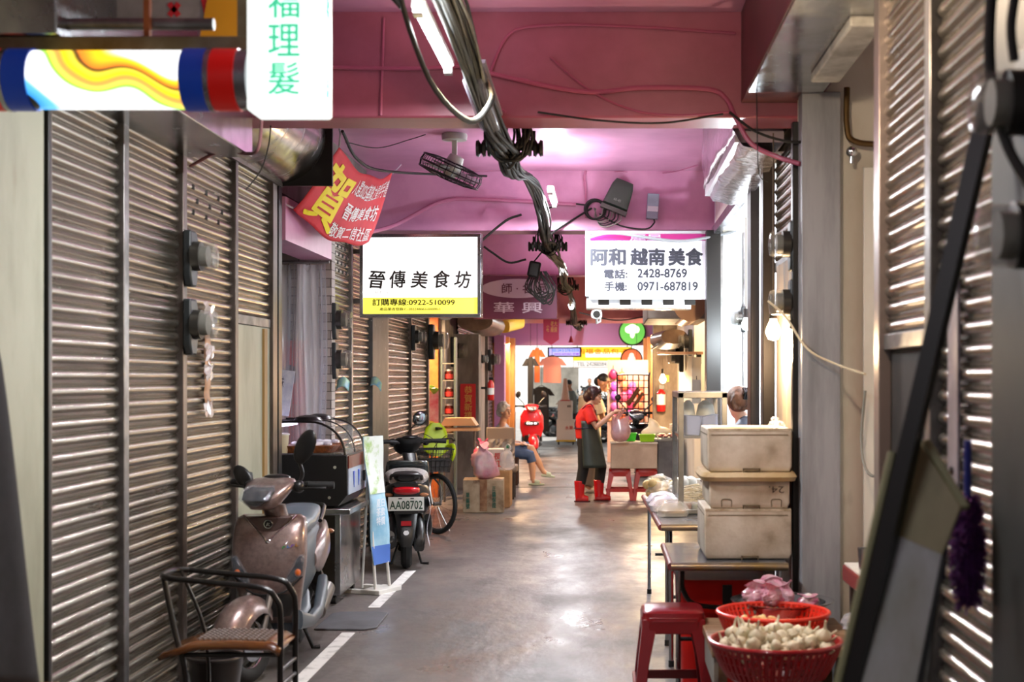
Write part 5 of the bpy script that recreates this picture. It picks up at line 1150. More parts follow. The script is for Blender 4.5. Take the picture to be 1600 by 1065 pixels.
def foam(label, x0, x1, y0, y1, z0, z1, open_=0, lid=0, marks=1):
    t = thing('foam_box', label, 'box', ((x0 + x1) / 2, (y0 + y1) / 2, z0)); w, d, h = (x1 - x0) / 2, (y1 - y0) / 2, z1 - z0
    mb = MB()
    if open_:
        k = .035; r = lambda a, b, z: [(-a, -b, z), (a, -b, z), (a, b, z), (-a, b, z)]
        mb.loft([r(w - .012, d - .012, 0), r(w, d, .03), r(w, d, h), r(w - k, d - k, h), r(w - k - .01, d - k - .01, .05)])
    else:
        r = lambda a, b, z: [(-a, -b, z), (a, -b, z), (a, b, z), (-a, b, z)]
        mb.loft([r(w - .012, d - .012, 0), r(w, d, .03), r(w, d, h)])
    part('box', mb, FOAM, t, bevel=.008)
    part('grip_notch', MB().b2((-.035, -d - .004, .012), (.055, -d + .004, .02)).b2((-.035, -d - .004, .0), (-.03, -d + .004, .02)).b2((.05, -d - .004, .0), (.055, -d + .004, .02)), mat('dark foam groove', '#6e5c44', .8), t)
    if not lid: part('rim_groove', MB().b2((-w + .02, -d - .002, h - .034), (w - .02, -d + .004, h - .030)).b2((-w - .002, -d + .02, h - .034), (-w + .004, d - .02, h - .030)), mat('dark foam groove', '#6e5c44'), t); part('worn_rim', MB().b2((-w + .004, -d - .0015, h - .012), (w - .004, -d + .01, h + .0015)), mat('worn foam rim', '#a08a6c', .8, 0, '#d0bfa6', 14), t)
    if lid: part('lid', MB().sec([((0, -.01, h), w + .035, d + .03, 8), ((0, -.01, h + .022), w + .045, d + .04, 8), ((0, -.01, h + .045), w + .03, d + .03, 8)], 36), mat('yellowed foam lid', '#c9b08a', .65, 0, '#b0925f', 3, stain=('#7a5a34', 5, .6, .75)), t)
    return t
f1 = foam('dirty white foam box standing on the small steel table, lowest of the stack', .52, .975, 7.42, 7.98, .702, .966)
f2 = foam('dirty white foam box with a yellowed lid, middle of the stack', .545, .965, 7.42, 7.96, .967, 1.112, lid=1)
text('24.', mat('marker ink', '#4a4038', .6), f2, (.14, -.273, .10), .08, .035, rot=(PI / 2, PI, 0))
for s in (-.12, .14): part('moulded_loop', MB().tube(smooth_path([(s - .025, -.272, .01), (s - .025, -.272, .045), (s, -.272, .05), (s + .025, -.272, .045), (s + .025, -.272, .01)], 4), .0025, 5), mat('dark foam groove', '#6e5c44'), f2)
foam('open dirty white foam box, topmost of the stack', .535, .975, 7.41, 7.95, 1.159, 1.385, open_=1)
t = thing('plastic_bag', 'scrap of clear plastic tucked in the topmost foam box', 'bag', (.93, 7.75, 1.36)); part('film', bag(MB(), .05, .06, .07, 21), M_PLAST, t, smooth=0)
# plank pier and frames
struct('pier', boxes(((1.0, 7.585, 0), (1.07, 8.28, 2.3))), M_PLANK, bevel=.006)
struct('pier', boxes(((.99, 7.585, 0), (1.0, 7.64, 1.25))), mat('brown batten', '#7d4f28', .5, 0, '#5d3818', 5, 5, (4, 4, .5)), bevel=.003)
# glass showcase
t = thing('showcase', 'steel-framed glass showcase with a middle shelf on the long steel table', 'showcase', (.64, 9.7, .754)); w, d, h = .16, .42, .80
fr = MB()
for a in (-1, 1):
    for b in (-1, 1): fr.b2((a * w - .018 * (1 + a), b * d - .018 * (1 + b), 0), (a * w + .018 * (1 - a), b * d + .018 * (1 - b), h))
for z in (0.0, h - .036):
    for b in (-1, 1): fr.b2((-w, b * d - .012 * (1 + b), z), (w, b * d + .012 * (1 - b), z + .036))
    for a in (-1, 1): fr.b2((a * w - .012 * (1 + a), -d, z), (a * w + .012 * (1 - a), d, z + .036))
part('frame', fr, mat('dull showcase frame', '#8a8883', .35, .7, '#6f6d69', 5), t, bevel=.003)
part('top_panel', MB().b2((-w, -d, h - .004), (w, d, h + .004)), M_STEEL, t); part('floor_panel', MB().b2((-w, -d, .0), (w, d, .01)), M_STEEL, t)
part('shelf', MB().b2((-w + .01, -d + .01, .5), (w - .01, d - .01, .52)), M_STEEL, t)
part('glass_pane', MB().b2((-w + .02, -d + .008, .02), (w - .02, -d + .012, h - .02)), M_GLASS, t); part('glass_pane', MB().b2((-w + .006, -d + .02, .02), (-w + .01, d - .02, h - .02)), M_GLASS, t)
part('rubber_foot', MB().b2((-w, -d + .02, -.001), (-w + .05, -d + .08, .006)), M_RUB, t)
BLT = mat('pale blue plastic', '#a9b6dc', .35, 0, alpha=.93)
for i, (x, y, a) in enumerate(((.575, 9.42, .05), (.70, 9.44, -.15))):
    t = thing('plastic_tub', ['pale blue tub on the showcase shelf, beside the aisle glass', 'tilted pale blue tub on the showcase shelf, beside the wall'][i], 'tub', (x, y, 1.276), 0)
    part('tub', MB().sec([((0, 0, .0), .05, .08, 5), ((0, 0, .12), .062, .1, 5), ((0, 0, .125), .066, .104, 5)], 24), BLT, t, rot=(0, a, 0))
for i, (x, r) in enumerate(((.57, .05), (.69, .065))):
    t = thing('bowl', ['small cloudy bowl upturned behind the pale blue tubs', 'large cloudy bowl upturned behind the pale blue tubs'][i], 'bowl', (x, 9.75, 1.276)); part('dome', MB().lathe([(r, 0), (r * 1.02, .12), (r * .8, .19), (r * .3, .22), (0, .222)], n=22), mat('cloudy plastic', '#d3d6cc', .3, 0, alpha=.85), t)
t = thing('basket', 'small red basket hung behind the showcase', 'basket', (.82, 10.6, 1.02)); part('body', MB().sec([((0, 0, 0), .05, .06, 5), ((0, 0, .10), .065, .08, 5)], 20), mat('bright red plastic', '#e0241c', .35), t); part('stem', MB().cyl((0, .06, -.26), (0, .06, .1), .012), M_STEELD, t)
# packets on the table
rp = random.Random(31)
CLB = mat('clear food bag', '#f2efe6', .12, 0, alpha=.32, spec=.9)
def packet(label, x, y, z, r, m, n=14, nm='snack_bag', film=True, s=.03):
    t = thing(nm, label, 'packet', (x, y, z))
    for i in range(n):
        a = rp.uniform(0, 2 * PI); q = rp.uniform(0, .75)
        part('piece', MB().ell((r * q * math.cos(a), r * q * math.sin(a), s * .9 + rp.uniform(0, r * .7)), s, 9, 6), m, t)
    if film: part('film', bag(MB(), r, r, r * 1.25, int(x * 100 + y * 7), 16, 10, .25), CLB, t, smooth=60)
    return t
packet('bag of yellow puffed snacks at the far end of the long steel table', .40, 10.55, .753, .13, mat('puffed snack', '#d9b878', .6), 22, s=.035)
packet('bag of pale buns behind the showcase on the long steel table', .58, 10.45, .753, .12, mat('pale bun', '#ece6d8', .6), 10, s=.05)
PRT = mat('white print film', '#e9e4ec', .3, 0, '#8a5ac0', 14, 3, lo=.62, hi=.66)
for i, (x, y) in enumerate(((.40, 9.95), (.41, 9.6), (.44, 9.28))):
    t = thing('snack_bag', ['white bag with purple print beside the showcase, middle of three', 'white bag with dark filling beside the showcase, nearest the camera of three', 'flat clear tray of snacks at the front of the showcase'][i], 'packet', (x, y, .754))
    part('film', MB().sec([((0, 0, 0.002), .10, .12, 4), ((0, 0, .04), .115, .13, 3), ((0, 0, .085), .08, .1, 2.5), ((.01, 0, .10), .03, .05, 2)], 22), PRT if i < 2 else CLB, t)
    part('filling', MB().ell((0, 0, .025), (.09, .11, .022)), mat('dark filling', '#5a3a22', .5, 0, '#b08a5a', 20), t)
t = thing('carton', 'brown carton lid lying behind the snack bags', 'carton', (.52, 10.82, .753)); part('box', MB().box((0, 0, .03), (.3, .2, .06)), KRAFT, t, bevel=.004)
for i, (x, y, c, lb) in enumerate(((.55, 9.45, '#a3502c', 'clear tub of brown sauce on the showcase floor'), (.62, 9.40, '#8d8a4c', 'clear tub of olive pickles on the showcase floor'), (.72, 9.42, '#c8732c', 'clear tub of orange pickles on the showcase floor'))):
    t = thing('food_tub', lb, 'tub', (x, y, .766)); part('tub', MB().lathe([(.04, 0), (.05, .055), (.052, .06)], n=20), M_PLAST, t); part('filling', MB().lathe([(.038, .003), (.046, .045), (0, .047)], n=18), mat('food ' + c, c, .3), t)
NOOD = mat('dried noodle', '#d9c9a8', .6, 0, '#a04fc0', 9, lo=.62, hi=.64)
for i, (x, y) in enumerate(((.57, 9.62), (.70, 9.66), (.62, 9.9))):
    t = thing('noodle_bag', ['bag of coiled noodles by the aisle glass of the showcase', 'bag of coiled noodles by the wall side of the showcase', 'bag of coiled noodles at the rear of the showcase'][i], 'packet', (x, y, .766)); mb = MB()
    for k in range(9):
        mb.tube([(rp.uniform(-.02, .02) + .05 * math.cos(q * PI / 5), rp.uniform(-.02, .02) + .05 * math.sin(q * PI / 5) * .8, .02 + .014 * k + .01 * math.sin(q)) for q in range(10)], .006, 5, closed=True)
    part('noodle_coil', mb, NOOD, t)
t = thing('paper_packet', 'white printed packet lying on the rear counter, seen through the showcase', 'packet', (.66, 10.75, .86)); part('sheet', MB().box((0, 0, 0), (.14, .1, .05)), mat('white print paper', '#ece6dc', .5, 0, '#5a3a2a', 18, lo=.58, hi=.62), t); part('stand', MB().box((0, 0, -.066), (.12, .1, .08)), M_STEELD, t)
# low board with baskets
WD = mat('worn bench wood', '#9a7a5c', .55, 0, '#6e5238', 3, 6, (1, 6, 1))
t = thing('bench', 'worn low wooden bench holding the orange basket and steel bowl', 'bench', (.79, 6.72, 0))
part('top', MB().b2((-.315, -.42, .41), (.36, .40, .45)), WD, t, bevel=.006)
part('apron', MB().b2((-.305, -.40, .28), (-.285, .38, .41)), mat('grey green board', '#8d8a80', .5), t)
for a in (-.27, .31):
    for b in (-.36, .34): part('leg', MB().b2((a - .025, b - .025, 0), (a + .025, b + .025, .41)), WD, t)
def basket(label, x, y, z, r, h, m, rb, n=54):
    t = thing('basket', label, 'basket', (x, y, z))
    part('rim', MB().torus((0, 0, h - .004), r + .003, .010, 'z', 48, 8), m, t)
    part('base', MB().lathe([(rb, 0), (rb + .012, .012), (rb + .012, .02), (0, .02)], n=40), m, t)
    mb = MB()
    for i in range(n):
        a = 2 * PI * i / n
        pts = []
        for k in range(5):
            f = k / 4; rad = rb + .01 + (r - rb - .01) * (f ** .75); aa = a + .04 * f
            pts.append((rad * math.cos(aa), rad * math.sin(aa), .015 + (h - .02) * f))
        mb.tube(pts, r * PI / n * .62, 5)
    part('wall_slat', mb, m, t, smooth=60)
    mb = MB()
    for f in (.25, .5, .75, .92):
        rad = rb + .01 + (r - rb - .01) * (f ** .75); mb.torus((0, 0, .015 + (h - .02) * f), rad, .005, 'z', 44, 5)
    part('hoop', mb, m, t, smooth=60)
    part('lining', MB().lathe([(rb * .98, .02), (r * .965, h - .012)], n=40, cap=False), mat('basket lining ' + m.name, (.35, .02, .015), .5), t) if 0 else None
    return t
basket('orange red plastic basket standing on the low wooden bench', .775, 6.55, .452, .252, .125, mat('orange red plastic', '#e0341f', .35, coat=.2), .19)
basket('dark red plastic basket heaped with garlic bulbs', .72, 6.0, .382, .272, .165, mat('crimson plastic', '#9d121c', .3, coat=.3), .19)
t = thing('bowl', 'wide steel bowl of small packets at the back of the low bench', 'bowl', (.865, 6.93, .452))
part('bowl', MB().lathe([(.16, 0), (.19, .02), (.215, .10), (.25, .115), (.252, .12), (.21, .112), (.18, .03), (.0, .025)], n=44), M_STEEL, t)
PKB = mat('pink clear packet', '#e6b8c4', .14, 0, '#d0608f', 12, 3, alpha=.75, spec=.8)
for i, (x, y) in enumerate(((.74, 6.9), (.80, 6.82), (.87, 6.95), (.82, 7.0), (.99, 6.92))):
    t = thing('snack_packet', 'small pink clear packet heaped in the steel bowl', 'packet', (x, y, .545 + .01 * (i % 2)), i, 'pink packets in the steel bowl')
    part('film', bag(MB(), .07, .055, .11 if i < 4 else .05, 40 + i, 14, 9, .35), PKB, t, smooth=0)
    part('filling', MB().ell((0, 0, .03), (.045, .035, .028), 10, 6), mat('pale contents', '#e8ddd8'), t)
# garlic
GM = mat('garlic skin', '#d8cdb2', .55, 0, '#b5aa88', 9, 4, (1, 1, .4), stain=('#a8b09c', 6, .58, .7))
def bulb():
    rings = []; n = 20
    for r, z in ((.006, 0), (.02, .002), (.029, .012), (.031, .022), (.026, .034), (.014, .043), (.008, .05)):
        rings.append([(r * (1 + .09 * math.cos(6 * 2 * PI * j / n) * (r > .012)) * math.cos(2 * PI * j / n), r * (1 + .09 * math.cos(6 * 2 * PI * j / n) * (r > .012)) * math.sin(2 * PI * j / n), z) for j in range(n)])
    return MB().loft(rings)
g0 = thing('garlic_bulb', 'pale garlic bulb heaped in the dark red basket', 'garlic', (.72, 6.0, .545), 0, 'garlic bulbs in the basket')
part('bulb', bulb(), GM, g0, smooth=70)
part('stem', MB().tube([(0, 0, .048), (.002, 0, .06), (.008, .002, .085)], [.008, .005, .004], 7), GM, g0)
rg = random.Random(12); spots = []
for ring, (rad, k, zb) in enumerate(((.212, 20, .545), (.16, 15, .555), (.105, 10, .57), (.05, 6, .58), (.0, 1, .60), (.185, 16, .600), (.125, 11, .615), (.06, 6, .635), (.0, 1, .66))):
    for i in range(k):
        a = 2 * PI * (i + .5 * (ring % 2)) / k; q = rad + rg.uniform(-.012, .012)
        spots.append((.72 + q * math.cos(a), 6.0 + q * math.sin(a), zb * .62 + .165 + rg.uniform(-.006, .012)))
for i, p in enumerate(spots):
    o = g0 if i == 0 else copy_tree(g0)
    o.location = p; o.rotation_euler = (rg.uniform(-1.4, 1.4), rg.uniform(-1.4, 1.4), rg.uniform(0, 6)); q = rg.uniform(.85, 1.15); o.scale = (q, q, q)
part('heap_filler', MB(), None) if 0 else None
c0 = thing('garlic_clove', 'peeled yellow garlic clove in the orange red basket', 'garlic', (.72, 6.5, .475), 0, 'peeled cloves in the basket')
part('clove', MB().ell((0, 0, .012), (.026, .013, .012), 10, 6), mat('peeled garlic', '#e8c888', .4), c0)
for i in range(14):
    o = c0 if i == 0 else copy_tree(c0); o.location = (.70 + rg.uniform(-.09, .09), 6.55 + rg.uniform(-.09, .12), .474 + .022 * (i % 3) + .012); o.rotation_euler = (0, rg.uniform(-.5, .5), rg.uniform(0, 6)); o.scale = (1.15,) * 3
# alcove: red-edged side table, cup, black bag
t = thing('side_table', 'cream and red-edged side table in the alcove behind the leaning board', 'table', (1.36, 6.6, 0))
part('top', MB().b2((-.2, -.35, .66), (.3, .35, .74)), mat('dark red varnish', '#8a1f1c', .3), t, bevel=.01); part('cloth', MB().b2((-.19, -.34, .74), (.3, .35, .748)), M_CREAM, t)
for a in (-.15, .25):
    for b in (-.3, .3): part('leg', MB().b2((a - .02, b - .02, 0), (a + .02, b + .02, .66)), M_BROWN, t)
t = thing('cup', 'steel cup standing on the red-edged side table', 'cup', (1.23, 6.7, .749)); part('body', MB().lathe([(.033, 0), (.04, .10), (.038, .10), (.03, .005)], n=22, cap=False), M_STEEL, t); part('base', MB().cyl((0, 0, .002), (0, 0, .006), .033), M_STEEL, t)
t = thing('cloth_bag', 'black cloth bag slumped beside the low bench', 'bag', (1.20, 6.62, 0)); part('fabric', MB().sec([((0, 0, 0), .12, .16, 3), ((0, 0, .25), .13, .17, 2.6), ((-.01, 0, .42), .09, .14, 2.4), ((-.02, 0, .47), .03, .06, 2)], 22), mat('black cloth', '#131214', .9), t, smooth=80)
t = thing('plastic_bag', 'clear bag of pale buns lying on the black cloth bag', 'bag', (1.21, 6.60, .472)); part('bun', MB().ell((-.02, 0, .04), (.05, .05, .035)).ell((.05, .04, .04), (.04, .05, .035)), mat('pale bun', '#ece6d8'), t); part('film', bag(MB(), .1, .1, .12, 77), M_PLAST, t, smooth=60)
# leaning board with black bar, duster, broom
a, b = at(1545, 165, 3.66), at(1335, 1065, 3.60); dd = (a - b).normalized(); b0 = b + dd * (-(b.z - .01) / dd.z)
o = thing('leaning_board', 'tall black bar and stained board leaning against the near shutter', 'board', b0)
part('bar', MB().tube([V((0, 0, 0)), a - b0], .030, 4), mat('black painted bar', '#0e0d0d', .45), o, smooth=0)
part('bar_strip', MB().tube([V((-.035, .02, 0)), (a - b0) * .62 + V((-.035, .02, 0))], .012, 6), mat('olive strip', '#8a8a66', .5), o)
def slab(P, m, nm, th=.012, **k):
    n = (P[1] - P[0]).cross(P[3] - P[0]).normalized() * th
    return part(nm, MB().loft([[p - b0 for p in P], [p - b0 + n for p in P]]), m, o, bevel=.003, **k)
slab([at(1436, 690, 3.68), at(1502, 790, 3.58), at(1472, 868, 3.57), at(1393, 832, 3.64)], mat('stained olive board', '#8f8763', .55, 0, '#6f6746', 4, 6, (1, 1, .4), stain=('#2c2618', 6, .66, .74)), 'upper_board')
slab([at(1393, 832, 3.635), at(1472, 866, 3.565), at(1400, 1230, 3.50), at(1290, 1230, 3.56)], mat('scuffed white sheet', '#c3c8cc', .16, .1, '#9a9a86', 3, 6, (1, 1, .4), stain=('#77704e', 5, .6, .74)), 'white_sheet')
slab([at(1440, 688, 3.67), at(1452, 684, 3.67), at(1516, 790, 3.575), at(1502, 792, 3.58)], mat('olive strip', '#8a8a66'), 'top_edge', .03)
slab([at(1472, 866, 3.56), at(1480, 868, 3.56), at(1412, 1230, 3.495), at(1400, 1230, 3.50)], M_BLACK, 'side_edge', .03)
o = thing('duster', 'purple fluffy duster hung on the near shutter', 'duster', (.985, 3.86, 1.18))
rd = random.Random(9); mb = MB()
for i in range(420):
    z = rd.uniform(-.15, .15); r = .036 * math.sqrt(max(.05, 1 - (z / .165) ** 2)); aa = rd.uniform(0, 2 * PI); q = V((r * math.cos(aa), r * 1.2 * math.sin(aa), z))
    mb.tube([q * .6, q, q + V((math.cos(aa) * .016, math.sin(aa) * .016, rd.uniform(-.02, .01)))], [.006, .005, .002], 4)
mb.ell((0, 0, 0), (.036, .042, .15))
part('fluff', mb, mat('purple microfibre', '#5c2672', .9, 0, '#42184f', 20), o, smooth=0)
part('handle', MB().cyl((0, 0, .1), (0, 0, .3), .01), mat('blue plastic', '#2b3494', .4), o)
o = thing('broom', 'grey pole with a blue violet grip leaning beside the duster', 'broom', (.73, 3.66, 0))
part('pole', MB().cyl((0, 0, 0), (.15, .1, 1.13), .011), M_STEELD, o); part('grip', MB().cyl((.149, .0995, 1.12), (.171, .115, 1.29), .019), mat('blue violet grip', '#2a2468', .5), o)
t = thing('shutter_strap', 'lilac grey metal strip fixed down the near shutter', 'strip', (1.055, 4.30, 1.64)); part('strip', MB().b2((-.004, -.06, -.33), (.004, .06, .33)), mat('lilac grey strip', '#aaa3ab', .4, .2, '#8f8890', 5), t); part('bolt', MB().cyl((-.012, .0, -.27), (0, .0, -.27), .012), M_BLACK, t)
# alcove ceiling pipe and tap
t = thing('wall_pipe', 'sooty brass pipe with a tap high in the alcove', 'pipe', (1.5, 7.40, 2.86)); part('pipe', MB().tube(smooth_path([(.45, 0, -.02), (.0, 0, 0), (-.2, 0, .02), (-.24, 0, .1), (-.24, 0, .3)], 5), .016, 8), mat('sooty brass', '#6b5230', .4, .7), t); part('tap', MB().ell((-.22, -.03, -.04), (.03, .04, .03)).cyl((-.22, -.03, -.1), (-.22, -.03, -.02), .01), CHROME, t)
# --- bulbs
def bulb_lamp(label, x, y, z, top, col, power, r=.034, strength=40, wall=None):
    t = thing('light_bulb', label, 'light bulb', (x, y, z))
    part('glass_bulb', MB().lathe([(.0, -r), (r * .6, -r * .82), (r, 0), (r * .8, r * .7), (r * .42, r * 1.5), (r * .4, r * 1.9)], n=22), mat('glowing bulb %.2f' % x, col, .3, emit=strength), t, smooth=80)
    part('socket', MB().cyl((0, 0, r * 1.7), (0, 0, r * 1.7 + .075), .021, 14), mat('dark bulb socket', '#2a2320', .5), t)
    part('cord', MB().cyl((0, 0, r * 1.7 + .07), (0, 0, top - z), .004, 6), mat('brown twisted flex', '#6b5a44', .6), t)
    lamp('bulb_and_fill_light', 'POINT', (x, y, z - r - .05), power, col, shadow_soft_size=.05)
    return t
bulb_lamp('bare warm bulb glowing beside the plank pier above the foam boxes', .93, 7.85, 1.90, 3.0, (1, .72, .42), 70, .044)
bulb_lamp('bare white bulb glowing inside the bright shop doorway', 1.19, 12.0, 2.09, 3.6, (.85, .95, 1), 90, .04)
bulb_lamp('bare warm bulb glowing over the meat stall', .84, 20.6, 1.62, 3.62, (1, .70, .38), 80, .05)
lamp('shop_light', 'AREA', (1.75, 11.2, 3.5), 95, (.93, .97, 1), (0, 0, 0), shape='RECTANGLE', size=.8, size_y=2.6)
lamp('bulb_and_fill_light', 'POINT', (.45, 4.6, 2.95), 62, (1, .76, .52), shadow_soft_size=.06)  # unseen lamp without a bulb, added to warm the garlic and near shutters
# --- meat stall in the middle distance
t = thing('foam_box', 'pale foam box used as a stall counter on two red stools', 'box', (.39, 19.3, .437))
part('box', MB().b2((-.31, -.28, 0), (.31, .28, .335)), mat('clean foam', '#dcc4ae', .7, 0, '#c9ae96', 3), t, bevel=.008); part('lid', MB().b2((-.32, -.29, .335), (.05, .28, .352)).b2((.05, -.30, .33), (.32, .28, .348)), mat('white foam lid', '#e3d3c2', .7), t)
t = thing('counter', 'grey metal counter beside the pale foam box', 'counter', (.86, 19.55, 0)); part('body', MB().b2((-.14, -.4, .02), (.2, .5, .80)), mat('grey counter sheet', '#77767a', .4, .5, '#5d5c60', 3), t); part('top', MB().b2((-.19, -.44, .80), (.2, .5, .83)), M_STEELD, t)
LG = mat('bright green plastic', '#3fd42a', .35); LM = mat('lime green plastic', '#9bd41c', .35)
def tub(nm, label, x, y, z, a, b, h, m, cat='basket'):
    t = thing(nm, label, cat, (x, y, z)); r = lambda u, v, q: [(-u, -v, q), (u, -v, q), (u, v, q), (-u, v, q)]
    part('body', MB().loft([r(a * .85, b * .85, 0), r(a, b, h), r(a + .008, b + .008, h), r(a + .008, b + .008, h + .01), r(a - .01, b - .01, h + .01), r(a * .83, b * .83, .01)]), m, t); return t
tub('basket', 'bright green basket on the foam counter behind the hanging bag', .31, 19.4, .79, .12, .1, .10, LG)
tub('basket', 'lime green basket at the edge of the foam counter', .57, 19.2, .79, .105, .1, .09, LM)
t = thing('meat_tray', 'tray of sliced pink meat on the grey counter', 'meat', (.84, 19.3, .831)); part('tray', MB().b2((-.13, -.1, 0), (.13, .1, .015)), M_STEELD, t)
for i in range(8): part('meat_slice', MB().ell((-.1 + .028 * i, rg.uniform(-.05, .05), .03 + .01 * (i % 3)), (.04, .06, .018), 10, 6, Matrix.Rotation(rg.uniform(-.6, .6), 3, 'Y')), mat('pink meat', '#d05a5c', .4, 0, '#e8c0b4', 14), t)
t = thing('plastic_bag', 'big cream plastic bag flopped over the grey counter', 'bag', (.72, 19.75, .83)); part('film', blob('film', MB().ell((0, 0, .06), (.22, .14, .09)).ell((-.04, 0, .15), (.08, .08, .08)).tube([(-.04, 0, .15), (-.09, 0, .22), (-.07, 0, .26)], [.06, .03, .045], 10), mat('cream film', '#eadcc0', .4), t, .02) and MB().ell((.1, 0, .03), (.04, .04, .02)), mat('cream film', '#eadcc0'), t)
t = thing('paper_pile', 'pile of white paper on the stall by the fire extinguisher', 'paper', (.97, 19.95, .86)); part('sheets', boxes(*[((-.06, -.1, i * .03), (.06, .1, i * .03 + .024)) for i in range(5)]), mat('pale paper', '#d9cfc4', .7), t); part('stand', MB().b2((-.06, -.1, -.031), (.06, .1, -.001)), M_STEELD, t)
struct('pillar', boxes(((.74, 21.7, 0), (1.12, 22.1, 2.7))), mat('grimy brown pillar', '#6b5a4e', .7, 0, '#9a8a7a', 3, 7, (1, 1, .5), stain=('#3f2f26', 4, .5, .65)))
t = thing('fire_extinguisher', 'red fire extinguisher with a white label below the warm bulb', 'fire extinguisher', (.855, 21.62, 1.14)); part('cylinder', MB().lathe([(.06, 0), (.068, .02), (.068, .28), (.02, .34)], n=20), mat('extinguisher red', '#c41a1c'), t); part('label_band', MB().lathe([(.069, .1), (.069, .26)], n=20, cap=False), mat('white plastic', '#e4e4e4'), t); part('valve', MB().b2((-.03, -.02, .34), (.05, .02, .40)), M_BLACK, t)
t = thing('tag_card', 'yellow card on the grimy pillar above the extinguisher', 'card', (.93, 21.68, 1.63)); part('card', MB().b2((-.05, 0, -.04), (.05, .01, .06)), mat('yellow card', '#d9d034', .5), t)
# hoods and rolled awnings along the right frontage
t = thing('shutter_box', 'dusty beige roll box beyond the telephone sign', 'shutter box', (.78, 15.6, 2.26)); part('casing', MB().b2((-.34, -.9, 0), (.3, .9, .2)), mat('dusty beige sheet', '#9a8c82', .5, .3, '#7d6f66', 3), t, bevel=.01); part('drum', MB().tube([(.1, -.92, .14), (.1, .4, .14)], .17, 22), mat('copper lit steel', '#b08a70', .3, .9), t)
t = thing('awning', 'rolled brown awning beyond the beige roll box', 'awning', (.86, 18.6, 2.16)); part('canvas', MB().sec([((0, -1.0, 0), .16, .09, 2.4), ((-.05, 0, -.02), .22, .12, 2.4), ((0, 1.2, 0), .2, .1, 2.4)], 20, 'y'), mat('brown vinyl awning', '#5d4a3c'), t); part('bar', MB().cyl((-.2, -1.0, -.1), (-.2, 1.2, -.1), .015), M_STEELD, t)
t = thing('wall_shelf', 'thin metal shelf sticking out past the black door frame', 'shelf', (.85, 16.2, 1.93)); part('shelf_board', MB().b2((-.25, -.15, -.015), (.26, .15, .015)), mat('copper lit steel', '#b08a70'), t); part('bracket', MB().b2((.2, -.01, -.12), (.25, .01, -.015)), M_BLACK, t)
meter(1.08, 17.6, 2.10, -1, 'electricity meter past the thin metal shelf', 1.1); meter(1.08, 19.5, 1.95, -1, 'electricity meter beyond the rolled brown awning', 1.4)
for i, (x, z, c) in enumerate(((1.18, 1.35, '#c8302c'), (1.0, 1.5, '#e8e0d0'), (1.02, 1.75, '#d9d4c8'))):
    t = thing('notice', ['red hanging notice in the warm shop past the black frame', 'white notice on the frontage past the black frame', 'white striped notice under the thin metal shelf'][i], 'notice', (x, 15.2 + i * .3, z)); part('sheet', MB().b2((-.05, 0, -.13), (.05, .008, .13)), mat('notice ' + c, c, .6), t)
    part('peg', MB().cyl((0, .004, .13), (0, .004, .17), .004, 6), M_BLACK, t)
lamp('shop_light', 'AREA', (1.7, 16.6, 3.2), 90, WARM, (0, 0, 0), shape='SQUARE', size=.6)
for i, (y, w) in enumerate(((28.6, .3), (29.6, .25), (30.6, .35))): post(110 + i, .93 - .05 * i, 1.12, y - w / 2, y + w / 2, 2.5, ORW)
lamp('shop_light', 'AREA', (.9, 28.2, 2.5), 120, WARM, (0, 0, 0), shape='SQUARE', size=.5)
# wire cage trolley and bright toys
t = thing('wire_cage', 'tall black wire cage trolley behind the black scooter', 'cage', (.52, 26.2, 0)); mb = MB()
for b in (-.2, .2):
    mb.tube(smooth_path([(-.29, b, .1), (-.29, b, 1.62), (-.26, b, 1.7), (.26, b, 1.7), (.29, b, 1.62), (.29, b, .1)], 4), .014, 8)
    for i in range(5): mb.cyl((-.2 + .1 * i, b, .2), (-.2 + .1 * i, b, 1.7), .006, 6)
    for i in range(11): mb.cyl((-.29, b, .3 + .13 * i), (.29, b, .3 + .13 * i), .008, 6)
part('grille', mb, M_BLACK, t); part('shelf_board', MB().b2((-.28, -.2, .14), (.28, .2, .17)), M_BLACK, t)
part('brace', MB().tube([(-.1, -.22, 1.15), (.1, -.22, 1.45)], .04, 4).tube([(.0, -.22, 1.12), (.18, -.22, 1.38)], .03, 4), mat('brown batten', '#7d4f28'), t)
for a in (-.24, .24): part('caster', MB().tube([(a - .02, -.18, .05), (a + .02, -.18, .05)], .05, 14), M_RUB, t); 
solo('display_board', boxes(((-.4, 0, 0), (.4, .04, 2.0))), mat('pale peach board', '#e8b8a0', .7), 'tall peach board behind the cluster of toy bags', 'board', loc=(.45, 27.86, 0))
TOYC = ['#f04a9a', '#ff7a4a', '#e85ac0', '#ff9a6a', '#f26ab0', '#ffb08a', '#e83a6a', '#ff8a5a', '#c86ae0', '#ff6a8a']
for i in range(18):
    x = .18 + (i % 4) * .17 + rg.uniform(-.03, .03); z = .9 + (i // 4) * .2 + rg.uniform(-.03, .03); c = TOYC[i % 10]
    t = thing('toy_bag', 'bright pink or orange toy bag hung in a cluster behind the wire cage', 'toy', (x, 27.812, z), 0, 'toy bags behind the cage'); part('body', MB().ell((0, 0, 0), (.085, .06, .1), 12, 8), mat('toy ' + c, c, .35), t); part('loop', MB().cyl((0, 0, .09), (0, 0, .17), .006, 6), M_BLACK, t)
t = thing('balloon', 'pink and orange ball hung under the round orange sign', 'balloon', (.66, 29.5, 1.74)); part('ball', MB().ell((0, 0, 0), .13, 20, 14), mat('pink ball', '#f25aa8', .3, 0, '#ffb03a', 4, 2), t); part('string', MB().cyl((0, 0, .13), (0, 0, 1.88), .004, 6), M_BLACK, t)
lamp('shop_light', 'AREA', (.5, 26.9, 2.55), 90, (1, .78, .6), (0, 0, 0), shape='SQUARE', size=.4)
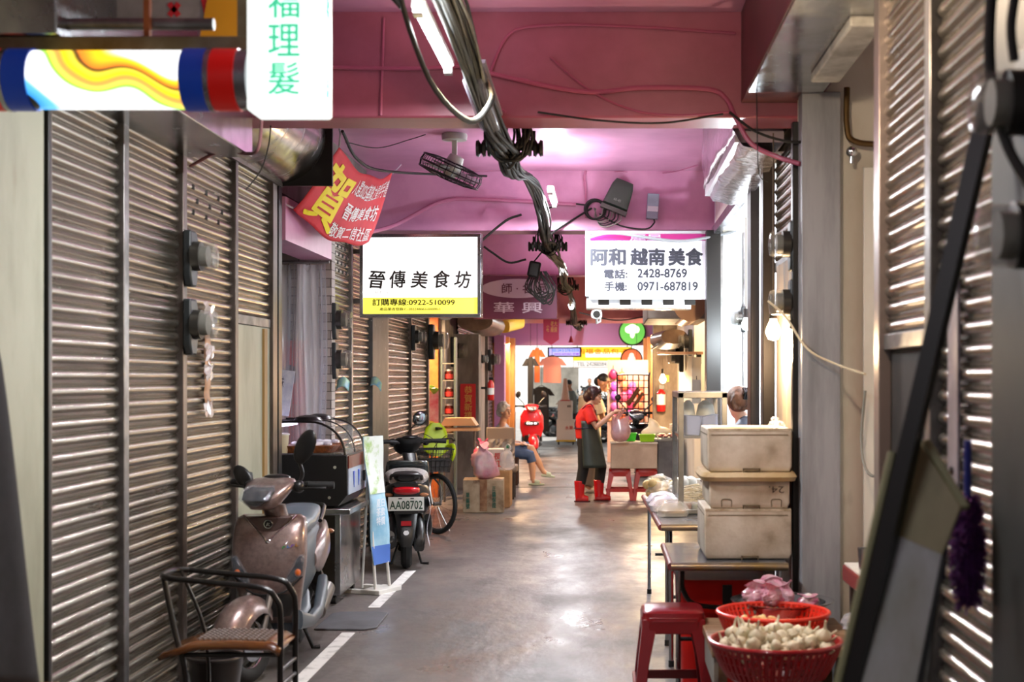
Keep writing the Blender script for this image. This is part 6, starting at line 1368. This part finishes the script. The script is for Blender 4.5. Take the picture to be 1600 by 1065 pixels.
# street beyond
t = thing('street_cabinet', 'mottled grey street panel behind the peach shirt', 'panel', (-1.75, 46, 0)); part('panel', MB().b2((-.7, 0, 0), (.9, .3, 2.0)), mat('mottled grey panel', '#8f8a80', .6, 0, '#6b675e', 2), t); part('post', MB().b2((-.75, -.05, 0), (-.68, .3, 2.1)), M_STEELD, t)
# ------------------------------------------------------------------ people
SKIN = mat('warm skin', '#e6b69b', .5, 0, '#d9a488', 6); SKIN2 = mat('tan skin', '#c08a6a', .5, 0, '#b07a5a', 6)
def hand(mb, w, d, nrm, s=1.0, curl=.5, side=1):
    """palm, four curling fingers of unequal length and a thumb off the side of the palm"""
    w, d, nrm = V(w), V(d).normalized(), V(nrm).normalized(); u = d.cross(nrm).normalized() * side
    mb.tube([w - d * .01, w + d * .045 * s, w + d * .085 * s], [.024 * s, .034 * s, .034 * s], 10, flat=.55)
    mb.ell(w + d * .055 * s, (.032 * s, .032 * s, .032 * s), 10, 7)
    for i, L in enumerate((.066, .076, .07, .055)):
        p = w + d * .085 * s + u * (.028 - .019 * i) * s; pts = [p - d * .02 * s]; a = 0
        for k, f in enumerate((.45, .32, .23)):
            a += curl * (.8 + .25 * k); p = p + (d * math.cos(a) + nrm * math.sin(a)) * L * f * s; pts.append(p)
        mb.tube(pts, [.0105 * s, .0098 * s, .0088 * s, .0072 * s], 8)
    p = w + d * .025 * s + u * .03 * s
    mb.tube([p, p + (d * .6 + u * .8).normalized() * .035 * s, p + (d * .9 + u * .45 + nrm * .5 * curl).normalized() * .066 * s], [.014 * s, .012 * s, .009 * s], 8)
def head(mb, c, f, s=1.0, up=(0, 0, 1)):
    """skull, jaw, nose, brow and ears; f is the way the face looks"""
    f = V(f).normalized(); up = V(up); r = f.cross(up).normalized(); up = r.cross(f).normalized(); c = V(c)
    B = Matrix((r, f, up)).transposed()
    def P(x, y, z): return c + B @ V((x * s, y * s, z * s))
    mb.ell(P(0, -.012, .028), (.074 * s, .094 * s, .092 * s), 16, 12, B); mb.ell(P(0, .03, -.045), (.056 * s, .058 * s, .068 * s), 14, 10, B)
    mb.ell(P(0, .062, -.085), (.03 * s, .028 * s, .024 * s), 10, 7, B)
    mb.tube([P(0, .083, .025), P(0, .106, -.018), P(0, .088, -.03)], [.010 * s, .016 * s, .013 * s], 8)
    mb.ell(P(0, .078, .04), (.05 * s, .02 * s, .014 * s), 10, 6, B); mb.ell(P(0, .085, -.058), (.024 * s, .012 * s, .010 * s), 10, 6, B)
    for q in (-1, 1): mb.ell(P(q * .076, -.005, -.005), (.010 * s, .022 * s, .032 * s), 8, 6, B); mb.ell(P(q * .04, .06, -.02), (.024 * s, .024 * s, .024 * s), 8, 6, B)
    return P
def face(P, t, s=1.0, lip='#b0605a'):
    for q in (-1, 1):
        e = part('eye', MB().ell(P(q * .031, .082, .02), (.012 * s, .008 * s, .0075 * s), 10, 6), mat('eye white', '#e8e2da', .2), t); part('iris', MB().ell(P(q * .031, .0895, .02), (.0065 * s, .004 * s, .0065 * s), 8, 5), mat('dark iris', '#1d120c', .2), e)
        part('eyebrow', MB().tube([P(q * .012, .099, .043), P(q * .033, .095, .05), P(q * .052, .08, .044)], .0045 * s, 6), mat('dark hair', '#1c1411', .6), t)
    part('lips', MB().ell(P(0, .093, -.056), (.022 * s, .007 * s, .006 * s), 10, 6).ell(P(0, .093, -.065), (.018 * s, .007 * s, .006 * s), 10, 6), mat('lips ' + lip, lip, .45), t)
HAIRD = mat('dark maroon brown hair', '#2a1416', .45, 0, '#3d1c20', 30, 3, (1, 1, .2)); HAIRB = mat('black hair', '#1b1816', .5, 0, '#2a2724', 30, 3); HAIRG = mat('silver grey hair', '#dedad8', .6, 0, '#b5b0ae', 24, 4); HAIRC = mat('brown wavy hair', '#7a5236', .6, 0, '#3f2717', 14, 4, (1, 1, .5), bump=.5)
def person(label, loc): return thing('person', label, 'person', loc)
VX = .009
# --- woman in red, carrying the bag
o = person('woman in red T-shirt, dark apron and red boots holding up a pink bag', (-.2, 19.0, 0))
b = MB()
P = head(b, (.055, -.0, 1.405), (1, -.22, -.22), .98)
b.tube([(-.01, 0, 1.24), (.03, 0, 1.36)], [.055, .05], 12)
b.sec([((-.04, 0, .84), .11, .16, 2.4), ((-.06, 0, 1.0), .10, .135, 2.4), ((-.05, 0, 1.14), .11, .16, 2.4), ((-.02, 0, 1.25), .075, .13, 2.2), ((-.01, 0, 1.29), .045, .06, 2)], 20)
RH, LH = (.315, -.16, 1.195), (.30, .02, 1.17)
b.tube([(-.03, -.16, 1.215), (.03, -.20, 1.10), (.085, -.215, 1.0), (.2, -.19, 1.09), RH], [.052, .047, .042, .036, .026], 12); hand(b, RH, (.8, .2, .25), (.1, .35, -.8), .95, .75, 1)
b.tube([(-.03, .16, 1.215), (.05, .2, 1.08), (.1, .2, 1.0), (.2, .12, 1.08), LH], [.052, .047, .042, .036, .026], 12); hand(b, LH, (.8, -.2, .25), (.1, -.3, -.8), .95, .75, -1)
b.tube([(-.04, -.085, .86), (-.07, -.09, .46), (-.13, -.10, .12), (-.13, -.1, .05)], [.085, .06, .045, .05], 12); b.tube([(.0, .085, .86), (.14, .09, .47), (.115, .09, .12), (.12, .09, .05)], [.085, .06, .045, .05], 12)
blob('body', b, SKIN, o, VX); face(P, o)
b = MB()
b.sec([((-.05, 0, .84), .135, .185, 2.6), ((-.07, 0, .97), .128, .17, 2.5), ((-.05, 0, 1.12), .14, .185, 2.4), ((-.03, 0, 1.22), .11, .175, 2.3), ((-.01, 0, 1.27), .07, .10, 2), ((.0, 0, 1.295), .06, .065, 2)], 24)
b.tube([(-.03, -.14, 1.225), (.01, -.19, 1.14), (.04, -.215, 1.06)], [.075, .072, .075], 14); b.tube([(-.03, .14, 1.225), (.01, .19, 1.14), (.05, .21, 1.05)], [.075, .072, .075], 14)
blob('shirt', b, mat('bright red cotton', '#e0201c', .75, 0, '#c91814', 6), o, VX)
b = MB()
b.sec([((-.045, 0, .74), .125, .17, 2.6), ((-.05, 0, .9), .125, .17, 2.6)], 22)
b.tube([(-.05, -.085, .84), (-.07, -.09, .62), (-.085, -.095, .44), (-.125, -.1, .24)], [.11, .092, .075, .068], 14); b.tube([(-.0, .085, .84), (.08, .09, .62), (.15, .09, .46), (.125, .09, .24)], [.11, .092, .08, .07], 14)
blob('trousers', b, mat('black cotton trousers', '#0f0f12', .8), o, VX)
BOOT = mat('glossy red rubber', '#c0101a', .2, coat=.6)
for (ax, ay, tx, rz) in ((-.135, -.10, .10, 0), (.12, .09, .14, 0)):
    b = MB(); b.tube([(ax, ay, .285), (ax, ay, .16), (ax - .0, ay, .06)], [.075, .066, .06], 16); b.sec([((ax - .055, ay, .05), .05, .05, 2.4), ((ax + .02, ay, .05), .052, .055, 2.4), ((ax + .11, ay, .042), .05, .042, 2.4), ((ax + tx + .02, ay, .035), .03, .03, 2.4)], 16, 'x')
    bo_ = blob('boot', b, BOOT, o, .008); part('sole', MB().sec([((ax + .035, ay, .0), .105, .05, 3), ((ax + .035, ay, .018), .11, .054, 3)], 22), mat('dark red rubber sole', '#4a0a10', .6), bo_)
def apr(u, v):
    z = .46 + .62 * (1 - v); a = math.radians(-112 + 224 * u); w = .165 + .05 * v; q = .15 + .07 * v + (.012 * math.sin(u * 22) * v)
    cx = -.055 + .055 * v
    return V((cx + q * math.cos(a) * 1.05, w * math.sin(a) * 1.12, z))
part('apron', MB().grid(apr, 30, 14), mat('dark green waxed cloth', '#2b3734', .45, 0, '#222c2a', 5), o, smooth=80, solid=.006)
def bib(u, v): return V((.085 + .02 * v - .0, (u - .5) * .24 * (1 - .15 * (1 - v)), 1.06 + .16 * (1 - v)))
part('apron_bib', MB().grid(bib, 6, 5), mat('dark green waxed cloth', '#2b3734'), o, solid=.006)
part('apron_strap', MB().tube(smooth_path([(.08, -.11, 1.21), (.0, -.12, 1.305), (-.13, -.09, 1.2), (-.195, -.06, 1.05), (-.19, -.12, .98)], 5), .014, 8, flat=.4).tube(smooth_path([(.05, -.19, .99), (-.06, -.195, .985), (-.19, -.13, .98), (-.20, 0, .98)], 5), .014, 8, flat=.4), mat('navy strap', '#2a2a4a', .7), o)
b = MB(); hr = Matrix.Identity(3)
b.ell(P(0, -.022, .045), (.095, .10, .09), 16, 12); b.ell(P(0, -.06, -.02), (.088, .075, .09), 16, 10); b.tube([P(-.08, .01, .03), P(-.085, .02, -.05)], [.03, .022], 10); b.tube([P(.08, .01, .03), P(.085, .02, -.05)], [.03, .022], 10); b.tube([P(-.04, .075, .085), P(.02, .08, .08), P(.06, .06, .07)], [.02, .018, .02], 8)
blob('hair', b, HAIRD, o, VX)
# the carrier bag hanging from her hand: its own thing
t = thing('carrier_bag', 'pink plastic bag full of fish packets held up by the woman in red', 'bag', (.205, 18.86, .80))
rB = random.Random(2); rings = []
for r, z in ((.02, .0), (.08, .012), (.118, .06), (.13, .12), (.128, .18), (.118, .23), (.11, .27), (.108, .30)): rings.append([V((r * math.cos(2 * PI * j / 24) * (1 + .05 * math.sin(5 * 2 * PI * j / 24 + z * 9)) * rB.uniform(.95, 1.05), r * (.8 - z) * math.sin(2 * PI * j / 24) * rB.uniform(.93, 1.05), z + (.05 * abs(math.cos(2 * PI * j / 24)) if z > .26 else 0))) for j in range(24)])
part('film', MB().loft(rings, cap=False), mat('milky rose film', '#ecc4c6', .16, 0, '#d8a0aa', 7, 3, alpha=.6, spec=.7), t, smooth=50)
part('handle', MB().tube(smooth_path([(-.085, -.03, .29), (-.06, -.03, .345), (-.0, -.02, .40), (.03, -.01, .43), (.05, .02, .42), (.0, .04, .36), (-.04, .04, .30)], 4), [.034, .032, .03, .028, .024, .02, .017, .015, .014, .013, .012, .012, .012, .012, .013, .014, .016, .018, .02, .022, .024, .026, .028, .03, .032], 8, flat=.35).tube([(.09, 0, .28), (.108, 0, .33), (.115, 0, .37), (.112, .01, .40)], [.034, .026, .016, .006], 8, flat=.4), mat('milky rose film', '#ecc4c6'), t)
for i, (x, z, c) in enumerate(((-.04, .08, '#d98a94'), (.05, .07, '#e8a09c'), (-.05, .17, '#b9aee0'), (.05, .16, '#c8b0c8'), (.0, .22, '#e6d8e4'))): part('fish_packet', MB().ell((x, 0, z), (.06, .05, .055), 12, 8), mat('packet ' + c, c, .3), t)
# --- tall man behind her
o = person('tall man in a beige shirt bending his cropped head behind the woman in red', (-.22, 20.5, 0)); o.rotation_euler = (0, 0, .5)
b = MB(); P = head(b, (.20, -.05, 1.575), (.85, -.75, -.35), 1.06)
b.tube([(.02, 0, 1.40), (.10, 0, 1.50)], [.062, .058], 12)
b.sec([((0, 0, .88), .11, .16, 2.4), ((0, 0, 1.1), .11, .16, 2.4), ((.0, 0, 1.3), .115, .19, 2.4), ((.01, 0, 1.40), .08, .15, 2.2), ((.02, 0, 1.45), .05, .07, 2)], 20)
b.tube([(0, -.2, 1.37), (.05, -.24, 1.2), (.08, -.25, 1.08), (.2, -.2, 1.05), (.3, -.12, 1.08)], [.055, .05, .044, .038, .028], 12); hand(b, (.3, -.12, 1.08), (1, .3, 0), (0, .3, -1), 1.05, .5)
b.tube([(0, .2, 1.37), (.04, .24, 1.2), (.06, .25, 1.08), (.2, .2, 1.02), (.3, .12, 1.04)], [.055, .05, .044, .038, .028], 12); hand(b, (.3, .12, 1.04), (1, -.3, 0), (0, -.3, -1), 1.05, .5, -1)
for s in (-1, 1): b.tube([(0, s * .09, .9), (.02, s * .1, .5), (-.03 + .04 * s, s * .1, .1), (-.03 + .04 * s, s * .1, .05)], [.09, .06, .045, .05], 12)
blob('body', b, SKIN2, o, VX); face(P, o, 1.06, '#a06a5c')
b = MB(); b.sec([((0, 0, .80), .14, .19, 2.6), ((0, 0, 1.0), .14, .185, 2.5), ((0, 0, 1.25), .145, .21, 2.4), ((.0, 0, 1.37), .115, .20, 2.3), ((.02, 0, 1.43), .07, .10, 2), ((.03, 0, 1.46), .066, .07, 2)], 24)
for s in (-1, 1): b.tube([(0, s * .18, 1.37), (.03, s * .235, 1.25), (.055, s * .25, 1.14)], [.08, .075, .078], 14)
blob('shirt', b, mat('beige cotton shirt', '#e3cdaa', .8, 0, '#d4ba94', 5), o, VX)
b = MB(); b.sec([((0, 0, .80), .125, .17, 2.6), ((0, 0, .92), .125, .17, 2.6)], 22)
for s in (-1, 1): b.tube([(0, s * .09, .86), (.02, s * .1, .5), (-.03 + .04 * s, s * .1, .1)], [.115, .085, .075], 14)
blob('trousers', b, mat('taupe trousers', '#6b5d52', .8), o, VX)
for s in (-1, 1): part('shoe', MB().sec([((-.09 + .04 * s, s * .1, .04), .035, .035, 2.6), ((.02 + .04 * s, s * .1, .045), .048, .045, 2.6), ((.12 + .04 * s, s * .1, .032), .045, .03, 2.6), ((.16 + .04 * s, s * .1, .025), .02, .02, 2.6)], 16, 'x'), mat('pale sneaker', '#cfc9bd', .5), o)
b = MB(); b.ell(P(0, -.022, .055), (.082, .098, .082), 16, 12); b.ell(P(0, -.075, .0), (.072, .045, .07), 14, 9)
blob('hair', b, HAIRB, o, VX)
# --- seated grey-haired woman
t = thing('wooden_stool', 'dark wooden stool under the grey-haired seated woman', 'stool', (-1.52, 22.0, 0)); part('seat', MB().b2((-.18, -.16, .40), (.2, .16, .45)), M_BROWN, t, bevel=.006)
for a in (-.15, .16):
    for q in (-.13, .13): part('leg', MB().b2((a - .025, q - .02, 0), (a + .025, q + .02, .40)), M_BROWN, t)
o = person('grey-haired seated woman in sleeveless top and blue shorts, legs crossed', (-1.3, 22.0, 0))
b = MB(); P = head(b, (-.245, 0, 1.125), (1, -.75, -.12), 1.0)
b.tube([(-.28, 0, .95), (-.25, 0, 1.05)], [.055, .05], 12)
b.sec([((-.22, 0, .50), .13, .18, 2.4), ((-.24, 0, .62), .125, .165, 2.4), ((-.27, 0, .80), .115, .165, 2.4), ((-.28, 0, .92), .075, .14, 2.2), ((-.28, 0, .97), .045, .06, 2)], 20)
b.tube([(-.28, -.165, .90), (-.285, -.2, .78), (-.25, -.205, .665), (-.13, -.17, .63), (-.02, -.1, .63)], [.05, .05, .043, .036, .026], 12); hand(b, (-.02, -.1, .63), (1, .3, -.05), (0, 0, -1), .9, .3)
b.tube([(-.28, .165, .90), (-.28, .2, .78), (-.24, .19, .665), (-.1, .1, .645), (.0, .0, .645)], [.05, .05, .043, .036, .026], 12); hand(b, (.0, .0, .645), (1, -.3, -.05), (0, 0, -1), .9, .3, -1)
b.tube([(-.2, .08, .53), (.0, .04, .57), (.16, .0, .56), (.27, -.02, .36), (.35, -.02, .20)], [.09, .08, .062, .052, .036], 14); b.tube([(.35, -.02, .2), (.40, -.02, .17), (.46, -.02, .155)], [.036, .036, .026], 10)
b.tube([(-.2, -.08, .52), (.0, -.09, .49), (.165, -.09, .45), (.185, -.09, .25), (.19, -.09, .07)], [.09, .078, .062, .052, .036], 14); b.tube([(.18, -.09, .05), (.24, -.1, .04), (.31, -.11, .03)], [.036, .034, .024], 10)
blob('body', b, SKIN, o, VX); face(P, o)
b = MB(); b.sec([((-.22, 0, .50), .15, .2, 2.5), ((-.245, 0, .62), .145, .185, 2.5), ((-.27, 0, .80), .135, .18, 2.4), ((-.28, 0, .90), .10, .15, 2.3), ((-.28, 0, .945), .065, .09, 2)], 24)
blob('sleeveless_top', b, mat('flowered pale cotton', '#c9cbd6', .8, 0, '#8f94ab', 16, 3, lo=.45, hi=.55), o, VX)
b = MB(); b.sec([((-.22, 0, .47), .15, .195, 2.6), ((-.22, 0, .58), .15, .195, 2.6)], 22); b.tube([(-.22, .08, .53), (.0, .04, .57), (.12, .01, .57)], [.11, .1, .088], 14); b.tube([(-.22, -.08, .52), (.0, -.09, .49), (.15, -.09, .455), (.175, -.09, .35)], [.11, .098, .085, .075], 14)
blob('shorts', b, mat('blue denim', '#4a6494', .75, 0, '#3d5482', 12), o, VX)
SLP = mat('pale green rubber slipper', '#c6d6c4', .5)
part('slipper', MB().sec([((.32, -.02, .145), .03, .02, 3), ((.40, -.02, .14), .05, .022, 3), ((.5, -.02, .125), .045, .02, 3), ((.53, -.02, .12), .02, .015, 3)], 16, 'x').sec([((.40, -.02, .165), .05, .04, 2.4), ((.47, -.02, .15), .048, .032, 2.4)], 16, 'x'), SLP, o)
part('slipper', MB().sec([((.13, -.09, .015), .035, .015, 3), ((.22, -.1, .015), .05, .016, 3), ((.33, -.11, .015), .045, .016, 3), ((.37, -.115, .012), .02, .01, 3)], 16, 'x').sec([((.22, -.1, .05), .05, .04, 2.4), ((.30, -.107, .04), .048, .03, 2.4)], 16, 'x'), SLP, o)
b = MB(); b.ell(P(0, -.035, .05), (.093, .108, .095), 16, 12); b.ell(P(0, -.075, -.01), (.085, .065, .085), 14, 10)
rh = random.Random(4)
for i in range(46):
    a = rh.uniform(0, 2 * PI); e = rh.uniform(.1, 1.4); q = V((.088 * math.cos(a) * math.cos(e), -.035 + .102 * math.sin(a) * math.cos(e), .05 + .092 * math.sin(e)))
    if q.y < .05: b.ell(P(*q), rh.uniform(.018, .028), 8, 6)
blob('hair', b, HAIRG, o, VX)
# --- woman seen from behind in the shop doorway
o = person('woman seen from behind with brown hair in a black claw clip, by the doorway', (1.05, 11.0, 0))
b = MB(); P = head(b, (-.02, .0, 1.45), (-.25, 1, -.15), 1.0); b.tube([(.02, 0, 1.25), (.0, .0, 1.38)], [.055, .05], 12)
b.sec([((0, 0, .82), .16, .11, 2.4), ((0, 0, 1.0), .14, .1, 2.4), ((0, 0, 1.14), .17, .11, 2.4), ((.01, 0, 1.24), .14, .075, 2.2), ((.02, 0, 1.29), .06, .045, 2)], 20)
for s in (-1, 1):
    b.tube([(s * .17, 0, 1.22), (s * .2, .03, 1.0), (s * .17, .2, .92)], [.05, .043, .028], 12); hand(b, (s * .17, .2, .92), (-.2 * s, 1, 0), (0, 0, -1), .9, .5, -s)
    b.tube([(s * .085, 0, .85), (s * .09, 0, .45), (s * .09, 0, .05)], [.085, .058, .042], 12); b.ell((s * .09, .04, .03), (.04, .1, .03), 10, 6)
blob('body', b, SKIN, o, .011)
b = MB(); b.sec([((0, 0, .78), .18, .13, 2.5), ((0, 0, 1.0), .16, .12, 2.5), ((0, 0, 1.15), .185, .125, 2.4), ((.01, 0, 1.24), .17, .09, 2.3), ((.015, 0, 1.285), .08, .06, 2)], 24)
for s in (-1, 1): b.tube([(s * .16, 0, 1.22), (s * .2, .01, 1.08), (s * .205, .03, .98)], [.075, .07, .065], 12)
blob('shirt', b, mat('magenta blouse', '#b8245c', .7, 0, '#d0608a', 14), o, .011)
b = MB(); b.sec([((.01, -.02, .80), .19, .135, 2.5), ((.01, -.02, 1.0), .17, .125, 2.5), ((.02, -.03, 1.15), .18, .125, 2.4), ((.045, -.05, 1.26), .12, .08, 2.3), ((.055, -.055, 1.345), .062, .05, 2.2), ((.055, -.055, 1.36), .03, .03, 2)], 24)
blob('hooded_vest', b, mat('slate blue vest', '#747d8c', .5, 0, '#5d6675', 6), o, .011)
b = MB(); b.sec([((0, 0, .75), .165, .12, 2.6), ((0, 0, .88), .165, .12, 2.6)], 22)
for s in (-1, 1): b.tube([(s * .085, 0, .84), (s * .09, 0, .45), (s * .09, 0, .08)], [.1, .075, .06], 12)
blob('trousers', b, mat('dark trousers', '#22222a', .8), o, .011)
b = MB(); b.ell(P(0, -.025, .035), (.098, .112, .105), 16, 12); b.ell(P(-.02, -.10, .02), (.07, .045, .06), 14, 10)
for i in range(9): b.tube([P(.07 * math.cos(i * .7), -.09 + .02 * math.sin(i), -.06), P(.085 * math.cos(i * .7), -.1, .0), P(.05 * math.cos(i * .7), -.115, .06)], [.014, .02, .016], 8)
blob('hair', b, HAIRC, o, .008)
cl = MB()
for i in range(5): cl.tube([P(.0 + .016 * i, -.14, .10), P(.004 + .016 * i, -.175, .065), P(.0 + .018 * i, -.15, .015)], .011, 7)
cl.tube([P(-.01, -.16, .065), P(.085, -.16, .055)], .022, 8); part('claw_clip', cl, mat('black gloss clip', '#0c0c0e', .12), o)
# --- masked man far down the arcade
o = person('man in grey-green shirt and face mask, standing beside the fruit cartons', (-.86, 36.4, 0))
b = MB(); P = head(b, (-.08, 0, 1.46), (-1, -.1, -.15), 1.05); b.tube([(0, 0, 1.28), (-.04, 0, 1.38)], [.06, .055], 12)
b.sec([((0, 0, .82), .11, .16, 2.4), ((0, 0, 1.2), .115, .19, 2.4), ((0, 0, 1.29), .08, .15, 2.2), ((0, 0, 1.34), .05, .07, 2)], 20)
for s in (-1, 1): b.tube([(0, s * .2, 1.26), (.02, s * .23, 1.06), (-.1, s * .2, .98), (-.26, s * .12, 1.0)], [.055, .046, .04, .028], 12); hand(b, (-.26, s * .12, 1.0), (-1, -.2 * s, 0), (0, 0, -1), 1.0, .5, s)
for s in (-1, 1): b.tube([(0, s * .09, .84), (.0, s * .1, .45), (.0, s * .1, .05)], [.09, .06, .045], 12); b.ell((-.05, s * .1, .03), (.11, .04, .03), 10, 6)
blob('body', b, SKIN2, o, .014)
b = MB(); b.sec([((0, 0, .74), .15, .19, 2.5), ((0, 0, 1.15), .15, .21, 2.4), ((0, 0, 1.27), .11, .19, 2.3), ((0, 0, 1.33), .065, .08, 2)], 24)
for s in (-1, 1): b.tube([(0, s * .18, 1.26), (.02, s * .23, 1.1), (.0, s * .23, 1.02)], [.08, .075, .075], 12)
blob('shirt', b, mat('grey green polo', '#6d7066', .8), o, .014)
b = MB(); b.sec([((0, 0, .75), .13, .18, 2.6), ((0, 0, .88), .13, .18, 2.6)], 22)
for s in (-1, 1): b.tube([(0, s * .09, .82), (0, s * .1, .08)], [.115, .08], 12)
blob('trousers', b, mat('black cotton trousers', '#0f0f12'), o, .014)
b = MB(); b.ell(P(0, -.03, .06), (.084, .1, .08), 16, 12); blob('hair', b, HAIRB, o, .012)
part('face_mask', MB().ell(P(0, .07, -.05), (.05, .045, .055), 14, 9), mat('white mask', '#e8ecf0', .7), o)
# --- rider out in the street
o = person('rider in black seen from the front, out in the sunlit street', (-.6, 56, 0))
b = MB(); P = head(b, (0, 0, 1.50), (0, -1, -.05), 1.05); b.tube([(0, 0, 1.3), (0, 0, 1.42)], [.06, .055], 12)
b.sec([((0, 0, .76), .17, .13, 2.4), ((0, 0, 1.2), .19, .115, 2.4), ((0, 0, 1.31), .15, .08, 2.2), ((0, 0, 1.36), .07, .05, 2)], 20)
for s in (-1, 1): b.tube([(s * .2, 0, 1.27), (s * .3, -.1, 1.08), (s * .3, -.33, 1.05)], [.055, .046, .03], 12); hand(b, (s * .3, -.33, 1.05), (0, -1, 0), (0, 0, -1), 1.0, .7, s); b.tube([(s * .1, .05, .8), (s * .2, -.35, .74), (s * .17, -.3, .35)], [.09, .07, .05], 12); b.ell((s * .17, -.32, .32), (.04, .1, .03), 10, 6)
blob('body', b, SKIN2, o, .016)
b = MB(); b.sec([((0, 0, .74), .19, .16, 2.5), ((0, 0, 1.2), .215, .15, 2.4), ((0, 0, 1.3), .18, .11, 2.3), ((0, 0, 1.36), .08, .06, 2)], 24)
for s in (-1, 1): b.tube([(s * .19, 0, 1.27), (s * .28, -.07, 1.12)], [.085, .08], 12)
blob('shirt', b, mat('black cotton', '#161618'), o, .016)
b = MB()
for s in (-1, 1): b.tube([(s * .1, .05, .8), (s * .2, -.35, .74), (s * .17, -.3, .42)], [.12, .09, .065], 12)
blob('trousers', b, mat('black cotton trousers', '#0f0f12'), o, .016)
b = MB(); b.ell(P(0, -.03, .05), (.084, .1, .085), 16, 12); blob('hair', b, HAIRB, o, .014)
clone(sc4, (-.6, 56.1, -.02), 0, 'black scooter under the rider out in the sunlit street')
bpy.data.objects.remove(FOB)
